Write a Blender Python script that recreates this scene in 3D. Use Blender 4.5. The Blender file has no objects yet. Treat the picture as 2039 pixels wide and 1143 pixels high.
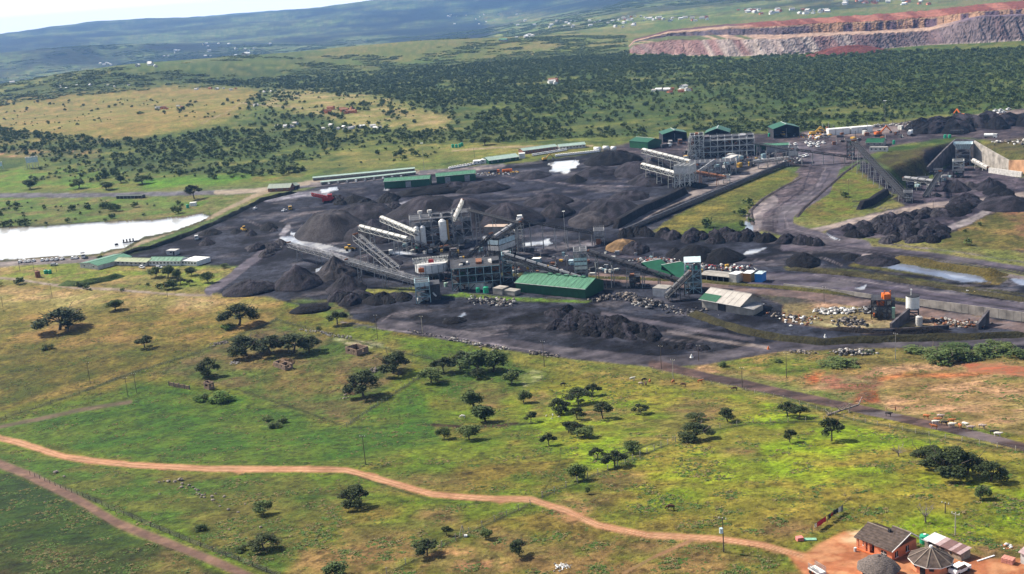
import bpy, math, random
import numpy as np
from mathutils import Vector, Matrix

# ---------------------------------------------------------------- camera, world, sun, exposure
SC = bpy.context.scene
COL = SC.collection
W0, H0 = 2039.0, 1143.0
FPX = 2300.0
ROLL = math.radians(4.57)
PITCH = math.atan(579.6 / FPX)
CAM = np.array([0.0, 0.0, 115.0])
_h = np.array([1.0, 0, 0])
_f = np.array([0, math.cos(PITCH), -math.sin(PITCH)])
_v = np.array([0, math.sin(PITCH), math.cos(PITCH)])
RGT = math.cos(ROLL) * _h - math.sin(ROLL) * _v
UPV = math.sin(ROLL) * _h + math.cos(ROLL) * _v
FWD = _f
cd = bpy.data.cameras.new('camera')
cam = bpy.data.objects.new('camera', cd)
COL.objects.link(cam)
cd.sensor_width = 36
cd.lens = FPX / W0 * 36
cd.clip_start = 1
cd.clip_end = 60000
M = Matrix(((RGT[0], UPV[0], -FWD[0], CAM[0]), (RGT[1], UPV[1], -FWD[1], CAM[1]),
            (RGT[2], UPV[2], -FWD[2], CAM[2]), (0, 0, 0, 1)))
cam.matrix_world = M
SC.camera = cam

SUN_EL = math.radians(44)
SUN_AZ = math.radians(-58)      # measured from +Y towards +X (negative = left)
sdir = Vector((math.sin(SUN_AZ) * math.cos(SUN_EL), math.cos(SUN_AZ) * math.cos(SUN_EL), math.sin(SUN_EL)))
sl = bpy.data.lights.new('sun', 'SUN')
sl.energy = 5.0
sl.angle = math.radians(0.53)
sl.color = (1.0, 0.93, 0.80)
so = bpy.data.objects.new('sun', sl)
COL.objects.link(so)
so.rotation_euler = sdir.to_track_quat('Z', 'Y').to_euler()
world = bpy.data.worlds.new('World')
SC.world = world
world.use_nodes = True
wn = world.node_tree.nodes
sky = wn.new('ShaderNodeTexSky')
sky.sky_type = 'NISHITA'
sky.sun_disc = False
sky.sun_elevation = SUN_EL
sky.sun_rotation = SUN_AZ
sky.altitude = 400
sky.air_density = 1.0
sky.dust_density = 4.0
sky.ozone_density = 1.5
wn['Background'].inputs['Strength'].default_value = 0.075
# milky haze brightening towards the horizon, the same all the way round
_tc = wn.new('ShaderNodeTexCoord'); _sp = wn.new('ShaderNodeSeparateXYZ'); _mr = wn.new('ShaderNodeMapRange'); _mx = wn.new('ShaderNodeMix')
_mx.data_type = 'RGBA'; _mr.interpolation_type = 'SMOOTHERSTEP'
_mr.inputs['From Min'].default_value = 0.32; _mr.inputs['From Max'].default_value = 0.0
_mr.inputs['To Min'].default_value = 0.0; _mr.inputs['To Max'].default_value = 0.85
_mx.inputs['B'].default_value = (16.0, 16.4, 16.8, 1)
_wl = world.node_tree.links
_wl.new(_tc.outputs['Generated'], _sp.inputs[0]); _wl.new(_sp.outputs['Z'], _mr.inputs['Value'])
_wl.new(_mr.outputs[0], _mx.inputs['Factor']); _wl.new(sky.outputs[0], _mx.inputs['A'])
_wl.new(_mx.outputs['Result'], wn['Background'].inputs['Color'])
SC.view_settings.view_transform = 'Standard'
SC.view_settings.look = 'None'
SC.view_settings.exposure = 0.82
SC.view_settings.gamma = 1.0
SC.view_settings.use_curve_mapping = False
SC.cycles.max_bounces = 4
SC.cycles.diffuse_bounces = 2
SC.cycles.glossy_bounces = 2
SC.cycles.transmission_bounces = 2
SC.cycles.volume_bounces = 0
SC.cycles.transparent_max_bounces = 4
SC.cycles.use_adaptive_sampling = True

# ---------------------------------------------------------------- helpers: noise, terrain, projection
def vnoise(x, y, seed=0):
    xi = np.floor(x).astype(np.int64); yi = np.floor(y).astype(np.int64)
    fx = x - xi; fy = y - yi
    fx = fx * fx * (3 - 2 * fx); fy = fy * fy * (3 - 2 * fy)
    def h(a, b):
        k = (a * 374761393 + b * 668265263 + seed * 974634777) & 0xffffffff
        k = ((k ^ (k >> 13)) * 1274126177) & 0xffffffff
        return ((k ^ (k >> 16)) & 0xffffff) / float(0xffffff)
    a = h(xi, yi); b = h(xi + 1, yi); c = h(xi, yi + 1); d = h(xi + 1, yi + 1)
    return (a + (b - a) * fx) * (1 - fy) + (c + (d - c) * fx) * fy

def fbm(x, y, octv=4, seed=0, gain=0.5):
    s = 0; a = 1.0; t = 0
    for o in range(octv):
        s = s + a * vnoise(x * 2 ** o + 17.3 * o, y * 2 ** o - 9.1 * o, seed + o); t += a; a *= gain
    return s / t

def sstep(a, b, x):
    t = np.clip((x - a) / (b - a), 0, 1)
    return t * t * (3 - 2 * t)

def sdist(px, py, poly):
    """signed distance to polygon, positive inside"""
    n = len(poly); d = np.full(px.shape, 1e18); ins = np.zeros(px.shape, bool)
    for i in range(n):
        ax, ay = poly[i]; bx, by = poly[(i + 1) % n]
        ex, ey = bx - ax, by - ay
        wx, wy = px - ax, py - ay
        t = np.clip((wx * ex + wy * ey) / (ex * ex + ey * ey + 1e-9), 0, 1)
        dx, dy = wx - ex * t, wy - ey * t
        d = np.minimum(d, dx * dx + dy * dy)
        c = ((ay > py) != (by > py))
        if ay != by:
            c &= px < (bx - ax) * (py - ay) / (by - ay) + ax
        ins ^= c
    d = np.sqrt(d)
    return np.where(ins, d, -d)

def ldist(px, py, line):
    d = np.full(px.shape, 1e18)
    for i in range(len(line) - 1):
        ax, ay = line[i][:2]; bx, by = line[i + 1][:2]
        ex, ey = bx - ax, by - ay
        wx, wy = px - ax, py - ay
        t = np.clip((wx * ex + wy * ey) / (ex * ex + ey * ey + 1e-9), 0, 1)
        dx, dy = wx - ex * t, wy - ey * t
        d = np.minimum(d, dx * dx + dy * dy)
    return np.sqrt(d)

def ray(px, py):
    d = FWD + RGT * ((px - W0 / 2) / FPX) + UPV * ((H0 / 2 - py) / FPX)
    return d / np.linalg.norm(d)

def plane_pt(px, py, z):
    d = ray(px, py); t = (z - CAM[2]) / d[2]
    return CAM[0] + d[0] * t, CAM[1] + d[1] * t

def proj(x, y, z):
    dx, dy, dz = x - CAM[0], y - CAM[1], z - CAM[2]
    w = dx * FWD[0] + dy * FWD[1] + dz * FWD[2]
    w = np.where(w < 1, 1, w)
    u = (dx * RGT[0] + dy * RGT[1] + dz * RGT[2]) / w * FPX + W0 / 2
    v = H0 / 2 - (dx * UPV[0] + dy * UPV[1] + dz * UPV[2]) / w * FPX
    return u, v

ZV = -35.0
PIT = [plane_pt(a, b, ZV - 13) for a, b in ((1795, 372), (1850, 350), (1895, 322), (1935, 318), (1950, 330), (2060, 362), (2140, 390), (2150, 440), (1900, 425), (1800, 408))]

def Z(x, y):
    x = np.asarray(x, float); y = np.asarray(y, float)
    r = np.sqrt(x * x + y * y)
    z = ZV * sstep(180, 470, y)
    z = z + 0.9 * (fbm(x / 38, y / 38, 2, 5) - 0.5) * sstep(3000, 600, r) * (1 - 0.75 * sstep(430, 560, y))
    # rolling bushveld beyond the mine
    z = z + sstep(1300, 2600, r) * 17 * (fbm(x / 520, y / 520, 3, 11) - 0.45)
    # ridge with the dry yellow field, hill behind it
    z = z + 15 * np.exp(-(((x + 520) / 420) ** 2 + ((y - 1750) / 330) ** 2))
    z = z + 50 * np.exp(-(((x + 900) / 420) ** 2 + ((y - 3050) / 520) ** 2))
    z = z + 32 * np.exp(-(((x + 250) / 500) ** 2 + ((y - 3600) / 500) ** 2))
    # valley on the far left
    z = z - 95 * sstep(3700, 5600, r) * sstep(600, -900, x - (y - 4000) * 0.12)
    z = z + 50 * sstep(3000, 6500, r) * sstep(-200, 1500, x)
    # distant hills
    fz = sstep(5600, 14500, r)
    z = z + fz * (180 * sstep(2500, -1500, x) + 80) + sstep(5200, 8500, r) * 190 * (fbm(x / 2400, y / 2400, 5, 23, 0.55) - 0.5)
    z = z + 95 * np.exp(-(((x + 2650) / 900) ** 2 + ((y - 7600) / 500) ** 2)) + 60 * np.exp(-(((x + 3700) / 700) ** 2 + ((y - 7000) / 500) ** 2))
    z = z + 120 * np.exp(-(((x - 400) / 2600) ** 2 + ((y - 13500) / 1800) ** 2))
    # cut of the open pit with the tipping hopper
    m = (x > 250) & (x < 700) & (y > 700) & (y < 1500)
    if m.any():
        sd = np.zeros(x.shape)
        if x.ndim == 0:
            sd = sdist(x, y, PIT); z = z - 13 * sstep(-14, 2, sd)
        else:
            sd = sdist(x[m], y[m], PIT); z = z.copy(); z[m] -= 13 * sstep(-14, 2, sd)
    return z

_T = np.geomspace(120, 26000, 2600)
def G(px, py, h=0.0):
    d = ray(px, py)
    xs = CAM[0] + d[0] * _T; ys = CAM[1] + d[1] * _T; zs = CAM[2] + d[2] * _T
    f = zs - (Z(xs, ys) + h)
    k = np.argmax(f < 0)
    if k == 0:
        k = len(_T) - 1
    a = f[k - 1] / (f[k - 1] - f[k]) if f[k - 1] != f[k] else 0
    t = _T[k - 1] + (_T[k] - _T[k - 1]) * a
    return Vector((CAM[0] + d[0] * t, CAM[1] + d[1] * t, CAM[2] + d[2] * t))

def at_y(px, py, Y):
    d = ray(px, py); t = (Y - CAM[1]) / d[1]
    return Vector((CAM[0] + d[0] * t, Y, CAM[2] + d[2] * t))

def mpp(p):
    """metres per photograph pixel at a world point"""
    w = (p[0] - CAM[0]) * FWD[0] + (p[1] - CAM[1]) * FWD[1] + (p[2] - CAM[2]) * FWD[2]
    return w / FPX

def gz(x, y):
    return float(Z(np.array(x, float), np.array(y, float)))

# ---------------------------------------------------------------- colours and materials
ILL = 2.25
def L(r, g, b):
    f = lambda c: (c / 255 / 12.92 if c / 255 <= 0.04045 else ((c / 255 + 0.055) / 1.055) ** 2.4) / ILL
    return np.array([f(r), f(g), f(b)])

MATS = {}
def mat(name, col, rough=0.8, metal=0.0, var=0.12, scale=1.5, spec=0.3, bump=0.0, emit=0.0, streak=None):
    if name in MATS: return MATS[name]
    m = bpy.data.materials.new(name); m.use_nodes = True
    nt = m.node_tree; b = nt.nodes['Principled BSDF']
    b.inputs['Roughness'].default_value = rough; b.inputs['Metallic'].default_value = metal
    b.inputs['Specular IOR Level'].default_value = spec
    if var > 0:
        tc = nt.nodes.new('ShaderNodeTexCoord'); mp = nt.nodes.new('ShaderNodeMapping')
        nt.links.new(tc.outputs['Object'], mp.inputs['Vector'])
        if streak: mp.inputs['Scale'].default_value = streak
        n = nt.nodes.new('ShaderNodeTexNoise'); n.inputs['Scale'].default_value = scale; n.inputs['Detail'].default_value = 4
        nt.links.new(mp.outputs[0], n.inputs['Vector'])
        mr = nt.nodes.new('ShaderNodeMapRange')
        mr.inputs['From Min'].default_value = 0.3; mr.inputs['From Max'].default_value = 0.7
        mr.inputs['To Min'].default_value = 1 - 2 * var; mr.inputs['To Max'].default_value = 1 + var
        nt.links.new(n.outputs['Fac'], mr.inputs['Value'])
        mx = nt.nodes.new('ShaderNodeVectorMath'); mx.operation = 'SCALE'
        mx.inputs[0].default_value = tuple(col)
        nt.links.new(mr.outputs[0], mx.inputs['Scale'])
        nt.links.new(mx.outputs[0], b.inputs['Base Color'])
        if bump:
            bp = nt.nodes.new('ShaderNodeBump'); bp.inputs['Strength'].default_value = bump; bp.inputs['Distance'].default_value = 0.2
            nt.links.new(n.outputs['Fac'], bp.inputs['Height']); nt.links.new(bp.outputs[0], b.inputs['Normal'])
    else:
        b.inputs['Base Color'].default_value = (*col, 1)
    MATS[name] = m
    return m

def ground_mat(name, s1, s2, var, bump, dist, rough=0.95, spec=0.15, fleck=0):
    """base colour comes from the 'col' attribute, broken up by two scales of noise"""
    m = bpy.data.materials.new(name); m.use_nodes = True
    nt = m.node_tree; b = nt.nodes['Principled BSDF']
    b.inputs['Roughness'].default_value = rough; b.inputs['Specular IOR Level'].default_value = spec
    at = nt.nodes.new('ShaderNodeAttribute'); at.attribute_name = 'col'
    geo = nt.nodes.new('ShaderNodeNewGeometry')
    vals = []
    for s, d in ((s1, 5), (s2, 3)):
        n = nt.nodes.new('ShaderNodeTexNoise'); n.inputs['Scale'].default_value = s; n.inputs['Detail'].default_value = d
        n.inputs['Roughness'].default_value = 0.62
        nt.links.new(geo.outputs['Position'], n.inputs['Vector'])
        mr = nt.nodes.new('ShaderNodeMapRange')
        mr.inputs['From Min'].default_value = 0.32; mr.inputs['From Max'].default_value = 0.68
        mr.inputs['To Min'].default_value = 1 - var; mr.inputs['To Max'].default_value = 1 + var * 0.85
        nt.links.new(n.outputs['Fac'], mr.inputs['Value'])
        vals.append((n, mr))
    mu = nt.nodes.new('ShaderNodeMath'); mu.operation = 'MULTIPLY'
    nt.links.new(vals[0][1].outputs[0], mu.inputs[0]); nt.links.new(vals[1][1].outputs[0], mu.inputs[1])
    sc = nt.nodes.new('ShaderNodeVectorMath'); sc.operation = 'SCALE'
    if fleck:
        for fs, lo, hi, dk in ((fleck, 0.55, 0.64, 0.55), (fleck * 0.4, 0.57, 0.66, 0.7), (fleck * 1.3, 0.40, 0.34, 1.28)):
            n = nt.nodes.new('ShaderNodeTexNoise'); n.inputs['Scale'].default_value = fs; n.inputs['Detail'].default_value = 3
            nt.links.new(geo.outputs['Position'], n.inputs['Vector'])
            mr = nt.nodes.new('ShaderNodeMapRange'); mr.inputs['From Min'].default_value = lo; mr.inputs['From Max'].default_value = hi
            mr.inputs['To Min'].default_value = 1.0; mr.inputs['To Max'].default_value = dk
            nt.links.new(n.outputs['Fac'], mr.inputs['Value'])
            m2 = nt.nodes.new('ShaderNodeMath'); m2.operation = 'MULTIPLY'
            nt.links.new(mu.outputs[0], m2.inputs[0]); nt.links.new(mr.outputs[0], m2.inputs[1]); mu = m2
    nt.links.new(at.outputs['Color'], sc.inputs[0]); nt.links.new(mu.outputs[0], sc.inputs['Scale'])
    nt.links.new(sc.outputs[0], b.inputs['Base Color'])
    bp = nt.nodes.new('ShaderNodeBump'); bp.inputs['Strength'].default_value = bump; bp.inputs['Distance'].default_value = dist
    ad = nt.nodes.new('ShaderNodeMath'); ad.operation = 'ADD'
    nt.links.new(vals[0][0].outputs['Fac'], ad.inputs[0]); nt.links.new(vals[1][0].outputs['Fac'], ad.inputs[1])
    nt.links.new(ad.outputs[0], bp.inputs['Height']); nt.links.new(bp.outputs[0], b.inputs['Normal'])
    return m

M_GRASS = ground_mat('grassland', 0.7, 0.13, 0.26, 1.0, 0.8, fleck=0.5)
M_COAL = ground_mat('coal_fines', 0.5, 0.09, 0.30, 0.9, 0.7, rough=0.95, spec=0.08, fleck=0.35)
M_ROAD = ground_mat('packed_dirt', 0.6, 0.09, 0.2, 0.5, 0.3)
M_FAR = ground_mat('far_hills', 0.016, 0.004, 0.38, 0.6, 14)
M_ROCK = ground_mat('blasted_rock', 0.12, 0.035, 0.3, 1.0, 3.0)
M_WATER = bpy.data.materials.new('sky_glare_water'); M_WATER.use_nodes = True  # pale base colour carries the painted-in sky glare
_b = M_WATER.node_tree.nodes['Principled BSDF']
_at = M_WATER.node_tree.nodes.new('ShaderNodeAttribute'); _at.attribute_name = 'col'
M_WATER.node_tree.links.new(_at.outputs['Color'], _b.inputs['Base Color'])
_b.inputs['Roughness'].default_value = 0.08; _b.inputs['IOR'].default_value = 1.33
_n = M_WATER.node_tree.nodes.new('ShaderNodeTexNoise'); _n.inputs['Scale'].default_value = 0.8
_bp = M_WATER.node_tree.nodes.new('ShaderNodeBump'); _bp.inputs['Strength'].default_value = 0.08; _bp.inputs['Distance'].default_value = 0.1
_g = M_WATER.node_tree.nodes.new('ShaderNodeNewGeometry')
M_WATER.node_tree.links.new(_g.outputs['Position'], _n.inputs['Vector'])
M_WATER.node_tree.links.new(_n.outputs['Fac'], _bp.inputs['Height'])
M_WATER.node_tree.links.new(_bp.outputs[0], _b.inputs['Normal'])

# ---------------------------------------------------------------- mesh builder
def link(o, parent=None):
    COL.objects.link(o)
    if parent is not None: o.parent = parent
    return o

def tag(o, label=None, cat=None, group=None, kind=None):
    if label: o['label'] = label
    if cat: o['category'] = cat
    if group: o['group'] = group
    if kind: o['kind'] = kind
    return o

def empty(name, loc, label, cat, group=None, rz=0.0):
    o = bpy.data.objects.new(name, None); o.empty_display_size = 0.5
    o.location = loc; o.rotation_euler = (0, 0, rz)
    link(o); tag(o, label, cat, group)
    return o

class MB:
    def __init__(s): s.v = []; s.f = []; s.mi = []; s.m = 0
    def add(s, vs, fs):
        n = len(s.v); s.v += [tuple(a) for a in vs]
        for f in fs: s.f.append([n + i for i in f]); s.mi.append(s.m)
        return s
    def box(s, c, d, rz=0.0):
        cx, cy, cz = c; hx, hy, hz = d[0] / 2, d[1] / 2, d[2] / 2
        cr, sr = math.cos(rz), math.sin(rz); vs = []
        for z in (-hz, hz):
            for x, y in ((-hx, -hy), (hx, -hy), (hx, hy), (-hx, hy)):
                vs.append((cx + x * cr - y * sr, cy + x * sr + y * cr, cz + z))
        return s.add(vs, [(3, 2, 1, 0), (4, 5, 6, 7), (0, 1, 5, 4), (1, 2, 6, 5), (2, 3, 7, 6), (3, 0, 4, 7)])
    def beam(s, a, b, w, h=None):
        a = Vector(a); b = Vector(b); h = h or w; d = b - a
        if d.length < 1e-6: return s
        d.normalize(); up = Vector((0, 0, 1)) if abs(d.z) < 0.95 else Vector((0, 1, 0))
        r = d.cross(up).normalized() * (w / 2); u = r.cross(d).normalized() * (h / 2)
        vs = [a - r - u, a + r - u, a + r + u, a - r + u, b - r - u, b + r - u, b + r + u, b - r + u]
        return s.add(vs, [(0, 1, 2, 3), (7, 6, 5, 4), (0, 4, 5, 1), (1, 5, 6, 2), (2, 6, 7, 3), (3, 7, 4, 0)])
    def cyl(s, a, b, r1, r2=None, n=12, cap=True):
        a = Vector(a); b = Vector(b); r2 = r1 if r2 is None else r2; d = (b - a).normalized()
        up = Vector((0, 0, 1)) if abs(d.z) < 0.9 else Vector((0, 1, 0))
        x = d.cross(up).normalized(); y = x.cross(d).normalized(); vs = []
        for p, r in ((a, r1), (b, r2)):
            for i in range(n):
                t = 2 * math.pi * i / n
                vs.append(p + x * (r * math.cos(t)) + y * (r * math.sin(t)))
        fs = [(i, (i + 1) % n, n + (i + 1) % n, n + i) for i in range(n)]
        if cap: fs += [tuple(range(n))[::-1], tuple(range(n, 2 * n))]
        return s.add(vs, fs)
    def quad(s, *p): return s.add(p, [tuple(range(len(p)))])
    def slab(s, pts, t):
        """polygon (list of points) given thickness t downwards"""
        n = len(pts); vs = [Vector(p) for p in pts] + [Vector(p) - Vector((0, 0, t)) for p in pts]
        fs = [tuple(range(n)), tuple(range(2 * n - 1, n - 1, -1))] + [(i, i + n, (i + 1) % n + n, (i + 1) % n) for i in range(n)]
        return s.add(vs, fs)
    def build(s, name, mats, parent=None, smooth=False, loc=None):
        me = bpy.data.meshes.new(name)
        me.from_pydata(s.v, [], s.f)
        for mt in (mats if isinstance(mats, (list, tuple)) else [mats]): me.materials.append(mt)
        me.polygons.foreach_set('material_index', s.mi)
        if smooth: me.polygons.foreach_set('use_smooth', [True] * len(s.f))
        me.update()
        o = bpy.data.objects.new(name, me)
        if loc is not None: o.location = loc
        return link(o, parent)

def grid_mesh(name, P, cols, material, smooth=True):
    """P: (n,m,3) array of points, cols: (n,m,3) or None"""
    n, m = P.shape[:2]
    me = bpy.data.meshes.new(name)
    idx = np.arange(n * m).reshape(n, m)
    q = np.stack([idx[:-1, :-1], idx[:-1, 1:], idx[1:, 1:], idx[1:, :-1]], -1).reshape(-1, 4)
    fill_mesh(me, P.reshape(-1, 3), q, None if cols is None else cols.reshape(-1, 3), smooth)
    me.materials.append(material)
    return me

def fill_mesh(me, V, Q, C=None, smooth=True):
    me.vertices.add(len(V)); me.vertices.foreach_set('co', V.astype(np.float32).ravel())
    me.loops.add(Q.size); me.loops.foreach_set('vertex_index', Q.astype(np.int32).ravel())
    me.polygons.add(len(Q)); me.polygons.foreach_set('loop_start', np.arange(0, Q.size, Q.shape[1], dtype=np.int32))
    me.polygons.foreach_set('use_smooth', np.full(len(Q), smooth))
    me.update(calc_edges=True)
    if C is not None:
        a = me.attributes.new('col', 'FLOAT_COLOR', 'POINT')
        a.data.foreach_set('color', np.concatenate([C, np.ones((len(C), 1))], 1).astype(np.float32).ravel())

def copy_tree(o, parent=None):
    c = o.copy(); COL.objects.link(c)
    if parent is not None: c.parent = parent
    for ch in CH.get(o.name, ()):
        copy_tree(ch, c)
    return c
CH = {}
def reg(o):
    """remember the children of a prototype so that it can be copied"""
    for ch in bpy.data.objects:
        if ch.parent is o:
            CH.setdefault(o.name, []).append(ch)
            for g in bpy.data.objects:
                if g.parent is ch: CH.setdefault(ch.name, []).append(g)
    return o
# ================================================================ GROUND
# zones painted on the ground: (class, polygon in photograph pixels, edge softness px, colour A, colour B, noise wavelength m)
ZN = []
def zone(cls, poly, soft, ca, cb, wl=25, wob=3.0, seed=1, line=None, w=None):
    ZN.append((cls, poly, soft, L(*ca), L(*cb), wl, wob, seed, line, w))

# --- grass and bush ground
zone('g', [(-80, 150), (640, 120), (900, 110), (1300, 105), (2200, 70), (2200, 300), (1500, 320), (700, 340), (-80, 400)], 12, (78, 102, 44), (142, 142, 72), 26, 8)
zone('g', [(600, 110), (1300, 60), (1260, 110), (1000, 135), (700, 150)], 14, (120, 132, 66), (150, 142, 80), 140, 8)
zone('g', [(960, 30), (1250, 30), (1650, 22), (2100, -8), (2100, 60), (1250, 95), (1000, 110)], 14, (122, 138, 66), (160, 150, 88), 160, 8)
zone('g', [(-60, 205), (150, 186), (330, 172), (520, 180), (500, 212), (440, 245), (240, 280), (-60, 292)], 7, (166, 142, 76), (184, 160, 92), 45, 5)
zone('g', [(560, 178), (760, 190), (905, 236), (890, 256), (700, 255), (640, 232), (520, 212)], 7, (208, 182, 128), (172, 158, 92), 40, 6)
zone('g', [(620, 255), (860, 262), (1000, 285), (1240, 288), (1200, 305), (940, 318), (740, 330), (640, 300)], 6, (172, 160, 88), (136, 136, 66), 25, 4)
zone('g', [(0, 300), (60, 296), (200, 300), (200, 312), (60, 312), (-60, 318), (-60, 300)], 5, (170, 150, 88), (196, 150, 118), 20, 3)
zone('g', [(-60, 345), (150, 330), (300, 345), (560, 345), (640, 345), (520, 366), (300, 378), (-60, 382)], 6, (120, 152, 48), (150, 142, 74), 22, 5)
zone('g', [(270, 358), (400, 350), (500, 345), (500, 358), (380, 368), (290, 372)], 6, (118, 172, 42), (108, 152, 40), 20, 4)
zone('g', [(-60, 396), (560, 388), (480, 400), (420, 432), (-60, 480)], 4, (122, 148, 60), (148, 136, 84), 18, 4)
zone('g', [(420, 395), (540, 388), (500, 405), (430, 432), (300, 470), (200, 510), (60, 520), (100, 500), (250, 480), (380, 436)], 3, (150, 142, 92), (122, 132, 66), 14, 3)
zone('g', [(-60, 540), (200, 545), (430, 585), (640, 596), (1000, 700), (1400, 745), (2200, 900), (2200, 1300), (-60, 1300)], 8, (122, 138, 42), (140, 124, 56), 24, 6)
zone('g', [(-60, 560), (140, 572), (420, 588), (570, 598), (548, 640), (265, 742), (-60, 838)], 7, (178, 144, 84), (136, 122, 56), 22, 8, 2)
zone('g', [(-60, 560), (140, 572), (560, 594), (480, 618), (250, 610), (-60, 610)], 14, (212, 178, 130), (184, 156, 98), 25, 8, 3)
zone('g', [(-60, 700), (300, 690), (420, 690), (265, 742), (-60, 838)], 22, (122, 112, 48), (96, 98, 40), 16, 10, 4)
zone('g', [(550, 640), (700, 690), (820, 720), (700, 845), (540, 815), (470, 775), (300, 745)], 10, (98, 118, 48), (128, 112, 72), 15, 8, 5)
zone('g', [(-60, 850), (60, 830), (270, 760), (470, 790), (690, 850), (830, 760), (880, 880), (700, 930), (400, 930), (100, 890)], 9, (82, 116, 34), (108, 126, 44), 14, 8, 6)  # left grass made darker and greener to carry cloud shade and vignette
zone('g', [(0, 890), (300, 945), (600, 945), (700, 1000), (560, 1143), (300, 1030), (-60, 930)], 12, (92, 118, 42), (124, 118, 56), 14, 8, 7)
zone('g', [(-60, 930), (80, 960), (260, 1060), (470, 1150), (420, 1250), (-60, 1250)], 9, (60, 84, 26), (88, 98, 38), 16, 10, 8)  # corner grass darker still, the same shade painted in
zone('g', [(-60, 1090), (330, 1100), (470, 1160), (-60, 1200)], 18, (112, 88, 60), (74, 84, 36), 10, 10, 9)
zone('g', [(1000, 780), (1250, 760), (1600, 800), (2100, 900), (2100, 1090), (1700, 1060), (1400, 1060), (1200, 980)], 30, (162, 174, 40), (160, 144, 62), 20, 10, 10)
zone('g', [(1200, 800), (1500, 810), (1420, 880), (1250, 900)], 25, (164, 142, 78), (142, 148, 48), 12, 8, 11)
zone('g', [(830, 700), (1010, 715), (1100, 745), (1000, 790), (900, 800), (850, 760)], 22, (86, 114, 42), (116, 120, 58), 10, 8, 12)
zone('g', [(600, 1040), (1400, 1070), (1600, 1110), (1600, 1180), (560, 1180)], 18, (128, 132, 50), (158, 128, 80), 12, 8, 13)
zone('g', [(1020, 705), (1400, 748), (1500, 770), (1800, 850), (2100, 905), (2100, 925), (1790, 868), (1480, 790), (1200, 752), (1020, 725)], 5, (168, 146, 78), (136, 134, 62), 8, 4, 14)
zone('g', [(1400, 700), (1780, 690), (2150, 690), (2150, 880), (1900, 850), (1650, 780), (1480, 745), (1380, 735)], 5, (204, 162, 124), (172, 142, 92), 12, 6, 15)
zone('g', [(1380, 706), (1640, 706), (1760, 716), (1720, 742), (1560, 752), (1440, 735)], 10, (176, 150, 86), (124, 134, 52), 7, 6, 16)
zone('g', [(1620, 680), (2150, 672), (2150, 722), (1950, 722), (1760, 730), (1640, 715)], 7, (122, 112, 58), (146, 134, 76), 7, 5, 17)
zone('g', [(1380, 600), (1480, 600), (1560, 650), (1740, 668), (1950, 655), (2150, 650), (2150, 668), (1780, 685), (1640, 688), (1500, 668), (1380, 632)], 4, (158, 152, 68), (122, 140, 44), 9, 4, 18)
zone('g', [(60, 515), (230, 505), (400, 530), (470, 535), (445, 575), (300, 575), (100, 560), (-60, 560), (-60, 535)], 5, (154, 160, 66), (176, 152, 98), 12, 4, 19)
# --- dry scars on the right slope
zone('g', [(1620, 742), (1760, 752), (1740, 790), (1680, 800), (1640, 770)], 12, (172, 116, 92), (160, 140, 100), 6, 6, 20)
zone('g', [(1705, 782), (1745, 780), (1752, 802), (1700, 805)], 6, (196, 104, 66), (150, 100, 90), 4, 4, 21)
zone('g', None, 4, (222, 142, 92), (206, 128, 82), 5, 4, 22, [(1750, 754), (1800, 746), (1870, 748), (1940, 745), (1985, 738)], 4)
zone('g', [(1600, 745), (1640, 740), (1628, 765), (1605, 762)], 5, (204, 116, 70), (180, 140, 90), 4, 3, 23)
zone('track', [(1905, 718), (1960, 722), (2150, 742), (2150, 762), (2000, 745), (1930, 738)], 5, (204, 118, 84), (170, 122, 88), 4, 6, 24)
for (cx, cy, rx, ry, sd) in ((1185, 820, 40, 16, 1), (1075, 800, 26, 18, 2), (970, 790, 45, 22, 3), (1140, 1015, 40, 22, 4), (930, 1120, 90, 26, 5), (1010, 1075, 50, 22, 6), (1010, 645, 24, 6, 7), (760, 690, 34, 7, 8), (1230, 960, 50, 18, 9), (1390, 820, 60, 24, 10), (1480, 900, 40, 14, 11), (340, 1130, 60, 18, 12), (870, 1030, 50, 20, 13), (1560, 1050, 60, 16, 14), (560, 690, 26, 12, 15), (500, 720, 70, 10, 16), (1185, 995, 36, 12, 17), (1330, 1090, 80, 18, 18), (620, 760, 90, 30, 19), (830, 960, 90, 18, 20), (1060, 1110, 60, 20, 21)):
    pts = [(cx + rx * math.cos(t) * (1 + 0.25 * math.sin(3 * t + sd)), cy + ry * math.sin(t) * (1 + 0.2 * math.cos(2 * t + sd))) for t in np.linspace(0, 2 * math.pi, 14)[:-1]]
    zone('g', pts, 14, ((200, 150, 108) if sd in (1, 4, 5, 2) else (150, 122, 78)), (142, 128, 72), 5, 9, 30 + sd)
zone('g', [(1060, 738), (1085, 742), (1075, 758), (1040, 768), (1035, 750)], 4, (214, 196, 160), (140, 140, 80), 4, 4, 55)
zone('g', [(690, 672), (760, 682), (768, 692), (700, 690), (650, 672)], 3, (205, 192, 160), (130, 134, 72), 3.5, 4, 56)
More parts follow.
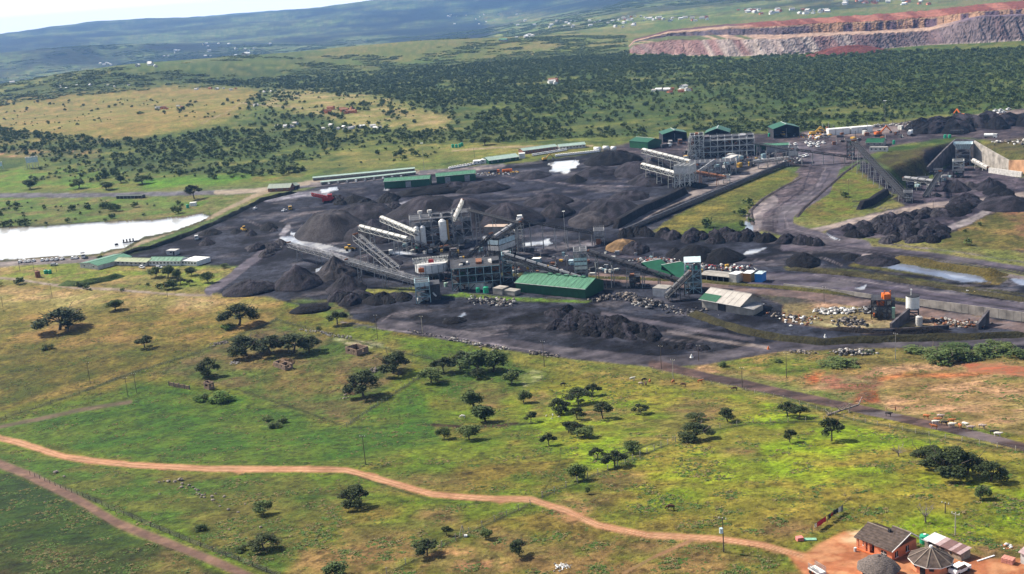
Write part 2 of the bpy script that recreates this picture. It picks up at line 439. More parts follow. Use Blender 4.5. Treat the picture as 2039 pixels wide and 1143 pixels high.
# gully and fence-line strips of dark rank grass
for ln, wd in (([(840, 845), (930, 850), (1000, 848), (1060, 842)], 2.2), ([(0, 836), (130, 792), (265, 742), (400, 700), (550, 636)], 2.4), ([(550, 636), (640, 660), (750, 690), (860, 716)], 1.8),
               ([(470, 775), (560, 805), (690, 848), (760, 800), (835, 752)], 2.2), ([(1080, 990), (1150, 962), (1230, 930), (1330, 885)], 2.0), ([(1050, 1006), (960, 1050), (880, 1090), (770, 1143)], 2.0),
               ([(0, 870), (130, 912), (300, 932), (500, 934), (660, 930), (760, 965), (860, 996), (1060, 992)], 1.6), ([(-40, 905), (100, 962), (230, 1010), (350, 1065), (460, 1105), (560, 1150)], 5),
               ([(1380, 748), (1560, 790), (1700, 835), (1900, 875), (2060, 905)], 2.0), ([(1240, 905), (1330, 872), (1500, 842), (1640, 838)], 1.5)):
    zone('g', None, 2.5, (62, 70, 34), (88, 92, 44), 5, 2.5, 60, ln, wd)
zone('g', None, 2, (70, 42, 40), (96, 70, 50), 4, 2.0, 61, [(862, 846), (930, 851), (990, 847), (1030, 842)], 2.6)
zone('g', None, 1.2, (96, 84, 52), (90, 90, 48), 4, 2.0, 62, [(1080, 985), (1098, 955), (1112, 925), (1117, 890)], 0.8)

# --- coal yard and working areas
CY = (72, 75, 90); CY2 = (28, 30, 43)
zone('coal', [(235, 512), (300, 495), (400, 458), (520, 398), (600, 380), (640, 368), (800, 350), (950, 335), (1180, 305), (1280, 295), (1380, 300), (1560, 300), (1600, 330), (1560, 332), (1430, 385), (1320, 445), (1450, 470), (1560, 478), (1640, 480), (1720, 495), (2150, 570), (2150, 700), (1700, 690), (1500, 690), (1400, 712), (1300, 722), (1120, 706), (1000, 688), (850, 668), (760, 650), (640, 620), (540, 592), (440, 585), (415, 580), (455, 556), (490, 530), (400, 528), (260, 530)], 3, CY, CY2, 22, 3, 70)
zone('coal', [(600, 395), (760, 370), (1000, 345), (1250, 340), (1300, 380), (1180, 450), (1000, 470), (700, 440)], 14, (71, 73, 90), (33, 34, 50), 18, 6, 71)
zone('coal', [(760, 615), (1100, 610), (1350, 640), (1500, 670), (1430, 700), (1150, 690), (850, 655)], 12, (64, 65, 76), (28, 29, 39), 9, 5, 72)
zone('g', [(580, 596), (660, 598), (700, 630), (650, 628), (600, 612)], 4, (96, 118, 52), (130, 122, 70), 7, 4, 73)
zone('coal', [(590, 603), (655, 600), (645, 618), (620, 628), (598, 618)], 3, (40, 40, 60), (34, 36, 52), 6, 3, 74)
# upper yard to the right, the pit and its surroundings
zone('coal', [(1180, 300), (1280, 278), (1600, 262), (1880, 235), (2150, 205), (2150, 300), (1900, 272), (1780, 290), (1740, 305), (1690, 330), (1600, 330)], 3, (110, 98, 102), (76, 70, 80), 14, 3, 75)
zone('coal', [(1650, 300), (1720, 305), (1700, 320), (1660, 345), (1600, 385), (1560, 425), (1600, 465), (1690, 478), (1600, 478), (1500, 455), (1490, 420), (1540, 385), (1580, 350), (1600, 320)], 4, (132, 118, 124), (96, 88, 98), 9, 3, 76)
zone('coal', [(1780, 395), (1850, 360), (1895, 325), (1950, 330), (2150, 385), (2150, 520), (1880, 475), (1640, 472), (1650, 450), (1720, 430), (1800, 410)], 3, (108, 98, 110), (70, 66, 80), 10, 3, 77)
zone('g', [(1740, 320), (1765, 305), (1850, 290), (1895, 288), (1900, 318), (1850, 345), (1800, 360), (1775, 335)], 4, (110, 100, 54), (92, 76, 56), 9, 4, 78)
zone('g', [(1700, 330), (1745, 360), (1765, 385), (1700, 428), (1640, 438), (1585, 430), (1610, 392), (1660, 358)], 4, (132, 138, 56), (144, 122, 70), 9, 4, 79)
zone('coal', [(1712, 318), (1745, 328), (1800, 372), (1806, 392), (1778, 388), (1740, 362), (1712, 340)], 4, (58, 52, 68), (46, 44, 60), 6, 4, 80)
zone('g', [(1330, 440), (1400, 400), (1560, 338), (1592, 345), (1580, 360), (1500, 405), (1490, 440), (1495, 472), (1420, 472), (1300, 462)], 3, (146, 136, 64), (118, 118, 54), 9, 4, 81)
zone('g', [(1400, 440), (1500, 440), (1495, 474), (1400, 472)], 9, (106, 122, 48), (80, 96, 52), 6, 5, 82)
zone('g', [(1880, 470), (1990, 418), (2150, 400), (2150, 500), (1990, 496), (1880, 490)], 4, (156, 128, 80), (116, 104, 58), 8, 5, 83)
zone('g', [(2000, 420), (2150, 410), (2150, 470), (2040, 480)], 9, (164, 112, 92), (140, 120, 76), 7, 5, 84)
zone('g', [(1950, 285), (2150, 262), (2150, 345), (1995, 322)], 3, (122, 112, 66), (104, 96, 64), 9, 4, 85)
zone('g', [(1705, 520), (1760, 512), (1960, 545), (2010, 552), (1990, 566), (1960, 564), (1800, 545), (1690, 528)], 3, (128, 112, 58), (92, 84, 50), 7, 4, 86)
zone('g', [(1560, 529), (1700, 536), (1900, 566), (2150, 598), (2150, 601), (1900, 571), (1700, 541), (1560, 533)], 2, (118, 108, 66), (84, 80, 54), 7, 2, 87)
zone('g', None, 1.5, (98, 106, 52), (128, 124, 70), 6, 1.5, 88, [(1000, 546), (1200, 552), (1400, 560), (1560, 572), (1750, 590), (2060, 632)], 3.2)
zone('g', [(880, 590), (920, 583), (1020, 592), (1180, 598), (1170, 602), (1000, 600), (940, 592)], 2, (132, 170, 50), (120, 130, 62), 6, 2, 89)
zone('g', [(660, 582), (740, 575), (830, 572), (830, 580), (740, 588), (680, 590)], 3, (160, 158, 76), (104, 112, 60), 6, 3, 90)
zone('g', [(1560, 600), (1720, 600), (1860, 655), (1720, 662), (1560, 640)], 4, (196, 160, 134), (176, 140, 116), 8, 3, 91)
zone('g', [(1600, 640), (1790, 640), (1780, 655), (1680, 655)], 3, (212, 182, 160), (196, 160, 140), 6, 3, 92)
zone('g', [(1800, 625), (1960, 628), (1980, 645), (1840, 652)], 4, (206, 174, 150), (170, 140, 120), 6, 3, 93)
zone('g', [(1550, 560), (1600, 560), (1720, 600), (1560, 606), (1510, 590)], 5, (128, 106, 100), (96, 88, 92), 7, 3, 94)

# --- roads
def road(line, w, ca, cb, cls='haul', soft=1.5, wl=6, seed=100): zone(cls, None, soft, ca, cb, wl, 1.5, seed, line, w)
road([(-60, 389), (150, 389), (330, 386), (520, 380), (640, 366), (830, 345), (1000, 330)], 4.5, (128, 124, 132), (108, 106, 118))
road([(430, 383), (520, 379), (560, 374), (640, 360), (830, 342)], 4, (206, 188, 166), (190, 172, 154), 'track')
road([(210, 508), (318, 471), (418, 433), (508, 389), (556, 375)], 3.6, (196, 172, 144), (170, 156, 130), 'track')
road([(-60, 532), (60, 522), (200, 516), (250, 508)], 6, (164, 152, 148), (146, 136, 134), 'haul')
road([(-60, 548), (60, 560), (150, 574), (230, 576), (330, 586), (420, 588)], 2.4, (190, 172, 158), (168, 150, 130), 'track')
road([(415, 580), (455, 556), (500, 520), (560, 480)], 8, (120, 112, 124), (106, 100, 114))
road([(1180, 550), (1400, 568), (1560, 582), (1720, 604), (2060, 656)], 8, (146, 122, 116), (128, 110, 108))
road([(760, 645), (900, 668), (1100, 700), (1300, 720), (1400, 716), (1560, 688), (1700, 684), (2100, 676)], 11, (98, 92, 100), (72, 68, 78))
road([(1330, 660), (1420, 678), (1530, 692)], 3, (160, 146, 140), (130, 120, 122))
road([(1300, 725), (1450, 758), (1620, 795), (1760, 825), (1900, 856), (2080, 900)], 8.0, (116, 92, 86), (84, 68, 68), 'haul', 2)
road([(1560, 494), (1700, 492), (1850, 508), (2060, 540), (2150, 555)], 6, (112, 102, 114), (90, 84, 98))
road([(1720, 510), (1850, 522), (2000, 548), (2150, 570)], 4, (178, 164, 162), (150, 138, 142))
road([(1500, 560), (1650, 560), (1900, 600), (2150, 640)], 16, (104, 96, 110), (88, 82, 98))
road([(1590, 465), (1640, 455), (1700, 440), (1770, 425), (1850, 410), (1950, 400), (2060, 385)], 5, (204, 184, 172), (170, 156, 154))
road([(1890, 455), (1930, 440), (1975, 415)], 6, (186, 176, 176), (160, 150, 156))
road([(1590, 300), (1660, 330), (1640, 375), (1570, 420), (1560, 455), (1650, 482), (1720, 492)], 15, (124, 114, 124), (100, 94, 108))
road([(1540, 400), (1510, 420), (1505, 455)], 10, (160, 148, 150), (132, 122, 128))
road([(1240, 455), (1320, 410), (1420, 370), (1560, 318)], 6, (184, 170, 164), (140, 130, 134))
road([(620, 368), (780, 352), (900, 340), (1000, 332)], 3.5, (176, 162, 158), (130, 122, 128))
road([(1600, 270), (1750, 262), (1880, 240), (2060, 220)], 6, (176, 154, 146), (138, 124, 126))
road([(600, 215), (480, 205), (450, 225), (400, 245)], 1.2, (190, 170, 130), (160, 140, 100), 'track')
road([(1180, 290), (1060, 292), (980, 294), (900, 300)], 1.5, (206, 182, 146), (180, 160, 124), 'track')
road([(530, 398), (600, 388), (650, 384)], 5, (176, 174, 186), (134, 130, 146))
road([(1040, 505), (1110, 492), (1180, 488)], 3, (160, 158, 170), (112, 110, 124))
road([(575, 452), (560, 468), (590, 488), (650, 500), (720, 530), (800, 545)], 5, (178, 174, 182), (118, 114, 128))
road([(790, 408), (830, 396), (860, 385)], 2, (170, 170, 184), (112, 112, 128), )
for yy in (0, 5):
    road([(1640, 488 + yy), (1720, 497 + yy), (1850, 511 + yy), (2060, 544 + yy)], 1.6, (44, 40, 50), (62, 57, 67), seed=210 + yy)
    road([(1500, 556 + yy * 3), (1650, 562 + yy * 3), (1860, 590 + yy * 3), (2080, 622 + yy * 3)], 1.8, (50, 46, 56), (70, 65, 76), seed=220 + yy)
    road([(1010, 502 + yy * 2), (1200, 508 + yy * 2), (1400, 524 + yy * 2), (1560, 522 + yy)], 1.4, (120, 112, 120), (92, 86, 94), seed=230 + yy)
    road([(1560 + yy * 3, 320), (1640 + yy * 3, 340), (1618 + yy * 3, 378), (1550 + yy * 3, 425), (1548 + yy * 3, 455), (1650, 484 - yy)], 1.3, (70, 62, 72), (88, 80, 88), seed=240 + yy)
    road([(1530 - yy * 3, 400), (1502 - yy * 3, 430), (1510 - yy * 3, 462)], 2, (186, 172, 168), (150, 138, 140), seed=250 + yy)
zone('coal', [(1838, 300), (1905, 280), (1950, 282), (1960, 300), (1945, 325), (1900, 322), (1850, 345)], 3, (48, 44, 52), (66, 60, 68), 6, 3, 260)
zone('coal', None, 2, (150, 138, 140), (104, 96, 102), 5, 2.5, 261, [(560, 440), (600, 425), (680, 420)], 1.4)
road([(1200, 625), (1400, 660), (1500, 676)], 4, (110, 102, 112), (90, 86, 98))
# red earth tracks of the foreground
DR = (226, 168, 130); DR2 = (206, 146, 112)
road([(-60, 858), (40, 882), (130, 910), (260, 926), (420, 934), (600, 934), (690, 936), (760, 956), (860, 984), (960, 992), (1060, 995), (1130, 1018), (1190, 1045), (1290, 1066), (1420, 1072), (1520, 1086), (1600, 1108), (1680, 1140)], 6.0, DR, DR2, 'track', 3)
for (qx, qy, qw) in ((180, 918, 9), (470, 938, 8), (730, 948, 10), (905, 990, 8), (1000, 1001, 9), (1150, 1030, 12), (1250, 1062, 8), (1400, 1080, 9), (1540, 1096, 12), (620, 930, 7), (330, 934, 6)):
    zone('track', [(qx - qw * 2, qy), (qx, qy - qw * 0.5), (qx + qw * 2, qy + 1), (qx, qy + qw * 0.5)], 4, DR2, (168, 128, 88), 3, 6, 300 + qw)
road([(-60, 898), (60, 948), (150, 992), (230, 1040), (330, 1080), (440, 1122), (520, 1160)], 9, (168, 132, 112), (134, 104, 92), 'track', 5)
road([(-60, 862), (60, 838), (150, 818), (260, 800)], 4, (132, 112, 92), (108, 98, 76), 'track', 3)
road([(1240, 1143), (1310, 1105), (1380, 1075)], 3, (176, 130, 100), (150, 122, 84), 'track', 3)
zone('track', [(1600, 1100), (1640, 1075), (1680, 1055), (1720, 1060), (1800, 1085), (1870, 1100), (1930, 1100), (2100, 1108), (2150, 1200), (1640, 1200), (1590, 1130), (1560, 1098)], 8, (232, 166, 120), (204, 128, 88), 3.5, 5, 130)
zone('track', [(1690, 1058), (1745, 1052), (1750, 1076), (1700, 1086), (1672, 1076)], 8, (252, 226, 184), (232, 178, 132), 5, 3, 131)
zone('g', [(1900, 1088), (2100, 1080), (2100, 1115), (1960, 1110)], 8, (150, 118, 84), (128, 118, 60), 5, 4, 132)
for sgn in (-2.2, 2.2, 0):
    zone('track', None, 1.0, (246, 196, 156) if sgn else (176, 134, 92), (232, 178, 138) if sgn else (196, 146, 106), 4, 0.6, 133, [(a, b + sgn) for a, b in [(-60, 858), (40, 882), (130, 910), (260, 926), (420, 934), (600, 934), (690, 936), (760, 956), (860, 984), (960, 992), (1060, 995), (1130, 1018), (1190, 1045), (1290, 1066), (1420, 1072), (1520, 1086), (1600, 1108)]], 0.6)
for q in range(26):   # wheel tracks worn across the yards
    _r = random.Random(q); x0, y0 = _r.choice([(560, 440), (650, 640), (900, 650), (1100, 500), (1100, 370), (1500, 520), (1650, 400), (1700, 550), (1900, 580), (1250, 660), (1000, 360), (480, 480)])
    x0 += _r.uniform(-90, 90); y0 += _r.uniform(-14, 14); L_ = _r.uniform(90, 240); sl_ = _r.uniform(-0.12, 0.16); cv = _r.uniform(-14, 14)
    _p = [(x0 + L_ * t, y0 + L_ * sl_ * t + cv * math.sin(3.1 * t)) for t in (0, .2, .4, .6, .8, 1)]
    for dy in (0, _r.uniform(2.2, 3.2)):
        zone('same', None, 1.0, (128, 120, 126) if q % 3 else (34, 32, 42), (100, 94, 102) if q % 3 else (48, 45, 56), 10, 1.5, 200 + q, [(a, b + dy) for a, b in _p], 0.6)
# tyre marks in the yards
for k, ln in enumerate(([(600, 470), (560, 500), (500, 530)], [(680, 640), (760, 655), (900, 672), (1100, 704)], [(1620, 320), (1600, 375), (1540, 420), (1540, 460), (1640, 486)], [(1645, 330), (1625, 378), (1560, 425), (1570, 455), (1680, 480)],
                        [(1450, 570), (1600, 578), (1800, 602), (2060, 640)], [(1620, 548), (1800, 572), (2060, 606)], [(1000, 500), (1200, 505), (1400, 520), (1560, 510)], [(1000, 350), (1150, 370), (1250, 372)],
                        [(1340, 420), (1440, 376), (1560, 330)], [(760, 640), (780, 625), (860, 620)], [(1230, 510), (1330, 515), (1500, 540), (1620, 546)], [(1750, 485), (1900, 500), (2060, 526)])):
    zone('same', None, 1.2, (150, 140, 148) if k % 2 else (58, 54, 68), (120, 112, 122) if k % 2 else (70, 66, 80), 8, 2.0, 140 + k, ln, 1.2)

# --- water: the white colours paint in the sky glare
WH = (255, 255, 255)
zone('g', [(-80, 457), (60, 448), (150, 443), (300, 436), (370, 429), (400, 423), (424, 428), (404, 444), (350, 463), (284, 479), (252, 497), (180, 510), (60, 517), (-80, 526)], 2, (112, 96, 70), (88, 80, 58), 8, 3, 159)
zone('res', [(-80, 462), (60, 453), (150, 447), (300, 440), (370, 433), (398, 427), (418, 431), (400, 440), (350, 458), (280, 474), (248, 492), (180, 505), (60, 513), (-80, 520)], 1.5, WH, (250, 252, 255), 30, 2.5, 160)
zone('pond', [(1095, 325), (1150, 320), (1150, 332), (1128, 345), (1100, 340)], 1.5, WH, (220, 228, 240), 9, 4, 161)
zone('pond', [(1040, 486), (1075, 480), (1092, 476), (1096, 482), (1070, 488), (1042, 491)], 1.2, WH, (220, 226, 236), 6, 2, 162)
for k, pl in enumerate(([(555, 472), (580, 472), (640, 486), (700, 500), (690, 503), (620, 492), (560, 480)], [(578, 462), (590, 465), (602, 477), (594, 478), (580, 468)], [(618, 486), (640, 490), (662, 504), (650, 504)],
                        [(628, 536), (655, 528), (662, 532), (645, 541), (628, 541)], [(1486, 464), (1506, 465), (1502, 472), (1484, 471)], [(1484, 440), (1496, 442), (1500, 462), (1482, 462)], [(1486, 500), (1530, 493), (1506, 504), (1478, 507)],
                        [(1643, 462), (1656, 470), (1672, 478), (1660, 476)], [(884, 636), (900, 636), (916, 630), (922, 622), (926, 628), (908, 638), (892, 640)], [(765, 375), (775, 374), (776, 378), (766, 378)], [(636, 378), (670, 374), (672, 380), (640, 384)],
                        [(770, 506), (800, 500), (830, 504), (800, 509)], [(1070, 482), (1050, 487), (1090, 489), (1100, 484)], [(530, 500), (545, 490), (560, 492), (540, 506)], [(1700, 575), (1725, 568), (1722, 576)], [(960, 472), (970, 470), (972, 476), (962, 477)])):
    zone('pond', pl, 1.0, (240, 242, 248) if k not in (8, 5) else (170, 182, 200), (180, 184, 198), 6, 2, 170 + k)
zone('pond', [(1740, 527), (1790, 524), (1850, 535), (1955, 552), (1968, 560), (1920, 562), (1870, 552), (1800, 540)], 1.5, (150, 162, 190), (128, 136, 160), 9, 2.5, 190)
zone('pond', [(1880, 545), (1960, 556), (1955, 562), (1895, 552)], 2, (200, 212, 236), (160, 172, 200), 9, 2, 191)
zone('pond', [(2008, 555), (2150, 560), (2150, 580), (2030, 568)], 1.5, (190, 200, 226), (150, 160, 186), 9, 2, 192)

NAMES = {'g': 'ground', 'coal': 'coal_yard', 'haul': 'haul_road', 'track': 'dirt_track', 'res': 'reservoir', 'pond': 'pond', 'hill': 'hills'}
CI = {'g': 0, 'coal': 1, 'haul': 2, 'track': 3, 'res': 4, 'pond': 5, 'hill': 6}

# bush density zones in photograph pixels: (polygon, bushes per 100 m2, clumping threshold)
DZ = [([(-60, 285), (60, 300), (200, 300), (560, 255), (700, 262), (840, 270), (640, 312), (560, 345), (200, 345), (180, 318), (-60, 300)], 1.6, 0.43),
      ([(-60, 255), (300, 280), (420, 258), (620, 262), (500, 330), (180, 300), (-60, 296)], 1.8, 0.41),
      ([(60, 300), (200, 300), (640, 318), (600, 352), (300, 362), (60, 366)], 0.9, 0.46),
      ([(-60, 150), (300, 110), (520, 115), (900, 120), (1250, 112), (1500, 118), (2150, 90), (2150, 210), (1880, 228), (1600, 262), (1280, 272), (1000, 282), (860, 258), (905, 236), (760, 190), (560, 178), (330, 165), (150, 182), (-60, 195)], 2.1, 0.40),
      ([(900, 180), (1250, 180), (1280, 270), (1000, 280)], 1.3, 0.38), ([(1500, 110), (2150, 92), (2150, 150), (1500, 165)], 1.6, 0.3),
      ([(560, 110), (1300, 50), (1250, 112), (900, 120)], 2.0, 0.43),
      ([(520, 180), (760, 190), (900, 236), (860, 262), (620, 262), (440, 250)], 0.7, 0.46),
      ([(-60, 400), (240, 410), (220, 442), (-60, 460)], 0.9, 0.47), ([(200, 400), (400, 405), (380, 425), (220, 438)], 0.25, 0.5),
      ([(1400, 430), (1500, 400), (1495, 470), (1400, 470)], 0.8, 0.42), ([(1540, 345), (1590, 345), (1500, 400), (1440, 420)], 0.3, 0.5),
      ([(1600, 380), (1760, 370), (1700, 425), (1600, 430)], 0.25, 0.55), ([(-60, 548), (440, 575), (440, 588), (-60, 575)], 0.6, 0.5),
      ([(1700, 520), (1960, 548), (1960, 556), (1700, 530)], 1.2, 0.4), ([(1880, 470), (2000, 430), (1990, 500), (1880, 495)], 0.5, 0.5),
      ([(620, 290), (900, 290), (860, 320), (620, 335)], 0.5, 0.47), ([(640, 250), (980, 268), (1000, 284), (700, 290), (620, 275)], 1.6, 0.38), ([(-60, 200), (500, 200), (400, 250), (-60, 285)], 0.12, 0.5)]
OPEN = [[(1290, 170), (1400, 172), (1420, 195), (1330, 205)], [(1080, 158), (1125, 155), (1130, 172), (1080, 172)], [(1150, 185), (1500, 170), (1600, 230), (1300, 262), (1150, 262)]]
def bushnoise(x, y):
    n = fbm(x / 45, y / 45, 4, 91, 0.6); nb = fbm(x / 260, y / 260, 3, 93); n3 = fbm(x / 16, y / 16, 3, 99)
    return n, nb, 0.45 * n + 0.25 * nb + 0.30 * n3

def ground():
    az = np.concatenate([np.linspace(-52, -27.2, 46), np.arange(-27, 27, 0.056), np.linspace(27.2, 52, 46)])
    dep = np.concatenate([np.arange(64, 40, -1.5), np.arange(40, 27, -0.075), np.arange(27, 1.5, -0.056), np.arange(1.5, 0.34, -0.02)])
    dist = 150.0 / np.tan(np.radians(dep))
    A, D = np.meshgrid(np.radians(az), dist)
    R = np.random.RandomState(3)
    X = D * np.tan(A) ; Y = D.copy()
    X = X + (R.rand(*X.shape) - 0.5) * D * 0.0005
    Zs = Z(X, Y)
    u, v = proj(X, Y, Zs)
    n = X.size
    x, y, z, u, v = X.ravel(), Y.ravel(), Zs.ravel(), u.ravel(), v.ravel()
    r = np.hypot(x, y)
    # default colours
    f = fbm(x / 300, y / 300, 5, 41)
    f2 = fbm(x / 900, y / 2500, 4, 43)
    far = sstep(3500, 7000, r)
    cA = L(108, 126, 70); cB = L(150, 144, 86); cC = L(26, 48, 40); cD = L(170, 160, 108)
    t = sstep(0.35, 0.65, f)[:, None]
    C = cA * (1 - t) + cB * t
    tf = sstep(0.40, 0.60, 0.5 * f + 0.5 * f2)[:, None]
    CF = cC * (1 - tf) + (cA * 0.8 + cD * 0.2) * tf
    C = C * (1 - far[:, None]) + CF * far[:, None]
    cls = np.where(r > 4300, 6, 0)
    n1 = fbm(x / 14, y / 14, 5, 51, 0.65) - 0.5; n2 = fbm(x / 14, y / 14, 5, 57, 0.65) - 0.5
    cache = {}
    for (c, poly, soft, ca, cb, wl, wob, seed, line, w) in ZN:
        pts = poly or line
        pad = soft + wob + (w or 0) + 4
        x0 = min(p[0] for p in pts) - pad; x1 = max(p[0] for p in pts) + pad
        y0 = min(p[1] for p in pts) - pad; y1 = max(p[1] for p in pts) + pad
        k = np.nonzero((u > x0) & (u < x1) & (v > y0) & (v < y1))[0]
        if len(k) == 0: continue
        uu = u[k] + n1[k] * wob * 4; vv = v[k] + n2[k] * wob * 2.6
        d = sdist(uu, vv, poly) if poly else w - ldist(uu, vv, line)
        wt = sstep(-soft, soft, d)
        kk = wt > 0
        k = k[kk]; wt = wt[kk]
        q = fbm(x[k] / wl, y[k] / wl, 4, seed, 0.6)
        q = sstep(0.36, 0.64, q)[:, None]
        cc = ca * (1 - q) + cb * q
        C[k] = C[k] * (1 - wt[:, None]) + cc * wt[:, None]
        if c != 'same':
            cls[k[wt > 0.5]] = CI[c]
            if c in ('g',): cls[k[(wt > 0.5) & (r[k] > 4300)]] = 6
    # low scrub and shrubby undergrowth between the bushes
    m = np.nonzero((r > 650) & (r < 2900) & (cls == 0))[0]
    bn, bnb, bnn = bushnoise(x[m], y[m]); sc = np.zeros(len(m))
    for poly, d_, th in DZ:
        inn = sdist(u[m] + 30 * (bn - 0.5), v[m] + 10 * (bnb - 0.5), poly) > 0
        sc = np.maximum(sc, inn * min(1, d_ * 0.7) * sstep(th - 0.06, th + 0.10, bnn))
    tx = fbm(x[m] / 5, y[m] / 5, 3, 103)[:, None]
    C[m] = C[m] * (1 - 0.72 * sc[:, None]) + (L(52, 76, 38) * (1 - tx) + L(104, 122, 58) * tx) * 0.72 * sc[:, None]
    # tufts, hue drift and worn spots, so no lawn is one flat colour
    gr = (cls == 0) | (cls == 6)
    near = sstep(1400, 500, r)
    t1 = fbm(x / 3.2, y / 3.2, 4, 71, 0.65); t2 = fbm(x / 12, y / 12, 3, 73); t3 = fbm(x / 70, y / 70, 3, 75)
    k1 = 1 + near * 1.25 * (t1 - 0.5) + 0.6 * (t2 - 0.5)
    dk = near * sstep(0.60, 0.72, fbm(x / 2.2, y / 2.2, 3, 77)) * sstep(0.5, 0.7, t2)
    k1 = k1 * (1 - 0.5 * dk)
    C[gr] *= k1[gr][:, None]
    hue = sstep(0.4, 0.62, 0.6 * t2 + 0.4 * t3)
    C[gr, 0] *= (0.84 + 0.20 * hue[gr]); C[gr, 2] *= (0.72 + 0.25 * hue[gr]); C[gr, 1] *= (1.05 - 0.04 * hue[gr])
    co = (cls == 1) | (cls == 2)
    t4 = fbm(x / 5, y / 5, 4, 81, 0.6); t5 = fbm((x * 0.94 + y * 0.34) / 40, (y * 0.94 - x * 0.34) / 4.0, 3, 83)
    C[co] *= (1 + 1.3 * (t4[co] - 0.5) + 1.1 * (t5[co] - 0.5))[:, None]
    dust = sstep(0.60, 0.75, fbm(x / 26, y / 14, 4, 85))[:, None] * 0.42
    C[co] = C[co] * (1 - dust[co]) + L(150, 142, 148) * dust[co]
    C = np.clip(C, 0.006, 0.9)
    wat = (cls == 4) | (cls == 5)
    # flat water a little below the banks
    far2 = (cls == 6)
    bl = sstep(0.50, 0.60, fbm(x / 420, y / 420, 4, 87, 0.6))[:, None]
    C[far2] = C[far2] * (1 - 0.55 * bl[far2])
    z = z.copy()
    mr = cls == 4
    z[mr] = ZV - 0.5
    # coal ground relief
    z[co] += 0.5 * (t4[co] - 0.5) * sstep(1500, 500, r[co])
    nr, nc = X.shape
    idx = np.arange(n).reshape(nr, nc)
    Q = np.stack([idx[:-1, :-1], idx[:-1, 1:], idx[1:, 1:], idx[1:, :-1]], -1).reshape(-1, 4)
    fc = cls[Q[:, 0]]
    V = np.stack([x, y, z], 1)
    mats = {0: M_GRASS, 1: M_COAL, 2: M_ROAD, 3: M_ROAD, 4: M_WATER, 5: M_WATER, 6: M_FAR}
    for nm, c in CI.items():
        q = Q[fc == c]
        if len(q) == 0: continue
        us, inv = np.unique(q, return_inverse=True)
        me = bpy.data.meshes.new(NAMES[nm])
        fill_mesh(me, V[us], inv.reshape(-1, 4), C[us])
        me.materials.append(mats[c])
        o = bpy.data.objects.new(NAMES[nm], me); link(o); o['kind'] = 'structure'
ground()
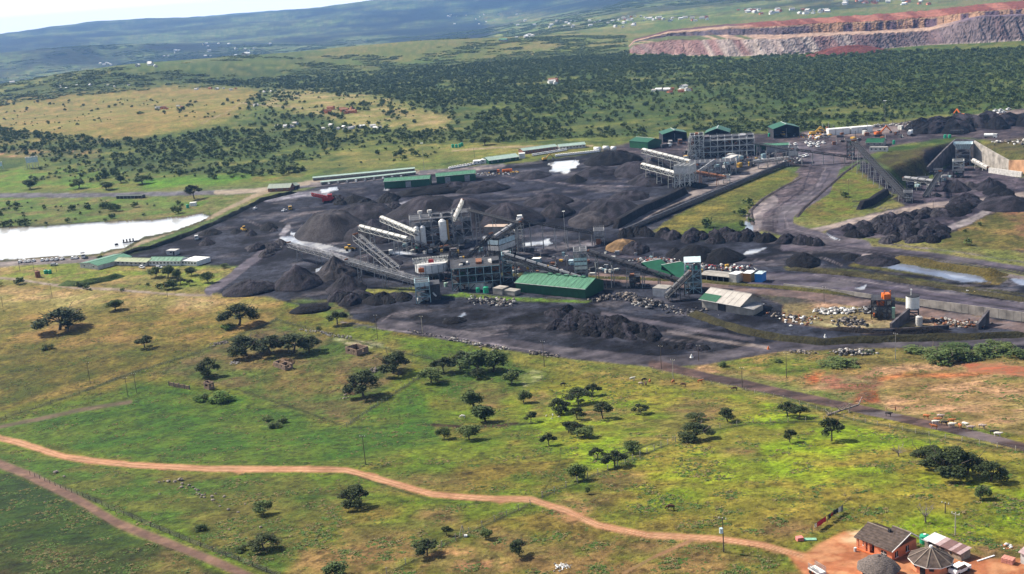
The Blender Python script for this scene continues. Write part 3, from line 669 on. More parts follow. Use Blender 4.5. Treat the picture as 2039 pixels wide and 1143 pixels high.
# ================================================================ SPOIL BANKS OF THE OPEN-CAST MINE
def spoil():
    xs = [1250, 1262, 1330, 1450, 1560, 1650, 1740, 1850, 1950, 2060, 2180]
    rows = {  # photograph row of each line of the bank at the columns above
        'toe':   [104, 108, 110, 113, 110, 104, 99, 90, 86, 80, 72],
        'crest': [100, 90, 79, 77, 76, 70, 66, 61, 33, 29, 22],
        'bench': [97, 84, 72, 69, 68, 64, 61, 54, 31, 27, 20],
        'top':   [96, 83, 66, 55, 51, 45, 41, 34, 22, 15, 6],
        'back':  [94, 78, 60, 48, 40, 34, 28, 20, 9, -2, -10]}
    off = {'crest': 32, 'bench': 150, 'top': 166, 'back': 520}
    n = 420
    X = np.linspace(1252, 2175, n)
    lines = []
    toe = np.interp(X, xs, rows['toe'])
    P0 = np.array([G(a, b) for a, b in zip(X[::6], toe[::6])])
    P0 = np.stack([np.interp(X, X[::6], P0[:, i]) for i in range(3)], 1)
    prev = P0 + np.array([0, 0, -2.0]); lines.append(prev)
    pts = {'toe': prev}
    for key in ('crest', 'bench', 'top', 'back'):
        yy = np.interp(X, xs, rows[key]) + 2.0 * (fbm(X / 24, X * 0 + len(key), 3, 5) - 0.5)
        a = np.array([at_y(p, q, P0[i, 1] + off[key] * min(1, 0.12 + i / 60)) for i, (p, q) in enumerate(zip(X, yy))])
        pts[key] = a
    pts['end'] = pts['back'] + np.array([0, 40, -60])
    seq = [('toe', 'crest', 14), ('crest', 'bench', 6), ('bench', 'top', 12), ('top', 'back', 10), ('back', 'end', 2)]
    R = []; C = []
    for (a, b, m) in seq:
        for j in range(m):
            t = j / m
            p = pts[a] * (1 - t) + pts[b] * t
            s = X
            face = (a, b) in (('toe', 'crest'), ('bench', 'top'))
            if face:
                # tipped rock runs down the face in slanting gullies
                sh = s + (t * 22 if a == 'toe' else 0)
                gl = fbm(sh / 9, sh * 0 + 3, 3, 7 if a == 'toe' else 9)
                p = p.copy(); p[:, 1] += (gl - 0.5) * 10 * math.sin(math.pi * min(1, t + 0.1)) + 5 * (fbm(s / 2.5, s * 0 + j, 3, 13) - 0.5)
                p[:, 2] += 2.2 * (fbm(s / 3, s * 0 + j * 1.7, 3, 17) - 0.5)
            else:
                p = p.copy(); p[:, 2] += 3 * (fbm(s / 8, s * 0 + j * 1.3, 3, 19) - 0.5)
            q = fbm((s + t * 24) / 10, s * 0 + 1 + t * 0.6, 4, 21)[:, None]; q2 = fbm((s + t * 24) / 34, s * 0, 3, 22)[:, None]
            if a == 'toe':
                c = L(168, 152, 152) * (1 - sstep(0.35, 0.7, q)) + L(226, 208, 198) * sstep(0.35, 0.7, q)
                rd = sstep(0.48, 0.66, q2); c = c * (1 - rd * 0.6) + L(176, 120, 116) * rd * 0.6
                rt = sstep(1650, 1740, s)[:, None]; c = c * (1 - rt * 0.8) + (L(150, 134, 138) * (1 - q) + L(122, 96, 104) * q) * rt * 0.8
                if t < 0.08: c = c * 0.4 + L(232, 214, 200) * 0.6
            elif a == 'crest':
                c = L(226, 190, 168) * np.ones((n, 1)); rt = sstep(1860, 1930, s)[:, None]; c = c * (1 - rt) + L(150, 130, 145) * rt
                lf = sstep(1600, 1540, s)[:, None] * sstep(0.5, 0.65, q2); c = c * (1 - lf) + L(120, 130, 84) * lf
            elif a == 'bench':
                lf = sstep(1580, 1640, s)[:, None]
                q3 = fbm(s / 12, s * 0 + 8, 2, 33)[:, None]
                c = L(124, 98, 112) * (1 - sstep(0.5, 0.62, q3)) + L(212, 168, 136) * sstep(0.5, 0.62, q3)
                c = c * lf + (L(96, 96, 124) * (1 - q) + L(150, 124, 116) * q) * (1 - lf)  # left part: the wall's shadow painted in as dark blue-grey
                if t > 0.8: c = c * 0.5 + L(236, 196, 150) * 0.5
            elif a == 'top':
                c = L(176, 100, 84) * (1 - 0.3 * q) * np.ones((n, 1)) + L(214, 160, 130) * 0.35 * (q2 > 0.52)
                lf = sstep(1520, 1440, s)[:, None]; c = c * (1 - lf) + (L(128, 92, 98) if t > 0.45 else L(222, 186, 160)) * lf
            else:
                c = L(150, 100, 86) * np.ones((n, 1))
            c = c * (0.85 + 0.3 * fbm(s / 3, s * 0 + j * 2.1, 2, 35))[:, None]
            R.append(p); C.append(np.clip(c, 0.01, 0.8))
    R.append(pts['end']); C.append(C[-1])
    me = grid_mesh('spoil_bank', np.array(R), np.array(C), M_ROCK, False)
    o = bpy.data.objects.new('spoil_bank', me); link(o); o['kind'] = 'structure'
spoil()

# ================================================================ VEGETATION PROTOTYPES
def leafmat(name, a, b, sat=1.0):
    m = bpy.data.materials.new(name); m.use_nodes = True
    nt = m.node_tree; bs = nt.nodes['Principled BSDF']
    bs.inputs['Roughness'].default_value = 0.75; bs.inputs['Specular IOR Level'].default_value = 0.15
    oi = nt.nodes.new('ShaderNodeObjectInfo'); geo = nt.nodes.new('ShaderNodeNewGeometry')
    ad = nt.nodes.new('ShaderNodeMath'); ad.operation = 'MULTIPLY_ADD'; ad.inputs[1].default_value = 0.55
    r2 = nt.nodes.new('ShaderNodeMath'); r2.operation = 'MULTIPLY'; r2.inputs[1].default_value = 0.45
    nt.links.new(geo.outputs['Random Per Island'], r2.inputs[0])
    nt.links.new(oi.outputs['Random'], ad.inputs[0]); nt.links.new(r2.outputs[0], ad.inputs[2])
    mx = nt.nodes.new('ShaderNodeMix'); mx.data_type = 'RGBA'
    mx.inputs['A'].default_value = (*a, 1); mx.inputs['B'].default_value = (*b, 1)
    nt.links.new(ad.outputs[0], mx.inputs['Factor'])
    nt.links.new(mx.outputs['Result'], bs.inputs['Base Color'])
    return m
M_LEAF = leafmat('acacia_leaves', (0.022, 0.036, 0.013), (0.058, 0.074, 0.026))
M_LEAF2 = leafmat('bush_leaves', (0.036, 0.066, 0.022), (0.125, 0.16, 0.045))
M_LEAF3 = leafmat('rank_leaves', (0.05, 0.11, 0.018), (0.09, 0.15, 0.03))
M_DRY = leafmat('dry_grass', (0.16, 0.13, 0.05), (0.24, 0.19, 0.09))
M_BARK = mat('bark', (0.09, 0.07, 0.055), var=0.2, scale=6)
M_GBARK = mat('grey_bark', (0.2, 0.17, 0.15), var=0.2, scale=6)

def leaves(rng, cen, rad, n, size, flat=1.0):
    """n small leaf faces around the clump centres"""
    V = []; k = len(cen)
    ci = rng.randint(0, k, n)
    d = rng.normal(size=(n, 3)); d /= np.linalg.norm(d, axis=1)[:, None]
    rr = rng.rand(n) ** 0.45
    c = np.array(cen)[ci]; r = np.array(rad)[ci]
    p = c + d * (rr[:, None] * r)
    a = rng.normal(size=(n, 3)); a /= np.linalg.norm(a, axis=1)[:, None]
    b = np.cross(a, rng.normal(size=(n, 3))); b /= np.linalg.norm(b, axis=1)[:, None]
    a[:, 2] *= flat; b[:, 2] *= flat
    s = size * (0.6 + 0.8 * rng.rand(n))[:, None]
    V = np.stack([p - a * s - b * s * 0.6, p + a * s - b * s * 0.6, p + a * s + b * s * 0.6, p - a * s + b * s * 0.6], 1).reshape(-1, 3)
    V = V + (rng.rand(*V.shape) - 0.5) * size * 0.5
    return V

def leafmesh(name, V, m):
    me = bpy.data.meshes.new(name)
    fill_mesh(me, V, np.arange(len(V)).reshape(-1, 4), None, False)
    me.materials.append(m); return me

def make_tree(kind, seed):
    """unit tree: crown about 1 wide, 1 high (scaled by the placer). returns (trunk mesh, crown mesh)"""
    rng = np.random.RandomState(seed); b = MB(); cen = []; rad = []
    fork = {'acacia': 0.34, 'round': 0.2, 'shrub': 0.05, 'bare': 0.3, 'wide': 0.3}[kind]
    lean = (rng.rand(2) - 0.5) * 0.12
    f = Vector((lean[0], lean[1], fork)); tw = 0.035 if kind != 'bare' else 0.045
    b.cyl((0, 0, -0.08), f, tw, tw * 0.7, 7)
    nl = 6 if kind != 'bare' else 7
    for i in range(nl):
        t = 2 * math.pi * (i + rng.rand() * 0.6) / nl
        R = {'acacia': 0.36, 'round': 0.28, 'shrub': 0.3, 'bare': 0.42, 'wide': 0.4}[kind] * (0.6 + 0.6 * rng.rand())
        zt = {'acacia': 0.84, 'round': 0.7, 'shrub': 0.6, 'bare': 0.85, 'wide': 0.78}[kind] + 0.12 * (rng.rand() - 0.5)
        e = Vector((math.cos(t) * R, math.sin(t) * R, zt)); m = f.lerp(e, 0.5) + Vector((0, 0, -0.04))
        b.cyl(f, m, tw * 0.6, tw * 0.4, 5, False); b.cyl(m, e, tw * 0.4, tw * 0.15, 5, False)
        for q in range(2 if kind != 'bare' else 5):
            s2 = m.lerp(e, rng.rand()); e2 = s2 + Vector(((rng.rand() - 0.5) * 0.34, (rng.rand() - 0.5) * 0.34, 0.06 + 0.16 * rng.rand()))
            b.cyl(s2, e2, tw * 0.22, tw * 0.06, 4, False)
        cen.append(e)
    nc = {'acacia': 13, 'round': 14, 'shrub': 9, 'bare': 0, 'wide': 17}[kind]
    C = []
    for i in range(nc):
        t = rng.rand() * 2 * math.pi; q = math.sqrt(rng.rand())
        if kind in ('acacia', 'wide'):
            r = 0.39 * q; z = 0.80 - 0.34 * q * q + 0.16 * (rng.rand() - 0.5); rr = (0.17, 0.17, 0.12)
            if kind == 'wide': z = 0.80 - 0.50 * q * q + 0.22 * (rng.rand() - 0.5); rr = (0.16, 0.16, 0.13)
        elif kind == 'round':
            r = 0.33 * q; z = 0.34 + 0.52 * rng.rand() * (1 - 0.5 * q); rr = (0.19, 0.19, 0.17)
        else:
            r = 0.36 * q; z = 0.12 + 0.62 * rng.rand() * (1 - q * 0.7); rr = (0.2, 0.2, 0.22)
        s = 0.75 + 0.5 * rng.rand()
        C.append(((math.cos(t) * r, math.sin(t) * r, z), tuple(a * s for a in rr)))
    tm = b.build('trunk', M_GBARK if kind == 'bare' else M_BARK); me = tm.data; bpy.data.objects.remove(tm)
    cm = None
    if C:
        n = {'acacia': 2300, 'round': 2400, 'shrub': 1300, 'wide': 4000}[kind]
        V = leaves(rng, [c[0] for c in C], [c[1] for c in C], n, 0.030 if kind != 'wide' else 0.023, 0.6)
        cm = leafmesh('crown', V, {'acacia': M_LEAF, 'wide': M_LEAF, 'round': M_LEAF2, 'shrub': M_LEAF2}[kind])
    return me, cm
TREES = {k: [make_tree(k, s + 10 * i) for i in range(n)] for k, n, s in (('acacia', 5, 100), ('round', 4, 200), ('shrub', 3, 300), ('bare', 2, 400), ('wide', 2, 500))}
GREEN = []
for me, cm in [TREES['shrub'][0], TREES['shrub'][1]]:
    c2 = cm.copy(); c2.materials[0] = M_LEAF3; GREEN.append((me, c2))
TREES['green'] = GREEN
_trng = random.Random(4)
def tree(x, y, w, h, kind, label, group=None, cat=None, hscale=1.0):
    p = G(x, y); k = mpp(p)
    i = _trng.randrange(len(TREES[kind])); me, cm = TREES[kind][i]
    nm = {'acacia': 'acacia_tree', 'wide': 'acacia_tree', 'round': 'bush_tree', 'shrub': 'shrub', 'green': 'shrub', 'bare': 'bare_tree'}[kind]
    e = empty(nm, p, label, cat or ('shrub' if nm == 'shrub' else 'tree'), group, _trng.random() * 6.28)
    e.scale = (w * k * 1.22, w * k * 1.22, h * k * 1.12 * hscale)
    o = bpy.data.objects.new('trunk', me); link(o, e)
    if cm is not None:
        o = bpy.data.objects.new('crown', cm); link(o, e)
    return e

T = tree
T(118, 657, 84, 44, 'wide', 'big spreading acacia standing alone in the dry field, leftmost large tree')
T(135, 660, 30, 20, 'acacia', 'low crown under the right side of the big spreading acacia in the dry field')
T(228, 618, 34, 22, 'round', 'dense round dark tree alone in the dry field')
T(95, 696, 22, 16, 'shrub', 'small dark shrub below the big spreading acacia')
T(288, 692, 32, 24, 'acacia', 'small flat-topped acacia in the middle of the left field')
T(476, 647, 66, 44, 'wide', 'open spreading acacia beside the corner of the field fence')
T(450, 655, 30, 16, 'green', 'green shrub under the left side of the open spreading acacia by the fence')
T(672, 646, 34, 27, 'acacia', 'acacia at the coal yard edge beside the fence corner')
T(632, 656, 13, 11, 'shrub', 'tiny dark shrub left of the acacia at the coal yard edge')
T(492, 708, 64, 38, 'wide', 'leftmost acacia of the row behind the roofless hut')
T(540, 704, 62, 36, 'wide', 'second acacia from the left in the row behind the roofless hut')
T(584, 702, 68, 40, 'wide', 'third acacia from the left in the row behind the roofless hut')
T(616, 700, 44, 32, 'acacia', 'rightmost acacia of the row behind the roofless hut')
T(414, 748, 46, 34, 'wide', 'dark acacia above the small stone outhouse')
T(405, 797, 34, 18, 'green', 'bright green shrub left of the stone outhouse corner')
T(440, 800, 52, 26, 'green', 'larger bright green shrub below the stone outhouse')
T(530, 838, 22, 14, 'shrub', 'upper dark shrub of three in the green hollow')
T(545, 852, 30, 15, 'shrub', 'lowest dark shrub of three in the green hollow')
T(562, 842, 24, 14, 'shrub', 'right dark shrub of three in the green hollow')
T(725, 790, 68, 52, 'wide', 'large dark acacia beside the rubble pile')
T(783, 744, 62, 42, 'wide', 'broad dark acacia right of the roofless ruin')
T(858, 762, 46, 32, 'round', 'dense tree at the bend of the wire fence')
T(884, 742, 42, 30, 'acacia', 'leftmost acacia of the grove by the coal yard')
T(916, 736, 48, 36, 'acacia', 'acacia second from left in the grove by the coal yard')
T(948, 742, 68, 46, 'round', 'tallest dark acacia in the middle of the grove by the coal yard')
T(982, 740, 64, 44, 'round', 'rightmost broad acacia of the grove by the coal yard')
T(952, 754, 26, 22, 'acacia', 'small acacia standing in front of the grove')
T(1018, 765, 36, 28, 'round', 'round tree beside the pale stony patch')
T(945, 812, 50, 40, 'round', 'upper of two dense dark trees in the middle meadow')
T(968, 840, 54, 40, 'round', 'lower of two dense dark trees in the middle meadow')
T(1042, 802, 34, 28, 'round', 'dark round tree between the grove and the gully')
T(1057, 841, 26, 22, 'acacia', 'small acacia at the edge of the gully')
T(884, 874, 30, 26, 'round', 'small round tree below the gully, left of a pair')
T(934, 876, 42, 32, 'round', 'round tree below the gully, right of a pair')
T(1118, 822, 44, 30, 'wide', 'flat acacia left of the bare orange hollow')
T(1152, 804, 50, 30, 'acacia', 'broad acacia above the bare orange hollow')
T(1181, 788, 30, 24, 'acacia', 'small acacia uppermost above the orange hollow')
T(1201, 834, 40, 34, 'acacia', 'acacia on the right rim of the orange hollow')
T(1150, 836, 30, 26, 'acacia', 'thin acacia on the left rim of the orange hollow')
T(1093, 887, 28, 24, 'acacia', 'small upright acacia standing alone below the orange hollow')
T(1132, 862, 26, 24, 'acacia', 'left acacia of the clump below the orange hollow')
T(1149, 868, 30, 28, 'acacia', 'middle acacia of the clump below the orange hollow')
T(1166, 872, 38, 24, 'round', 'dense right bush of the clump below the orange hollow')
T(1276, 824, 30, 20, 'acacia', 'small acacia alone on the bright grass right of the orange hollow')
T(1386, 838, 36, 16, 'acacia', 'small flat acacia directly above the broad one in the right meadow')
T(1388, 876, 64, 32, 'wide', 'broad flat acacia beside the old cross fence')
T(1449, 839, 38, 28, 'acacia', 'round-crowned acacia on the cross fence')
T(1569, 829, 36, 28, 'acacia', 'left of two thin acacias below the dirt track')
T(1592, 833, 32, 27, 'acacia', 'right of two thin acacias below the dirt track')
T(1573, 881, 26, 28, 'acacia', 'slim small acacia left of the tall two-tiered one')
T(1656, 878, 42, 50, 'acacia', 'tall two-tiered acacia near the fallen dead tree')
T(1190, 914, 28, 22, 'acacia', 'small acacia at the left of the line along the post fence')
T(1224, 930, 46, 32, 'acacia', 'broad acacia in the line along the post fence')
T(1262, 902, 36, 26, 'round', 'dark acacia at the upper end of the post fence')
T(1150, 956, 40, 34, 'round', 'dark bushy tree beside the lower end of the post fence')
T(1171, 984, 11, 16, 'round', 'tiny sapling on the meadow right of the post fence')
T(1848, 928, 66, 38, 'wide', 'left tree of the big dark clump in the right meadow')
T(1888, 950, 84, 58, 'wide', 'largest tree in the middle of the dark clump in the right meadow')
T(1925, 944, 60, 48, 'wide', 'tree on the right of the dark clump in the right meadow')
T(1972, 958, 56, 44, 'wide', 'bushy tree standing just right of the dark clump')
T(1952, 994, 38, 30, 'round', 'small round tree below the dark clump in the right meadow')
T(1790, 909, 34, 22, 'bare', 'leafless stunted tree left of the dark clump')
T(1843, 1040, 36, 36, 'bare', 'leafless tree behind the pink cottage')
T(525, 1024, 38, 28, 'round', 'small dark tree by the scattered field stones')
T(400, 1056, 26, 18, 'shrub', 'low dark shrub near the lower track fence')
T(527, 1094, 54, 32, 'wide', 'dark spreading tree between the lower track and meadow')
T(482, 1098, 26, 18, 'shrub', 'shrub in the hollow left of the dark spreading tree')
T(702, 1010, 62, 42, 'wide', 'spreading acacia below the winding red track')
T(850, 1106, 48, 32, 'acacia', 'dark acacia beside the lower wire fence')
T(890, 1066, 22, 20, 'acacia', 'thin small tree just left of the tripod of poles')
T(968, 1073, 28, 22, 'round', 'small round tree right of the tripod of poles')
T(1034, 1106, 40, 32, 'acacia', 'flat-topped acacia on the bare pink ground')
T(668, 1146, 50, 28, 'round', 'dark bush cut off by the lower edge of the picture')
T(310, 552, 28, 22, 'round', 'leftmost garden tree in front of the green-roofed offices')
T(334, 552, 30, 28, 'round', 'tallest garden tree in front of the green-roofed offices')
T(352, 556, 24, 24, 'round', 'third garden tree in front of the green-roofed offices')
T(382, 548, 22, 18, 'round', 'garden tree near the white flat-roofed block')
T(343, 568, 16, 12, 'acacia', 'lower small garden tree below the tallest one')
T(360, 566, 18, 13, 'acacia', 'lower small garden tree in the middle of the lawn')
T(378, 568, 14, 12, 'acacia', 'lower small garden tree at the right of the lawn')
T(415, 562, 26, 22, 'round', 'garden tree on the bank beside the dirt ramp')
T(448, 533, 16, 9, 'round', 'little round bush at the head of the dirt ramp')
T(200, 516, 14, 9, 'round', 'dark round bush at the end of the parked white cars')
T(387, 396, 32, 28, 'acacia', 'flat-crowned tree on the main road verge above the reservoir')
T(966, 289, 27, 19, 'round', 'lone dark round tree on the pale grass above the yard')
T(575, 344, 30, 16, 'round', 'dark tree at the end of the pale slope left of the car shelters')
T(60, 376, 26, 20, 'round', 'dark tree near the road at the left edge')
T(157, 375, 30, 20, 'round', 'second dark tree near the road from the left edge')
T(212, 378, 30, 17, 'round', 'third dark tree near the road from the left edge')
T(284, 366, 34, 18, 'round', 'wide dark bush near the road')
T(242, 364, 22, 18, 'round', 'upright dark bush near the road')
for i, (x, y, w, h) in enumerate([(1668, 728, 66, 20), (1700, 728, 44, 16), (1878, 722, 72, 36), (1918, 716, 60, 30), (1960, 706, 70, 24), (1850, 700, 80, 18), (1900, 694, 60, 16), (2000, 700, 50, 20), (2030, 712, 50, 24), (1725, 704, 22, 12), (1988, 686, 40, 14), (1440, 730, 20, 14), (1550, 722, 16, 10)]):
    T(x, y, w, h, 'shrub', ['sprawling dark thicket below the boulder pile', 'right end of the thicket below the boulder pile', 'tall thornbush at the left of the bushes by the bend', 'dark thornbush in the middle of the bushes by the bend', 'wide thornbush at the right of the bushes by the bend', 'long low thornbush at the roadside', 'roadside thornbush nearest the bend', 'thornbush beside the red bank', 'thornbush at the right edge of the picture',
        'lone bush at the roadside right of the light pole', 'low bush between road and right edge', 'dry bush beside the track fork', 'small bush beside the wooden pole'][i])

# ---------------------------------------------------------------- bushveld: the largest as things, the rest as stuff
def blob_bush(seed, n=110, lobes=4):
    rng = np.random.RandomState(seed); cen = []; rad = []
    for i in range(lobes):
        t = rng.rand() * 6.28; q = 0.26 * math.sqrt(rng.rand())
        cen.append((math.cos(t) * q, math.sin(t) * q, 0.30 + 0.2 * rng.rand())); s = 0.26 + 0.1 * rng.rand(); rad.append((s, s, s * 0.9))
    V = leaves(rng, cen, rad, n, 0.085, 0.8)
    return leafmesh('bush', V, M_LEAF2)
BUSH = [blob_bush(600 + i) for i in range(5)]
def clump(seed):
    rng = np.random.RandomState(seed); cen = []; rad = []
    for i in range(9):
        x, y = (rng.rand(2) - 0.5) * 0.9
        s = 0.12 + 0.1 * rng.rand(); cen.append((x, y, s * 0.9)); rad.append((s, s, s * 0.8))
    return leafmesh('bush_clump', leaves(rng, cen, rad, 170, 0.055, 0.8), M_LEAF2)
CLUMP = [clump(700 + i) for i in range(4)]
TUFT = []
for i in range(3):
    rng = np.random.RandomState(800 + i)
    TUFT.append(leafmesh('tuft', leaves(rng, [(0, 0, 0.2), (0.2, 0.1, 0.15), (-0.2, -0.1, 0.12)], [(0.3, 0.3, 0.2)] * 3, 26, 0.13, 0.6), [M_LEAF3, M_DRY, M_LEAF2][i]))

def scatter(name, P, S, variants, label, rot=True):
    cc = bpy.data.collections.new(name + '_kinds')
    for i, v in enumerate(variants):
        cc.objects.link(bpy.data.objects.new('%s_kind_%02d' % (name, i), v))
    n = len(P); rng = np.random.RandomState(9)
    me = bpy.data.meshes.new(name); me.vertices.add(n); me.vertices.foreach_set('co', P.astype(np.float32).ravel())
    a = me.attributes.new('scl', 'FLOAT_VECTOR', 'POINT'); a.data.foreach_set('vector', S.astype(np.float32).ravel())
    r = np.zeros((n, 3)); r[:, 2] = rng.rand(n) * 6.28
    a = me.attributes.new('rot', 'FLOAT_VECTOR', 'POINT'); a.data.foreach_set('vector', r.astype(np.float32).ravel())
    a = me.attributes.new('idx', 'INT', 'POINT'); a.data.foreach_set('value', rng.randint(0, len(variants), n).astype(np.int32))
    o = bpy.data.objects.new(name, me); link(o); tag(o, label, None, None, 'stuff'); o['category'] = 'vegetation'
    ng = bpy.data.node_groups.new(name + '_scatter', 'GeometryNodeTree')
    ng.interface.new_socket('Geometry', in_out='INPUT', socket_type='NodeSocketGeometry')
    ng.interface.new_socket('Geometry', in_out='OUTPUT', socket_type='NodeSocketGeometry')
    N = ng.nodes; gi = N.new('NodeGroupInput'); go = N.new('NodeGroupOutput')
    ci = N.new('GeometryNodeCollectionInfo'); ci.inputs['Collection'].default_value = cc
    ci.inputs['Separate Children'].default_value = True; ci.inputs['Reset Children'].default_value = True
    io = N.new('GeometryNodeInstanceOnPoints'); io.inputs['Pick Instance'].default_value = True
    def na(nm, ty):
        q = N.new('GeometryNodeInputNamedAttribute'); q.data_type = ty; q.inputs['Name'].default_value = nm
        return q.outputs['Attribute']
    e2r = N.new('FunctionNodeEulerToRotation')
    ng.links.new(gi.outputs[0], io.inputs['Points']); ng.links.new(ci.outputs[0], io.inputs['Instance'])
    ng.links.new(na('idx', 'INT'), io.inputs['Instance Index']); ng.links.new(na('rot', 'FLOAT_VECTOR'), e2r.inputs[0])
    ng.links.new(e2r.outputs[0], io.inputs['Rotation']); ng.links.new(na('scl', 'FLOAT_VECTOR'), io.inputs['Scale'])
    ng.links.new(io.outputs[0], go.inputs[0])
    md = o.modifiers.new('scatter', 'NODES'); md.node_group = ng
    return o

# density zones in photograph pixels: (polygon, bushes per 100 m2 at full density, clumping threshold)
def veg():
    rng = np.random.RandomState(12)
    P = []; S = []
    # near and middle distance: single bushes
    N0 = 320000
    r = np.sqrt(rng.rand(N0) * (2700 ** 2 - 650 ** 2) + 650 ** 2); a = np.radians(rng.rand(N0) * 58 - 29)
    x = r * np.sin(a); y = r * np.cos(a); z = Z(x, y); u, v = proj(x, y, z)
    area = math.radians(58) / 2 * (2700 ** 2 - 650 ** 2) / 100
    dens = np.zeros(N0); n, nb, nn = bushnoise(x, y)
    for poly, d, th in DZ:
        m = (sdist(u + 30 * (n - 0.5), v + 10 * (nb - 0.5), poly) > 0)
        dens = np.maximum(dens, np.where(m, d * sstep(th - 0.02, th + 0.12, nn), 0))
    for poly in OPEN:
        dens *= np.where(sdist(u, v, poly) > 0, 0.35, 1)
    keep = rng.rand(N0) < dens * area / N0
    x, y, z, r = x[keep], y[keep], z[keep], r[keep]; U1, V1 = u[keep], v[keep]
    w = (2.6 + 7.5 * rng.rand(len(x)) ** 2.4)
    S1 = np.stack([w, w, w * (0.75 + 0.35 * rng.rand(len(x)))], 1); P1 = np.stack([x, y, z - 0.2], 1)
    app = w / np.hypot(x, y)
    order = np.argsort(-app)
    big = order[:200]; rest = order[200:]
    for i in big:
        o = bpy.data.objects.new('bush', BUSH[i % 5]); o.location = P1[i]; o.scale = S1[i]; o.rotation_euler = (0, 0, float(rng.rand() * 6.28))
        link(o)
        uu, vv = float(U1[i]), float(V1[i])
        where = next((t for t, a, b, c, d in (('on the grass between main road and reservoir', -80, 398, 560, 470), ('on the verge of the dry field by the office lawn', -80, 540, 480, 600), ('on the grass slope left of the haul road bend', 1280, 330, 1600, 480), ('on the grass slope beside the long steep conveyor', 1580, 320, 1790, 445),
            ('on the weedy bank beside the ponds', 1680, 505, 2120, 620), ('on the dry slope at the right edge below the pit', 1860, 400, 2120, 512), ('in the scrub left of the road at the left edge', -80, 300, 200, 398), ('in the left bushveld above the main road', 200, 240, 420, 400), ('in the bushveld above the gatehouse', 420, 240, 600, 400), ('in the bushveld above the car shelters', 600, 230, 860, 345), ('in the bushveld behind the contractor camp', 860, 150, 1180, 300), ('in the bushveld behind the upper workshops', 1180, 150, 1640, 300), ('in the bushveld behind the upper stockyard', 1640, 100, 2120, 262)) if a <= uu <= c and b <= vv <= d), 'in the bushveld beyond the mine')
        tag(o, ('broad' if S1[i, 0] > 8.2 else 'medium round' if S1[i, 0] > 6.5 else 'small round') + ' dark green bush ' + where, 'bush', 'bushes ' + where)
    scatter('bushveld', P1[rest], S1[rest], BUSH, 'dense dark bushveld covering the plain behind the mine')
    # far: clumps
    N1 = 60000
    r = np.sqrt(rng.rand(N1) * (8200 ** 2 - 2600 ** 2) + 2600 ** 2); a = np.radians(rng.rand(N1) * 58 - 29)
    x = r * np.sin(a); y = r * np.cos(a); z = Z(x, y); n = fbm(x / 320, y / 320, 4, 95, 0.6)
    u, v = proj(x, y, z)
    d = sstep(0.44, 0.58, n) * sstep(0.36, 0.56, fbm(x / 60, y / 60, 3, 94))
    d = np.where(sdist(u, v, [(1240, 20), (2200, -30), (2200, 90), (1600, 115), (1240, 112)]) > -3, 0, d)
    d = np.maximum(d, 0.9 * (sdist(u, v, [(120, 160), (300, 108), (560, 112), (700, 135), (640, 172), (330, 165), (100, 182)]) > 0) * sstep(0.40, 0.50, n))
    keep = rng.rand(N1) < d
    x, y, z = x[keep], y[keep], z[keep]; w = 18 + 20 * rng.rand(len(x))
    scatter('distant_bush', np.stack([x, y, z - 0.5], 1), np.stack([w, w, w * 0.32], 1), CLUMP, 'far bush fading into the haze towards the hills')
    # grass tussocks over the foreground slope
    N2 = 130000
    u = rng.rand(N2) * 2200 - 80; v = 560 + 620 * rng.rand(N2) ** 0.9
    # rays to ground (vectorised two-step)
    dx = FWD[None] + RGT[None] * ((u - W0 / 2) / FPX)[:, None] + UPV[None] * ((H0 / 2 - v) / FPX)[:, None]
    t = -110 / dx[:, 2]
    for _ in range(30):
        x = dx[:, 0] * t; y = dx[:, 1] * t; t = t * 0.4 + 0.6 * (Z(x, y) - CAM[2]) / dx[:, 2]
    x = dx[:, 0] * t; y = dx[:, 1] * t; z = Z(x, y)
    n = fbm(x / 7, y / 7, 4, 97, 0.6)
    bad = np.zeros(N2, bool)
    for c, poly, soft, ca, cb, wl, wob, sd, line, w in ZN:
        if c in ('coal', 'haul', 'track', 'res', 'pond'):
            bad |= (sdist(u, v, poly) > -3) if poly else (ldist(u, v, line) < w + 3)
    keep = (~bad) & (n > 0.45) & (rng.rand(N2) < sstep(0.42, 0.62, n))
    x, y, z, n = x[keep], y[keep], z[keep], n[keep]; w = 0.3 + 0.7 * rng.rand(len(x)) ** 2 + 1.0 * (n > 0.62) * rng.rand(len(x))
    scatter('grass_tussocks', np.stack([x, y, z - 0.05], 1), np.stack([w, w, w * 0.5], 1), TUFT, 'tussocks of rough grass all over the foreground slope')
veg()
# ================================================================ MATERIALS FOR BUILT THINGS
GREEN_ROOF = mat('green_roof_sheet', L(112, 178, 140) * 1.0, 0.45, var=0.22, scale=0.5, streak=(3, 0.4, 1))
PALE_ROOF = mat('bleached_green_roof', L(214, 242, 226), 0.4, var=0.1, scale=0.4)
DKGREEN = mat('dark_green_sheet', L(26, 104, 66) * 1.1, 0.5, var=0.12, scale=0.5)
MIDGREEN = mat('mid_green_sheet', L(44, 122, 84), 0.45, var=0.14, scale=0.4)
WHITE = mat('white_paint', (0.72, 0.72, 0.70), 0.5, var=0.08, scale=0.8)
OFFW = mat('dusty_white_wall', (0.52, 0.50, 0.48), 0.7, var=0.16, scale=0.6)
GREY_STEEL = mat('dusty_grey_steel', (0.26, 0.26, 0.27), 0.6, var=0.2, scale=1.0)
PALE_STEEL = mat('pale_steel', (0.50, 0.50, 0.47), 0.55, var=0.2, scale=0.8)
DARK_STEEL = mat('sooty_steel', (0.045, 0.045, 0.052), 0.6, var=0.3, scale=1.0)
BLUE_STEEL = mat('pale_blue_steel', (0.26, 0.38, 0.42), 0.6, var=0.2, scale=1.0)
BELT = mat('conveyor_belt', (0.035, 0.035, 0.04), 0.7, var=0.25, scale=1.0)
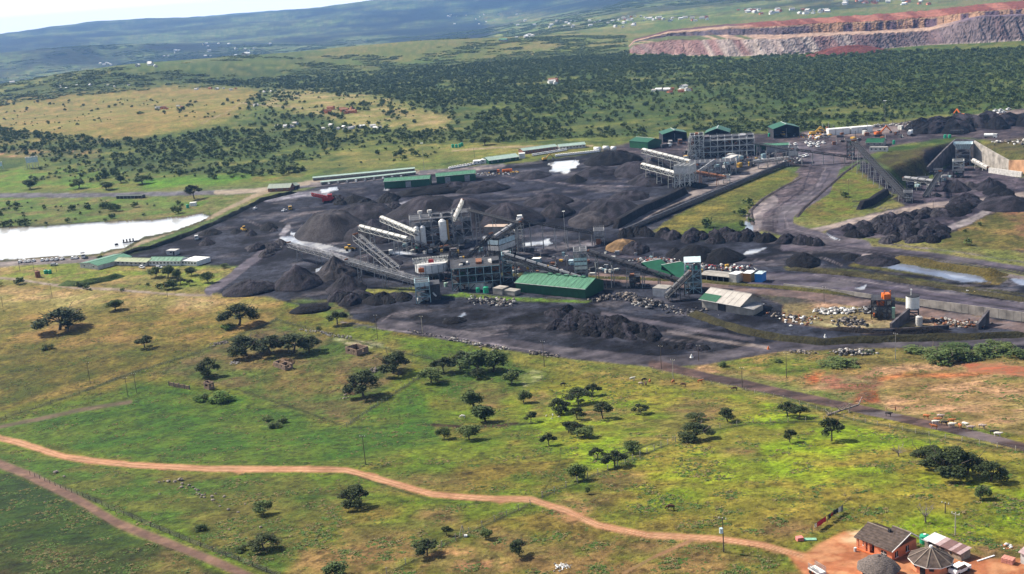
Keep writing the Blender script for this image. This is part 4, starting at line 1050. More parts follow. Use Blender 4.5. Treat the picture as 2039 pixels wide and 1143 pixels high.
PANEL = mat('blue_white_panel', (0.45, 0.56, 0.60), 0.5, var=0.15, scale=0.5)
RUST = mat('rusty_steel', (0.22, 0.09, 0.045), 0.8, var=0.25, scale=1.2)
CONC = mat('weathered_concrete', (0.32, 0.29, 0.26), 0.9, var=0.25, scale=0.25, bump=0.3)
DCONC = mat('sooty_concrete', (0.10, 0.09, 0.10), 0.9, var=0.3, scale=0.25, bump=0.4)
GREYROOF = mat('grey_roof_sheet', (0.30, 0.28, 0.25), 0.55, var=0.14, scale=0.4)
GLASS = mat('window_glass', (0.03, 0.04, 0.05), 0.1, var=0.0, spec=0.6)
DARK = mat('black_and_shade', (0.02, 0.02, 0.024), 0.9, var=0.0)  # near-black; as a shed wall it paints in the shade inside
TYRE = mat('tyre', (0.02, 0.02, 0.02), 0.9, var=0.0)
YEL = mat('yellow_machine', (0.55, 0.32, 0.04), 0.5, var=0.12)
ORANGE = mat('orange_machine', (0.60, 0.14, 0.02), 0.5, var=0.15)
RED = mat('red_machine', (0.38, 0.02, 0.02), 0.5, var=0.15)
BLUE = mat('blue_container', (0.02, 0.20, 0.55), 0.5, var=0.12)
TANKG = mat('green_tank', (0.02, 0.30, 0.17), 0.4, var=0.08)
COAL_M = ground_mat('heaped_coal', 0.9, 0.12, 0.36, 1.0, 0.9, rough=0.85, spec=0.12)
BRICK = mat('brown_brick', (0.22, 0.10, 0.07), 0.9, var=0.2, scale=1.5)
PINKW = mat('salmon_wall', (0.62, 0.22, 0.11), 0.85, var=0.12, scale=0.6)
PINKD = mat('red_plinth', (0.52, 0.13, 0.04), 0.85, var=0.15, scale=0.8)
TILE = mat('brown_roof_tile', (0.085, 0.062, 0.052), 0.9, var=0.25, scale=1.2, bump=0.6)
THATCH = mat('grey_thatch', (0.14, 0.115, 0.105), 1.0, var=0.3, scale=2.5, bump=1.0, streak=(1, 1, 4))
WOOD = mat('weathered_wood', (0.10, 0.08, 0.065), 0.9, var=0.2, scale=3)
PALEPOST = mat('pale_post', (0.42, 0.38, 0.32), 0.9, var=0.2, scale=3)
STONE = mat('field_stone', (0.26, 0.22, 0.19), 0.95, var=0.25, scale=1.5, bump=0.6)
PSTONE = mat('pale_rock', (0.42, 0.40, 0.38), 0.95, var=0.3, scale=0.8, bump=0.6)
DSTONE = mat('coal_lump', (0.05, 0.048, 0.055), 0.8, var=0.3, scale=0.8, bump=0.6)
MUD = mat('mud_block_wall', (0.24, 0.165, 0.12), 0.95, var=0.2, scale=1.2, bump=0.4)
REDSOIL = ground_mat('red_soil', 0.3, 0.06, 0.3, 1.0, 2.0)

def base_dir(p):
    """unit vector to the right as seen from the camera, at a ground point"""
    v = Vector((p[0] - CAM[0], p[1] - CAM[1])); v.normalize()
    return Vector((v.y, -v.x))

def frame_at(name, px, py, label, cat, group=None, yaw=0.0):
    p = G(px, py); r = base_dir(p)
    rz = math.atan2(r.y, r.x) + math.radians(yaw)
    e = empty(name, p, label, cat, group, rz)
    e.location.z = p.z
    return e, mpp(p)

def frame_ab(name, A, B, label, cat, group=None):
    a = G(*A); b = G(*B)
    rz = math.atan2(b.y - a.y, b.x - a.x)
    e = empty(name, Vector((a.x, a.y, min(a.z, b.z))), label, cat, group, rz)
    return e, (Vector((b.x, b.y, 0)) - Vector((a.x, a.y, 0))).length, mpp((a + b) / 2)

def part(b, name, m, e, smooth=False): return b.build(name, m, e, smooth)

# ================================================================ BUILDINGS
def shed(name, label, cat, A, B, depth, wh, rh, wall, roof, group=None, over=0.5, ridge=0.5, windows=0, doors=0, openf=False, vents=0, endw=None, bays=0, monitors=0, gable_dir='x'):
    e, Lx, k = frame_ab(name, A, B, label, cat, group)
    D = depth
    b = MB(); t = 0.15
    z0 = -1.0
    if gable_dir == 'x':
        yr = D * ridge
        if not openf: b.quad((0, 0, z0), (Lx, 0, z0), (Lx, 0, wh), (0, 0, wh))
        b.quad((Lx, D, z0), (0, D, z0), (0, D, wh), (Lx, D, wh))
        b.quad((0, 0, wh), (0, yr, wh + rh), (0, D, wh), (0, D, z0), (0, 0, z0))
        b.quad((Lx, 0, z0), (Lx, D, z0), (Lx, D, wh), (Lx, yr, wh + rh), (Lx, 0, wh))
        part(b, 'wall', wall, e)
        s0 = rh / max(yr, 0.1); s1 = rh / max(D - yr, 0.1)
        for (ya, za, yb, zb) in ((-over, wh - over * s0 + 0.12, yr, wh + rh + 0.12), (yr, wh + rh + 0.12, D + over, wh - over * s1 + 0.12)):
            if abs(yb - ya) < 0.2: continue
            r = MB(); r.slab([(-over, ya, za), (Lx + over, ya, za), (Lx + over, yb, zb), (-over, yb, zb)], 0.12)
            part(r, 'roof_slope', roof, e)
        r = MB(); r.beam((-over, yr, wh + rh + 0.16), (Lx + over, yr, wh + rh + 0.16), 0.5, 0.12); part(r, 'ridge_cap', roof, e)
        if rh > 1.0:
            nj = max(4, int(Lx / 3.0)); r = MB()
            for i in range(1, nj):
                x = Lx * i / nj; r.beam((x, -over, wh - over * s0 + 0.16), (x, yr, wh + rh + 0.16), 0.14, 0.1); r.beam((x, D + over, wh - over * s1 + 0.16), (x, yr, wh + rh + 0.16), 0.14, 0.1)
            part(r, 'sheet_joint', roof, e); r = MB(); r.beam((-over, -over - 0.1, wh - over * s0), (Lx + over, -over - 0.1, wh - over * s0), 0.22); part(r, 'gutter', OFFW, e)
    else:
        xr = Lx * ridge
        for y in (0, D):
            pts = [(0, y, z0), (Lx, y, z0), (Lx, y, wh), (xr, y, wh + rh), (0, y, wh)]
            if y == 0 and openf: continue
            b.quad(*(pts if y == 0 else pts[::-1]))
        b.quad((0, D, z0), (0, 0, z0), (0, 0, wh), (0, D, wh)); b.quad((Lx, 0, z0), (Lx, D, z0), (Lx, D, wh), (Lx, 0, wh))
        part(b, 'wall', wall, e)
        s0 = rh / xr; s1 = rh / (Lx - xr)
        for (xa, za, xb, zb) in ((-over, wh - over * s0 + 0.12, xr, wh + rh + 0.12), (xr, wh + rh + 0.12, Lx + over, wh - over * s1 + 0.12)):
            r = MB(); r.slab([(xa, -over, za), (xb, -over, zb), (xb, D + over, zb), (xa, D + over, za)], 0.12)
            part(r, 'roof_slope', roof, e)
        r = MB(); r.beam((xr, -over, wh + rh + 0.16), (xr, D + over, wh + rh + 0.16), 0.4, 0.1); part(r, 'ridge_cap', WHITE if roof is MIDGREEN else roof, e)
    for i in range(windows):
        x = Lx * (i + 0.5) / windows
        f = MB(); f.box((x, -0.04, wh * 0.58), (min(1.6, Lx / windows * 0.5), 0.08, wh * 0.32)); w = part(f, 'window', GLASS, e)
        g = MB(); ww = min(1.6, Lx / windows * 0.5)
        for dz in (-1, 1): g.box((x, -0.07, wh * 0.58 + dz * wh * 0.17), (ww + 0.15, 0.12, 0.1))
        part(g, 'window_frame', WHITE, w)
    for i in range(doors):
        x = Lx * (i + 0.5) / doors + Lx * 0.03
        f = MB(); dw = min(4.5, Lx / doors * 0.35); f.box((x, -0.06, wh * 0.40), (dw, 0.12, wh * 0.80)); part(f, 'door', GREY_STEEL if wall in (DKGREEN,) else DARK, e)
    for i in range(bays):
        x = Lx * i / max(1, bays - 1)
        c = MB(); c.box((x, -0.05 if openf else -0.1, wh / 2 - 0.5), (0.28, 0.28, wh + 1)); part(c, 'column', GREY_STEEL, e)
    for i in range(monitors):
        x = Lx * (0.36 + 0.48 * i / max(1, monitors - 1))
        c = MB(); c.box((x, D * ridge, wh + rh + 0.35), (2.4, 1.6, 0.6)); part(c, 'roof_vent', GREEN_ROOF, e)
    return e

def box_thing(name, label, cat, A, B, depth, h, m, group=None, roofm=None, windows=0, door=False, z=0.0, ribs=0):
    e, Lx, k = frame_ab(name, A, B, label, cat, group)
    b = MB(); b.box((Lx / 2, depth / 2, h / 2 + z), (Lx, depth, h)); part(b, 'body', m, e)
    r = MB(); r.box((Lx / 2, depth / 2, h + z + 0.08), (Lx + 0.3, depth + 0.3, 0.16)); part(r, 'roof', roofm or m, e)
    for i in range(windows):
        f = MB(); f.box((Lx * (i + 0.5) / windows, -0.04, z + h * 0.6), (min(1.4, Lx / windows * 0.5), 0.08, h * 0.3)); part(f, 'window', GLASS, e)
    if door:
        f = MB(); f.box((Lx * 0.8, -0.05, z + h * 0.4), (1.1, 0.1, h * 0.8)); part(f, 'door', DARK, e)
    if ribs:
        f = MB()
        for i in range(ribs): f.box((Lx * (i + 0.5) / ribs, -0.03, z + h / 2), (Lx / ribs * 0.35, 0.07, h * 0.9))
        part(f, 'corrugation', m, e)
    return e

# offices at the left
shed('office_building', 'green-roofed office wing angled towards the dry field, left end of the offices', 'building', (160, 533), (196, 537), 26, 2.8, 1.4, OFFW, GREEN_ROOF, gable_dir='y', ridge=0.55, windows=2)
shed('office_building', 'long office with pale green roof and verandah in the middle of the offices', 'building', (232, 528), (293, 530), 8, 3.0, 1.2, OFFW, mat('faded_green_roof', L(186, 200, 150), 0.5, var=0.08, scale=0.5), windows=7, bays=5, over=0.9)
shed('office_building', 'office with green roof and white front between verandah office and white block', 'building', (297, 529), (360, 529), 9, 3.2, 1.5, WHITE, GREEN_ROOF, windows=9)
box_thing('flat_roofed_block', 'white flat-roofed block at the right end of the offices', 'building', (362, 528), (392, 530), 12, 3.0, WHITE, roofm=WHITE, windows=5)
box_thing('small_hut', 'small white square hut behind the offices', 'hut', (332, 508), (350, 508), 5, 3.0, OFFW, windows=1, door=True)
# gatehouse
shed('gatehouse', 'brown brick gatehouse with pale hipped green roof at the main road', 'building', (534, 382), (578, 380), 10, 3.2, 2.8, BRICK, mat('pale_green_roof', L(190, 206, 186), 0.5), windows=4)
shed('gate_shelter', 'small pale-roofed shelter right of the gatehouse', 'shelter', (580, 378), (597, 374), 9, 3.0, 1.6, CONC, mat('pale_green_roof', L(190, 206, 186), 0.5), openf=True, bays=3)
# car shelters
shed('car_shelter', 'upper long green-roofed car shelter on the bank', 'shelter', (624, 360), (826, 341), 5, 2.6, 0.5, OFFW, PALE_ROOF, openf=True, bays=22, ridge=0.9)
shed('car_shelter', 'lower long green-roofed car shelter beside the upper one', 'shelter', (640, 368), (828, 348), 4.5, 2.4, 0.4, OFFW, PALE_ROOF, openf=True, bays=20, ridge=0.9)
# two big dark green workshops
shed('workshop', 'dark green workshop with pale roof, left of the pair', 'workshop', (766, 376), (856, 370), 14, 6.2, 1.8, DKGREEN, GREEN_ROOF, doors=1, vents=0)
shed('workshop', 'dark green workshop with two grey doors, right of the pair', 'workshop', (870, 366), (948, 359), 14, 6.2, 1.8, DKGREEN, GREEN_ROOF, doors=2)
# admin block row
box_thing('site_cabin', 'white site cabin at the left end of the contractor camp', 'cabin', (942, 328), (957, 327), 8, 3.2, WHITE, windows=2)
box_thing('site_cabin', 'white site cabin with blank wall beside the green-roofed canteen', 'cabin', (958, 326), (975, 325), 8, 3.6, WHITE, windows=2)
shed('canteen', 'broad pale green roofed hall in the contractor camp', 'building', (974, 327), (1034, 319), 18, 3.4, 2.2, DKGREEN, PALE_ROOF, windows=5)
box_thing('site_cabin', 'tall white cabin at the right end of the broad green hall', 'cabin', (1034, 316), (1046, 315), 6, 4.6, WHITE)
shed('long_office', 'long red-brick office with pale green roof behind parked cars', 'building', (1042, 307), (1110, 298), 12, 3.4, 1.6, BRICK, PALE_ROOF, windows=10)
shed('long_office', 'long white office with pale green roof, right of the brick one', 'building', (1114, 299), (1166, 294), 12, 3.4, 1.6, OFFW, PALE_ROOF, windows=8)
# upper yard workshops
shed('workshop', 'closed dark green workshop with two-sided roof left of the wash plant', 'workshop', (1290, 297), (1318, 292), 26, 6.5, 2.6, DKGREEN, MIDGREEN, gable_dir='y', ridge=0.5)
shed('workshop', 'open green-roofed workshop with trucks parked inside', 'workshop', (1320, 284), (1368, 280), 22, 8, 3.0, DARK, MIDGREEN, gable_dir='y', openf=True, bays=3)  # near-black walls here and below: interior shade put into the colour
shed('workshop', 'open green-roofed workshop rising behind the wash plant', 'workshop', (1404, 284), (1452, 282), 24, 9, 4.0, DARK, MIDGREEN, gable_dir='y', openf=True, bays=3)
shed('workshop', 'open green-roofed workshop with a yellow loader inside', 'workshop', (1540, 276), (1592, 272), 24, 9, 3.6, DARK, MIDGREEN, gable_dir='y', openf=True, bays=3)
shed('store_shed', 'low dark green store with flat pale roof left of the truck bay', 'shed', (1498, 303), (1524, 303), 12, 6, 0.9, DKGREEN, GREEN_ROOF, doors=1)
shed('store_shed', 'low grey store with pale green roof beside the dark green one', 'shed', (1527, 304), (1570, 302), 12, 6, 0.9, GREY_STEEL, GREEN_ROOF, bays=4)
shed('office_building', 'stepped green-roofed office on the knoll beside the light mast', 'building', (1724, 291), (1758, 291), 12, 3.2, 2.6, CONC, MIDGREEN, windows=3)
box_thing('site_cabin', 'white prefabricated cabin in front of the stepped green-roofed office', 'cabin', (1731, 302), (1766, 302), 5, 3.6, OFFW, roofm=GREYROOF, windows=4)
# central workshops
shed('workshop', 'big dark green workshop with pale green roof and ridge vents in the plant', 'workshop', (1028, 581), (1166, 595), 18, 5.2, 3.0, DKGREEN, GREEN_ROOF, monitors=5, ridge=0.55)
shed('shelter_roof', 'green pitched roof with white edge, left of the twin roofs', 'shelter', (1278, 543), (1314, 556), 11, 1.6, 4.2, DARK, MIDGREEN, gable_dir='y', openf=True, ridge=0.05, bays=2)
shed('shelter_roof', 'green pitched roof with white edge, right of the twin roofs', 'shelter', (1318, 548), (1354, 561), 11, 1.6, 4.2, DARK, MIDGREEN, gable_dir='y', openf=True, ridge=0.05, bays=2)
shed('carport', 'low carport with roof half green and half grey', 'carport', (1396, 556), (1452, 562), 9, 2.6, 0.6, GREY_STEEL, GREYROOF, openf=True, bays=6)
shed('barn', 'grey-roofed barn with a green patch on its lower roof', 'barn', (1398, 612), (1474, 626), 16, 4.4, 3.4, GREYROOF, mat('pale_grey_sheet', (0.38, 0.35, 0.32), 0.55, var=0.1, scale=0.5), windows=0, doors=1, over=1.0)
_bn = [o for o in bpy.data.objects if o.name.startswith('barn')][0]
b = MB(); b.slab([(-0.95, -0.95, 4.4 + 0.22 - 0.4), (9.2, -0.95, 4.4 + 0.22 - 0.4), (9.2, 3.6, 4.4 + 0.22 + 1.53), (-0.95, 3.6, 4.4 + 0.22 + 1.53)], 0.08); part(b, 'green_roof_sheet', MIDGREEN, _bn)
e, Lx, k = frame_ab('lean_to', (1474, 626), (1500, 629), 'grey lean-to attached to the right side of the barn', 'shed')
b = MB(); b.box((Lx / 2, 5, 1.4), (Lx, 10, 3.8)); part(b, 'wall', GREYROOF, e)
b = MB(); b.slab([(-0.1, -0.6, 3.7), (Lx + 0.6, -0.6, 3.2), (Lx + 0.6, 10.6, 3.2), (-0.1, 10.6, 3.7)], 0.14); part(b, 'roof', GREY_STEEL, e)
box_thing('switch_room', 'small white building with grey roof below the inclined conveyor', 'building', (1300, 590), (1327, 592), 7, 4.2, OFFW, roofm=GREYROOF)
box_thing('store_shed', 'low dirty white store behind green water tanks', 'shed', (915, 575), (962, 577), 6, 3.6, OFFW, roofm=CONC)
box_thing('store_shed', 'low grey concrete store beside the big green workshop', 'shed', (982, 585), (1000, 587), 6, 3.0, CONC)
box_thing('store_shed', 'low grey concrete store touching the big green workshop', 'shed', (1002, 586), (1025, 589), 5, 2.2, CONC, roofm=GREYROOF)
box_thing('pump_house', 'long low shed with rusty roof edge behind the screening tower', 'shed', (965, 465), (1004, 465), 8, 4.4, CONC, roofm=mat('rust_edge_roof', (0.42, 0.32, 0.26), 0.7))
box_thing('cabin', 'small white-roofed cabin on the yard beside the light mast', 'cabin', (1060, 525), (1075, 525), 3.4, 2.8, BLUE_STEEL, roofm=WHITE)
box_thing('cabin', 'tiny pale cabin at the foot of the tall light mast', 'cabin', (1132, 527), (1141, 527), 3, 2.2, PANEL)
box_thing('trailer', 'pale long trailer parked below the wash plant', 'trailer', (1456, 329), (1471, 322), 6, 5, PANEL, roofm=OFFW, z=0.8)
# containers
for A, B, m, lab in (((1452, 562), (1467, 564), OFFW, 'white container with pale top right of the carport'), ((1480, 561), (1495, 562), mat('brown_container', (0.42, 0.19, 0.05), 0.6), 'orange-brown container between the white and the blue one'),
                     ((1503, 562), (1517, 563), BLUE, 'bright blue container at the right end of the row')):
    box_thing('container', lab, 'container', A, B, 6.2, 4.4, m, ribs=6, roofm=(WHITE if m is not BLUE else PANEL))
for i in range(6):
    x = 1650 + i * 14.4 + (2 if i > 2 else 0); y = 270 - i * 1.2
    box_thing('container', 'white shipping container in the row at the upper yard', 'container', (x, y), (x + 13.4, y - 1.1), 8, 5.6, WHITE, 'row of white containers', ribs=5)
for i, (x, y, w, lab) in enumerate(((1190, 302, 14, 'white tanker body parked leftmost near the white pond'), (1207, 300, 12, 'white tanker body parked in the middle near the white pond'), (1222, 301, 10, 'white tanker body parked rightmost near the white pond'))):
    e, k = frame_at('storage_tank', x, y, lab, 'tank', None, -15)
    b = MB(); b.cyl((-w * k / 2, 0, 2.6), (w * k / 2, 0, 2.6), 2.0, n=14); part(b, 'shell', WHITE, e, True)
    b = MB(); [b.box((s * w * k * 0.3, 0, 0.6), (0.5, 2.6, 1.6)) for s in (-1, 1)]; part(b, 'saddle', GREY_STEEL, e)
# roadside long dark shelter at the left
shed('roadside_shelter', 'long low dark shelter beside the main road above the reservoir', 'shelter', (232, 396), (283, 395), 5, 2.6, 0.5, DARK_STEEL, mat('dull_green_roof', L(84, 100, 92), 0.6), bays=8)

# ================================================================ TANKS AND SILOS
def tank(px, py, w, h, m, label, name='water_tank', legs=False, lid=None, rings=2):
    e, k = frame_at(name, px, py, label, 'tank')
    r = w * k / 2; hh = h * k * 1.03; b = MB(); b.cyl((0, 0, -0.2), (0, 0, hh * 0.88), r, n=18); b.cyl((0, 0, hh * 0.88), (0, 0, hh), r, r * 0.35, 18)
    part(b, 'shell', m, e, False)
    b = MB()
    for i in range(rings): b.cyl((0, 0, hh * (i + 1) / (rings + 1.3)), (0, 0, hh * (i + 1) / (rings + 1.3) + 0.15), r * 1.03, n=18)
    part(b, 'hoop', m, e)
    b = MB(); b.cyl((0, 0, hh), (0, 0, hh + r * 0.12), r * 0.3, n=10); part(b, 'lid', lid or DARK, e)
    return e
tank(968, 583, 11, 13, TANKG, 'larger green water tank in front of the low dirty white store')
tank(952, 582, 8, 10, TANKG, 'smaller green water tank in front of the low dirty white store')
tank(888, 571, 7, 9, mat('pale_green_tank', (0.35, 0.5, 0.4), 0.4), 'pale green tank beside the feed tower')
tank(1841, 1082, 19, 19, TANKG, 'green rainwater tank with white top between cottage and outbuildings', lid=WHITE)
for i, (x, y, lab) in enumerate(((902, 294, 'leftmost of the green tanks on the pale grass'), (909, 294, 'second green tank from left on the pale grass'), (916, 293, 'green tank on the pale grass next to the last'), (920, 291, 'rightmost of the green tanks on the pale grass'))):
    tank(x, y, 6, 7, TANKG, lab)
tank(1882, 275, 6, 7, TANKG, 'left green tank on the edge of the hopper cut'); tank(1891, 275, 6, 7, TANKG, 'right green tank on the edge of the hopper cut')
tank(1780, 287, 5, 8, TANKG, 'small green tank right of the stepped green-roofed office'); tank(1532, 272, 5, 7, TANKG, 'green tank left of the workshop with the yellow loader')
tank(92, 545, 8, 8, TANKG, 'left green tank beside the car park'); tank(100, 545, 7, 8, TANKG, 'right green tank beside the car park')
tank(76, 552, 10, 13, BRICK, 'rusty brown tank on a shadowed bank below the car park', rings=3)
tank(1376, 548, 5, 6, TANKG, 'tiny green tank behind the transfer tower')
tank(1830, 648, 13, 20, OFFW, 'small white tank right of the big white silo', name='silo')
tank(374, 414, 6, 7, TANKG, 'small green tank above the reservoir'); box_thing('hut', 'tiny white hut beside the green tank above the reservoir', 'hut', (378, 411), (390, 410), 4, 2.8, WHITE)

def silo(e, x, y, z0, r, h, m, name='silo'):
    b = MB(); b.cyl((x, y, z0), (x, y, z0 + h * 0.9), r, n=18); b.cyl((x, y, z0 + h * 0.9), (x, y, z0 + h), r, r * 0.3, 18); b.cyl((x, y, z0 - r * 0.9), (x, y, z0), r * 0.25, r, 18, False)
    o = part(b, name, m, e)
    for q in range(3):
        c = MB(); c.cyl((x, y, z0 + h * (0.2 + 0.25 * q)), (x, y, z0 + h * (0.2 + 0.25 * q) + 0.12), r * 1.03, n=18, cap=False); part(c, 'band', OFFW, o)
    return o

def steel(b, x0, x1, y0, y1, z0, z1, nx, ny, nz, w=0.3, brace=True):
    w *= 1.35
    X = [x0 + (x1 - x0) * i / nx for i in range(nx + 1)]; Y = [y0 + (y1 - y0) * i / ny for i in range(ny + 1)]; Zz = [z0 + (z1 - z0) * i / nz for i in range(nz + 1)]
    for x in X:
        for y in Y: b.beam((x, y, z0), (x, y, z1), w)
    for z in Zz[1:]:
        for y in Y: b.beam((x0, y, z), (x1, y, z), w * 0.8)
        for x in X: b.beam((x, y0, z), (x, y1, z), w * 0.8)
    if brace:
        for j in range(nz):
            for i in range(nx):
                a, c = (X[i], X[i + 1]) if (i + j) % 2 == 0 else (X[i + 1], X[i])
                b.beam((a, y0, Zz[j]), (c, y0, Zz[j + 1]), w * 0.55)
            for i in range(ny):
                a, c = (Y[i], Y[i + 1]) if (i + j) % 2 else (Y[i + 1], Y[i])
                b.beam((x1, a, Zz[j]), (x1, c, Zz[j + 1]), w * 0.55); b.beam((x0, a, Zz[j]), (x0, c, Zz[j + 1]), w * 0.55)

def handrail(b, x0, x1, y0, y1, z):
    for (a, c) in (((x0, y0), (x1, y0)), ((x1, y0), (x1, y1)), ((x1, y1), (x0, y1)), ((x0, y1), (x0, y0))):
        for h in (0.55, 1.1): b.beam((*a, z + h), (*c, z + h), 0.07)
        for i in range(5):
            t = i / 5; b.beam((a[0] + (c[0] - a[0]) * t, a[1] + (c[1] - a[1]) * t, z), (a[0] + (c[0] - a[0]) * t, a[1] + (c[1] - a[1]) * t, z + 1.1), 0.06)

def tower(name, px, py, w, d, h, label, cat='tower', m=GREY_STEEL, nx=2, ny=2, nz=4, yaw=0, clad=(), floors=True, beamw=0.35, machines=0, seed=1, top=None, roof=None, core=0):
    """steel tower: w,h in photograph px, d in metres; clad: list of (z0,z1 fraction, columns, rows, material)"""
    e, k = frame_at(name, px, py, label, cat, None, yaw)
    W = w * k; H = h * k * 1.03; x0 = -W / 2; x1 = W / 2
    b = MB(); steel(b, x0, x1, 0, d, -0.3, H, nx, ny, nz, beamw); part(b, 'steel_frame', m, e)
    if floors:
        for j in range(1, nz + 1):
            f = MB(); f.box((0, d / 2, H * j / nz + 0.1), (W * 0.98, d * 0.98, 0.14)); fo = part(f, 'floor', DARK_STEEL, e)
            r = MB(); handrail(r, x0 * 1.02, x1 * 1.02, 0, d, H * j / nz + 0.1); part(r, 'handrail', m, fo)
    for (a, c, cols, rws, cm) in clad:
        for i in range(cols):
            for j in range(rws):
                px0 = x0 + W * i / cols; zz = H * (a + (c - a) * j / rws); hh = H * (c - a) / rws
                q = MB(); q.box((px0 + W / cols / 2, -0.22, zz + hh / 2), (W / cols * 0.92, 0.1, hh * 0.86)); part(q, 'panel', cm, e)
        for i in range(max(2, int(cols * d / W))):
            n = max(2, int(cols * d / W))
            q = MB(); q.box((x1 + 0.22, d * (i + 0.5) / n, H * (a + c) / 2), (0.1, d / n * 0.92, H * (c - a) * 0.94)); part(q, 'panel', cm, e)
            q = MB(); q.box((x0 - 0.22, d * (i + 0.5) / n, H * (a + c) / 2), (0.1, d / n * 0.92, H * (c - a) * 0.94)); part(q, 'panel', cm, e)
    rng = random.Random(seed)
    for i in range(machines):
        z = H * rng.randrange(0, nz) / nz + 0.2; s = rng.uniform(0.9, 2.2); q = MB(); x = rng.uniform(x0 * 0.75, x1 * 0.75); y = rng.uniform(0.8, max(1.2, d - 1.5))
        if rng.random() < 0.5: q.box((x, y, z + s * 0.5), (s * 1.3, s, s), rng.random()); nm = 'machine_housing'
        else: q.cyl((x, y, z), (x, y, z + s), s * 0.5, s * 0.6, 10); nm = 'vessel'
        part(q, nm, rng.choice([DARK_STEEL, DARK_STEEL, GREY_STEEL, OFFW, RUST, DKGREEN]), e)
    if core:
        for i in range(nx):
            for j in range(nz + 1):
                if rng.random() > core: continue
                hh = H / nz * rng.uniform(0.4, 0.85); q = MB(); xc = x0 + W * (i + 0.5) / nx; z = H * j / nz + 0.2
                if j == nz: hh *= 0.5
                q.box((xc, d * rng.uniform(0.35, 0.6), z + hh / 2), (W / nx * rng.uniform(0.55, 0.85), d * 0.4, hh))
                if rng.random() < 0.4: q.cyl((xc, d * 0.25, z), (xc, d * 0.25, z + hh * 1.2), W / nx * 0.16, n=8)
                part(q, 'process_unit', rng.choice([DARK_STEEL, DARK_STEEL, DARK_STEEL, GREY_STEEL, RUST, DCONC]), e)
    if roof is not None:
        q = MB(); q.slab([(x0 - 0.5, -0.5, H + 1.6), (x1 + 0.5, -0.5, H + 1.6), (x1 + 0.5, d + 0.5, H + 2.6), (x0 - 0.5, d + 0.5, H + 2.6)], 0.2); part(q, 'roof', roof, e)
    return e, k, W, H

# silo plant in the middle of the yard
e, k, W, H = tower('silo_plant', 863, 492, 84, 16, 56, 'silo plant with three white silos in a steel frame among the stockpiles', 'plant', GREY_STEEL, 4, 2, 4, beamw=0.45, machines=14, seed=3, core=0.45)
s = k
silo(e, -30 * s, -2.0, 11 * s, 5.6 * s, 36 * s, WHITE); silo(e, -18 * s, -2.0, 11 * s, 5.6 * s, 36 * s, WHITE); silo(e, 22 * s, -2.0, 14 * s, 7.5 * s, 42 * s, WHITE)
for x in (-20, -1):
    b = MB(); b.cyl((x * s, 8, 56 * s), (x * s, 8, 66 * s), 2.6 * s, n=12); b.cyl((x * s, 8, 66 * s), (x * s, 8, 71 * s), 4.8 * s, n=14); part(b, 'cyclone', OFFW, e)
b = MB(); b.box((32 * s, 1, 32 * s), (4.0 * s, 3, 40 * s)); part(b, 'chute', mat('ochre_paint', (0.45, 0.26, 0.07), 0.6), e)
b = MB(); b.box((-2 * s, -3, 6 * s), (9 * s, 3, 5 * s)); part(b, 'vessel', OFFW, e)
b = MB(); b.cyl((-32 * s, -2, 0.2), (-32 * s, -2, 5 * s), 3 * s, n=12); b.cyl((3 * s, -4, 0.2), (3 * s, -4, 4 * s), 2.4 * s, n=12); part(b, 'green_vessel', TANKG, e)
e, k, W, H = tower('steel_tower', 924, 486, 36, 12, 62, 'bare rusty steel tower right of the silo plant carrying a pale inclined gallery', 'tower', GREY_STEEL, 2, 2, 4, machines=6, seed=5, core=0.7)
# screening tower with panels
e, k, W, H = tower('screening_tower', 985, 518, 26, 16, 44, 'tall screening tower clad in pale blue panels in the plant centre', 'tower', DARK_STEEL, 2, 3, 4, yaw=-38, clad=((0.42, 0.66, 5, 1, OFFW), (0.68, 0.92, 5, 1, PANEL)), machines=4, seed=7)
# main wash plant structure under it
e, k, W, H = tower('wash_plant', 950, 576, 96, 22, 44, 'dark multi-storey steel wash plant in front of the screening tower', 'plant', DARK_STEEL, 6, 2, 3, machines=30, seed=11, beamw=0.4, core=0.85)
b = MB()
for i in range(7): b.beam((-W / 2 + W * i / 6, -0.3, 0), (-W / 2 + W * i / 6, -0.3, H), 0.3)
for z in (0.34, 0.67, 1.0): b.beam((-W / 2, -0.3, H * z), (W / 2, -0.3, H * z), 0.28)
b.beam((-W / 2, -0.3, 0), (-W / 3, -0.3, H * 0.33), 0.22); part(b, 'front_frame', BLUE_STEEL, e)
b = MB(); b.cyl((-28 * k, 6, H), (-28 * k, 6, H + 4 * k), 4 * k, n=12); b.box((-18 * k, 9, H + 3 * k), (9 * k, 4, 4 * k)); part(b, 'vessel', OFFW, e)
b = MB(); b.box((34 * k, 8, H + 3 * k), (8 * k, 5, 6 * k), 0.4); part(b, 'chute', OFFW, e)
e, k, W, H = tower('stair_tower', 908, 552, 14, 8, 52, 'slim dark stair tower beside the thickener', 'tower', DARK_STEEL, 1, 1, 5, machines=5, seed=12, core=0.7)
tower('pipe_tower', 1012, 560, 18, 8, 52, 'slim blue-grey tower at the right end of the wash plant', 'tower', BLUE_STEEL, 1, 1, 5, machines=5, seed=13, core=0.8)
tower('cyclone_tower', 888, 540, 16, 6, 30, 'small dark frame touching the right rim of the thickener', 'tower', DARK_STEEL, 1, 1, 3, machines=4, seed=15, core=0.8)
tower('pump_skid', 1080, 552, 46, 5, 9, 'long low pump frame between wash plant and screen house', 'machine', DARK_STEEL, 5, 1, 1, machines=7, seed=17, core=0.6)
tower('pipe_rack', 880, 500, 90, 4, 7, 'low dark pipe rack in front of the silo plant', 'pipe rack', DARK_STEEL, 9, 1, 1, machines=6, seed=19, core=0.5)
tower('support_trestle', 1014, 498, 26, 6, 36, 'pale raking legs under the rising conveyor by the screening tower', 'trestle', PALE_STEEL, 3, 1, 3, floors=False, beamw=0.28)
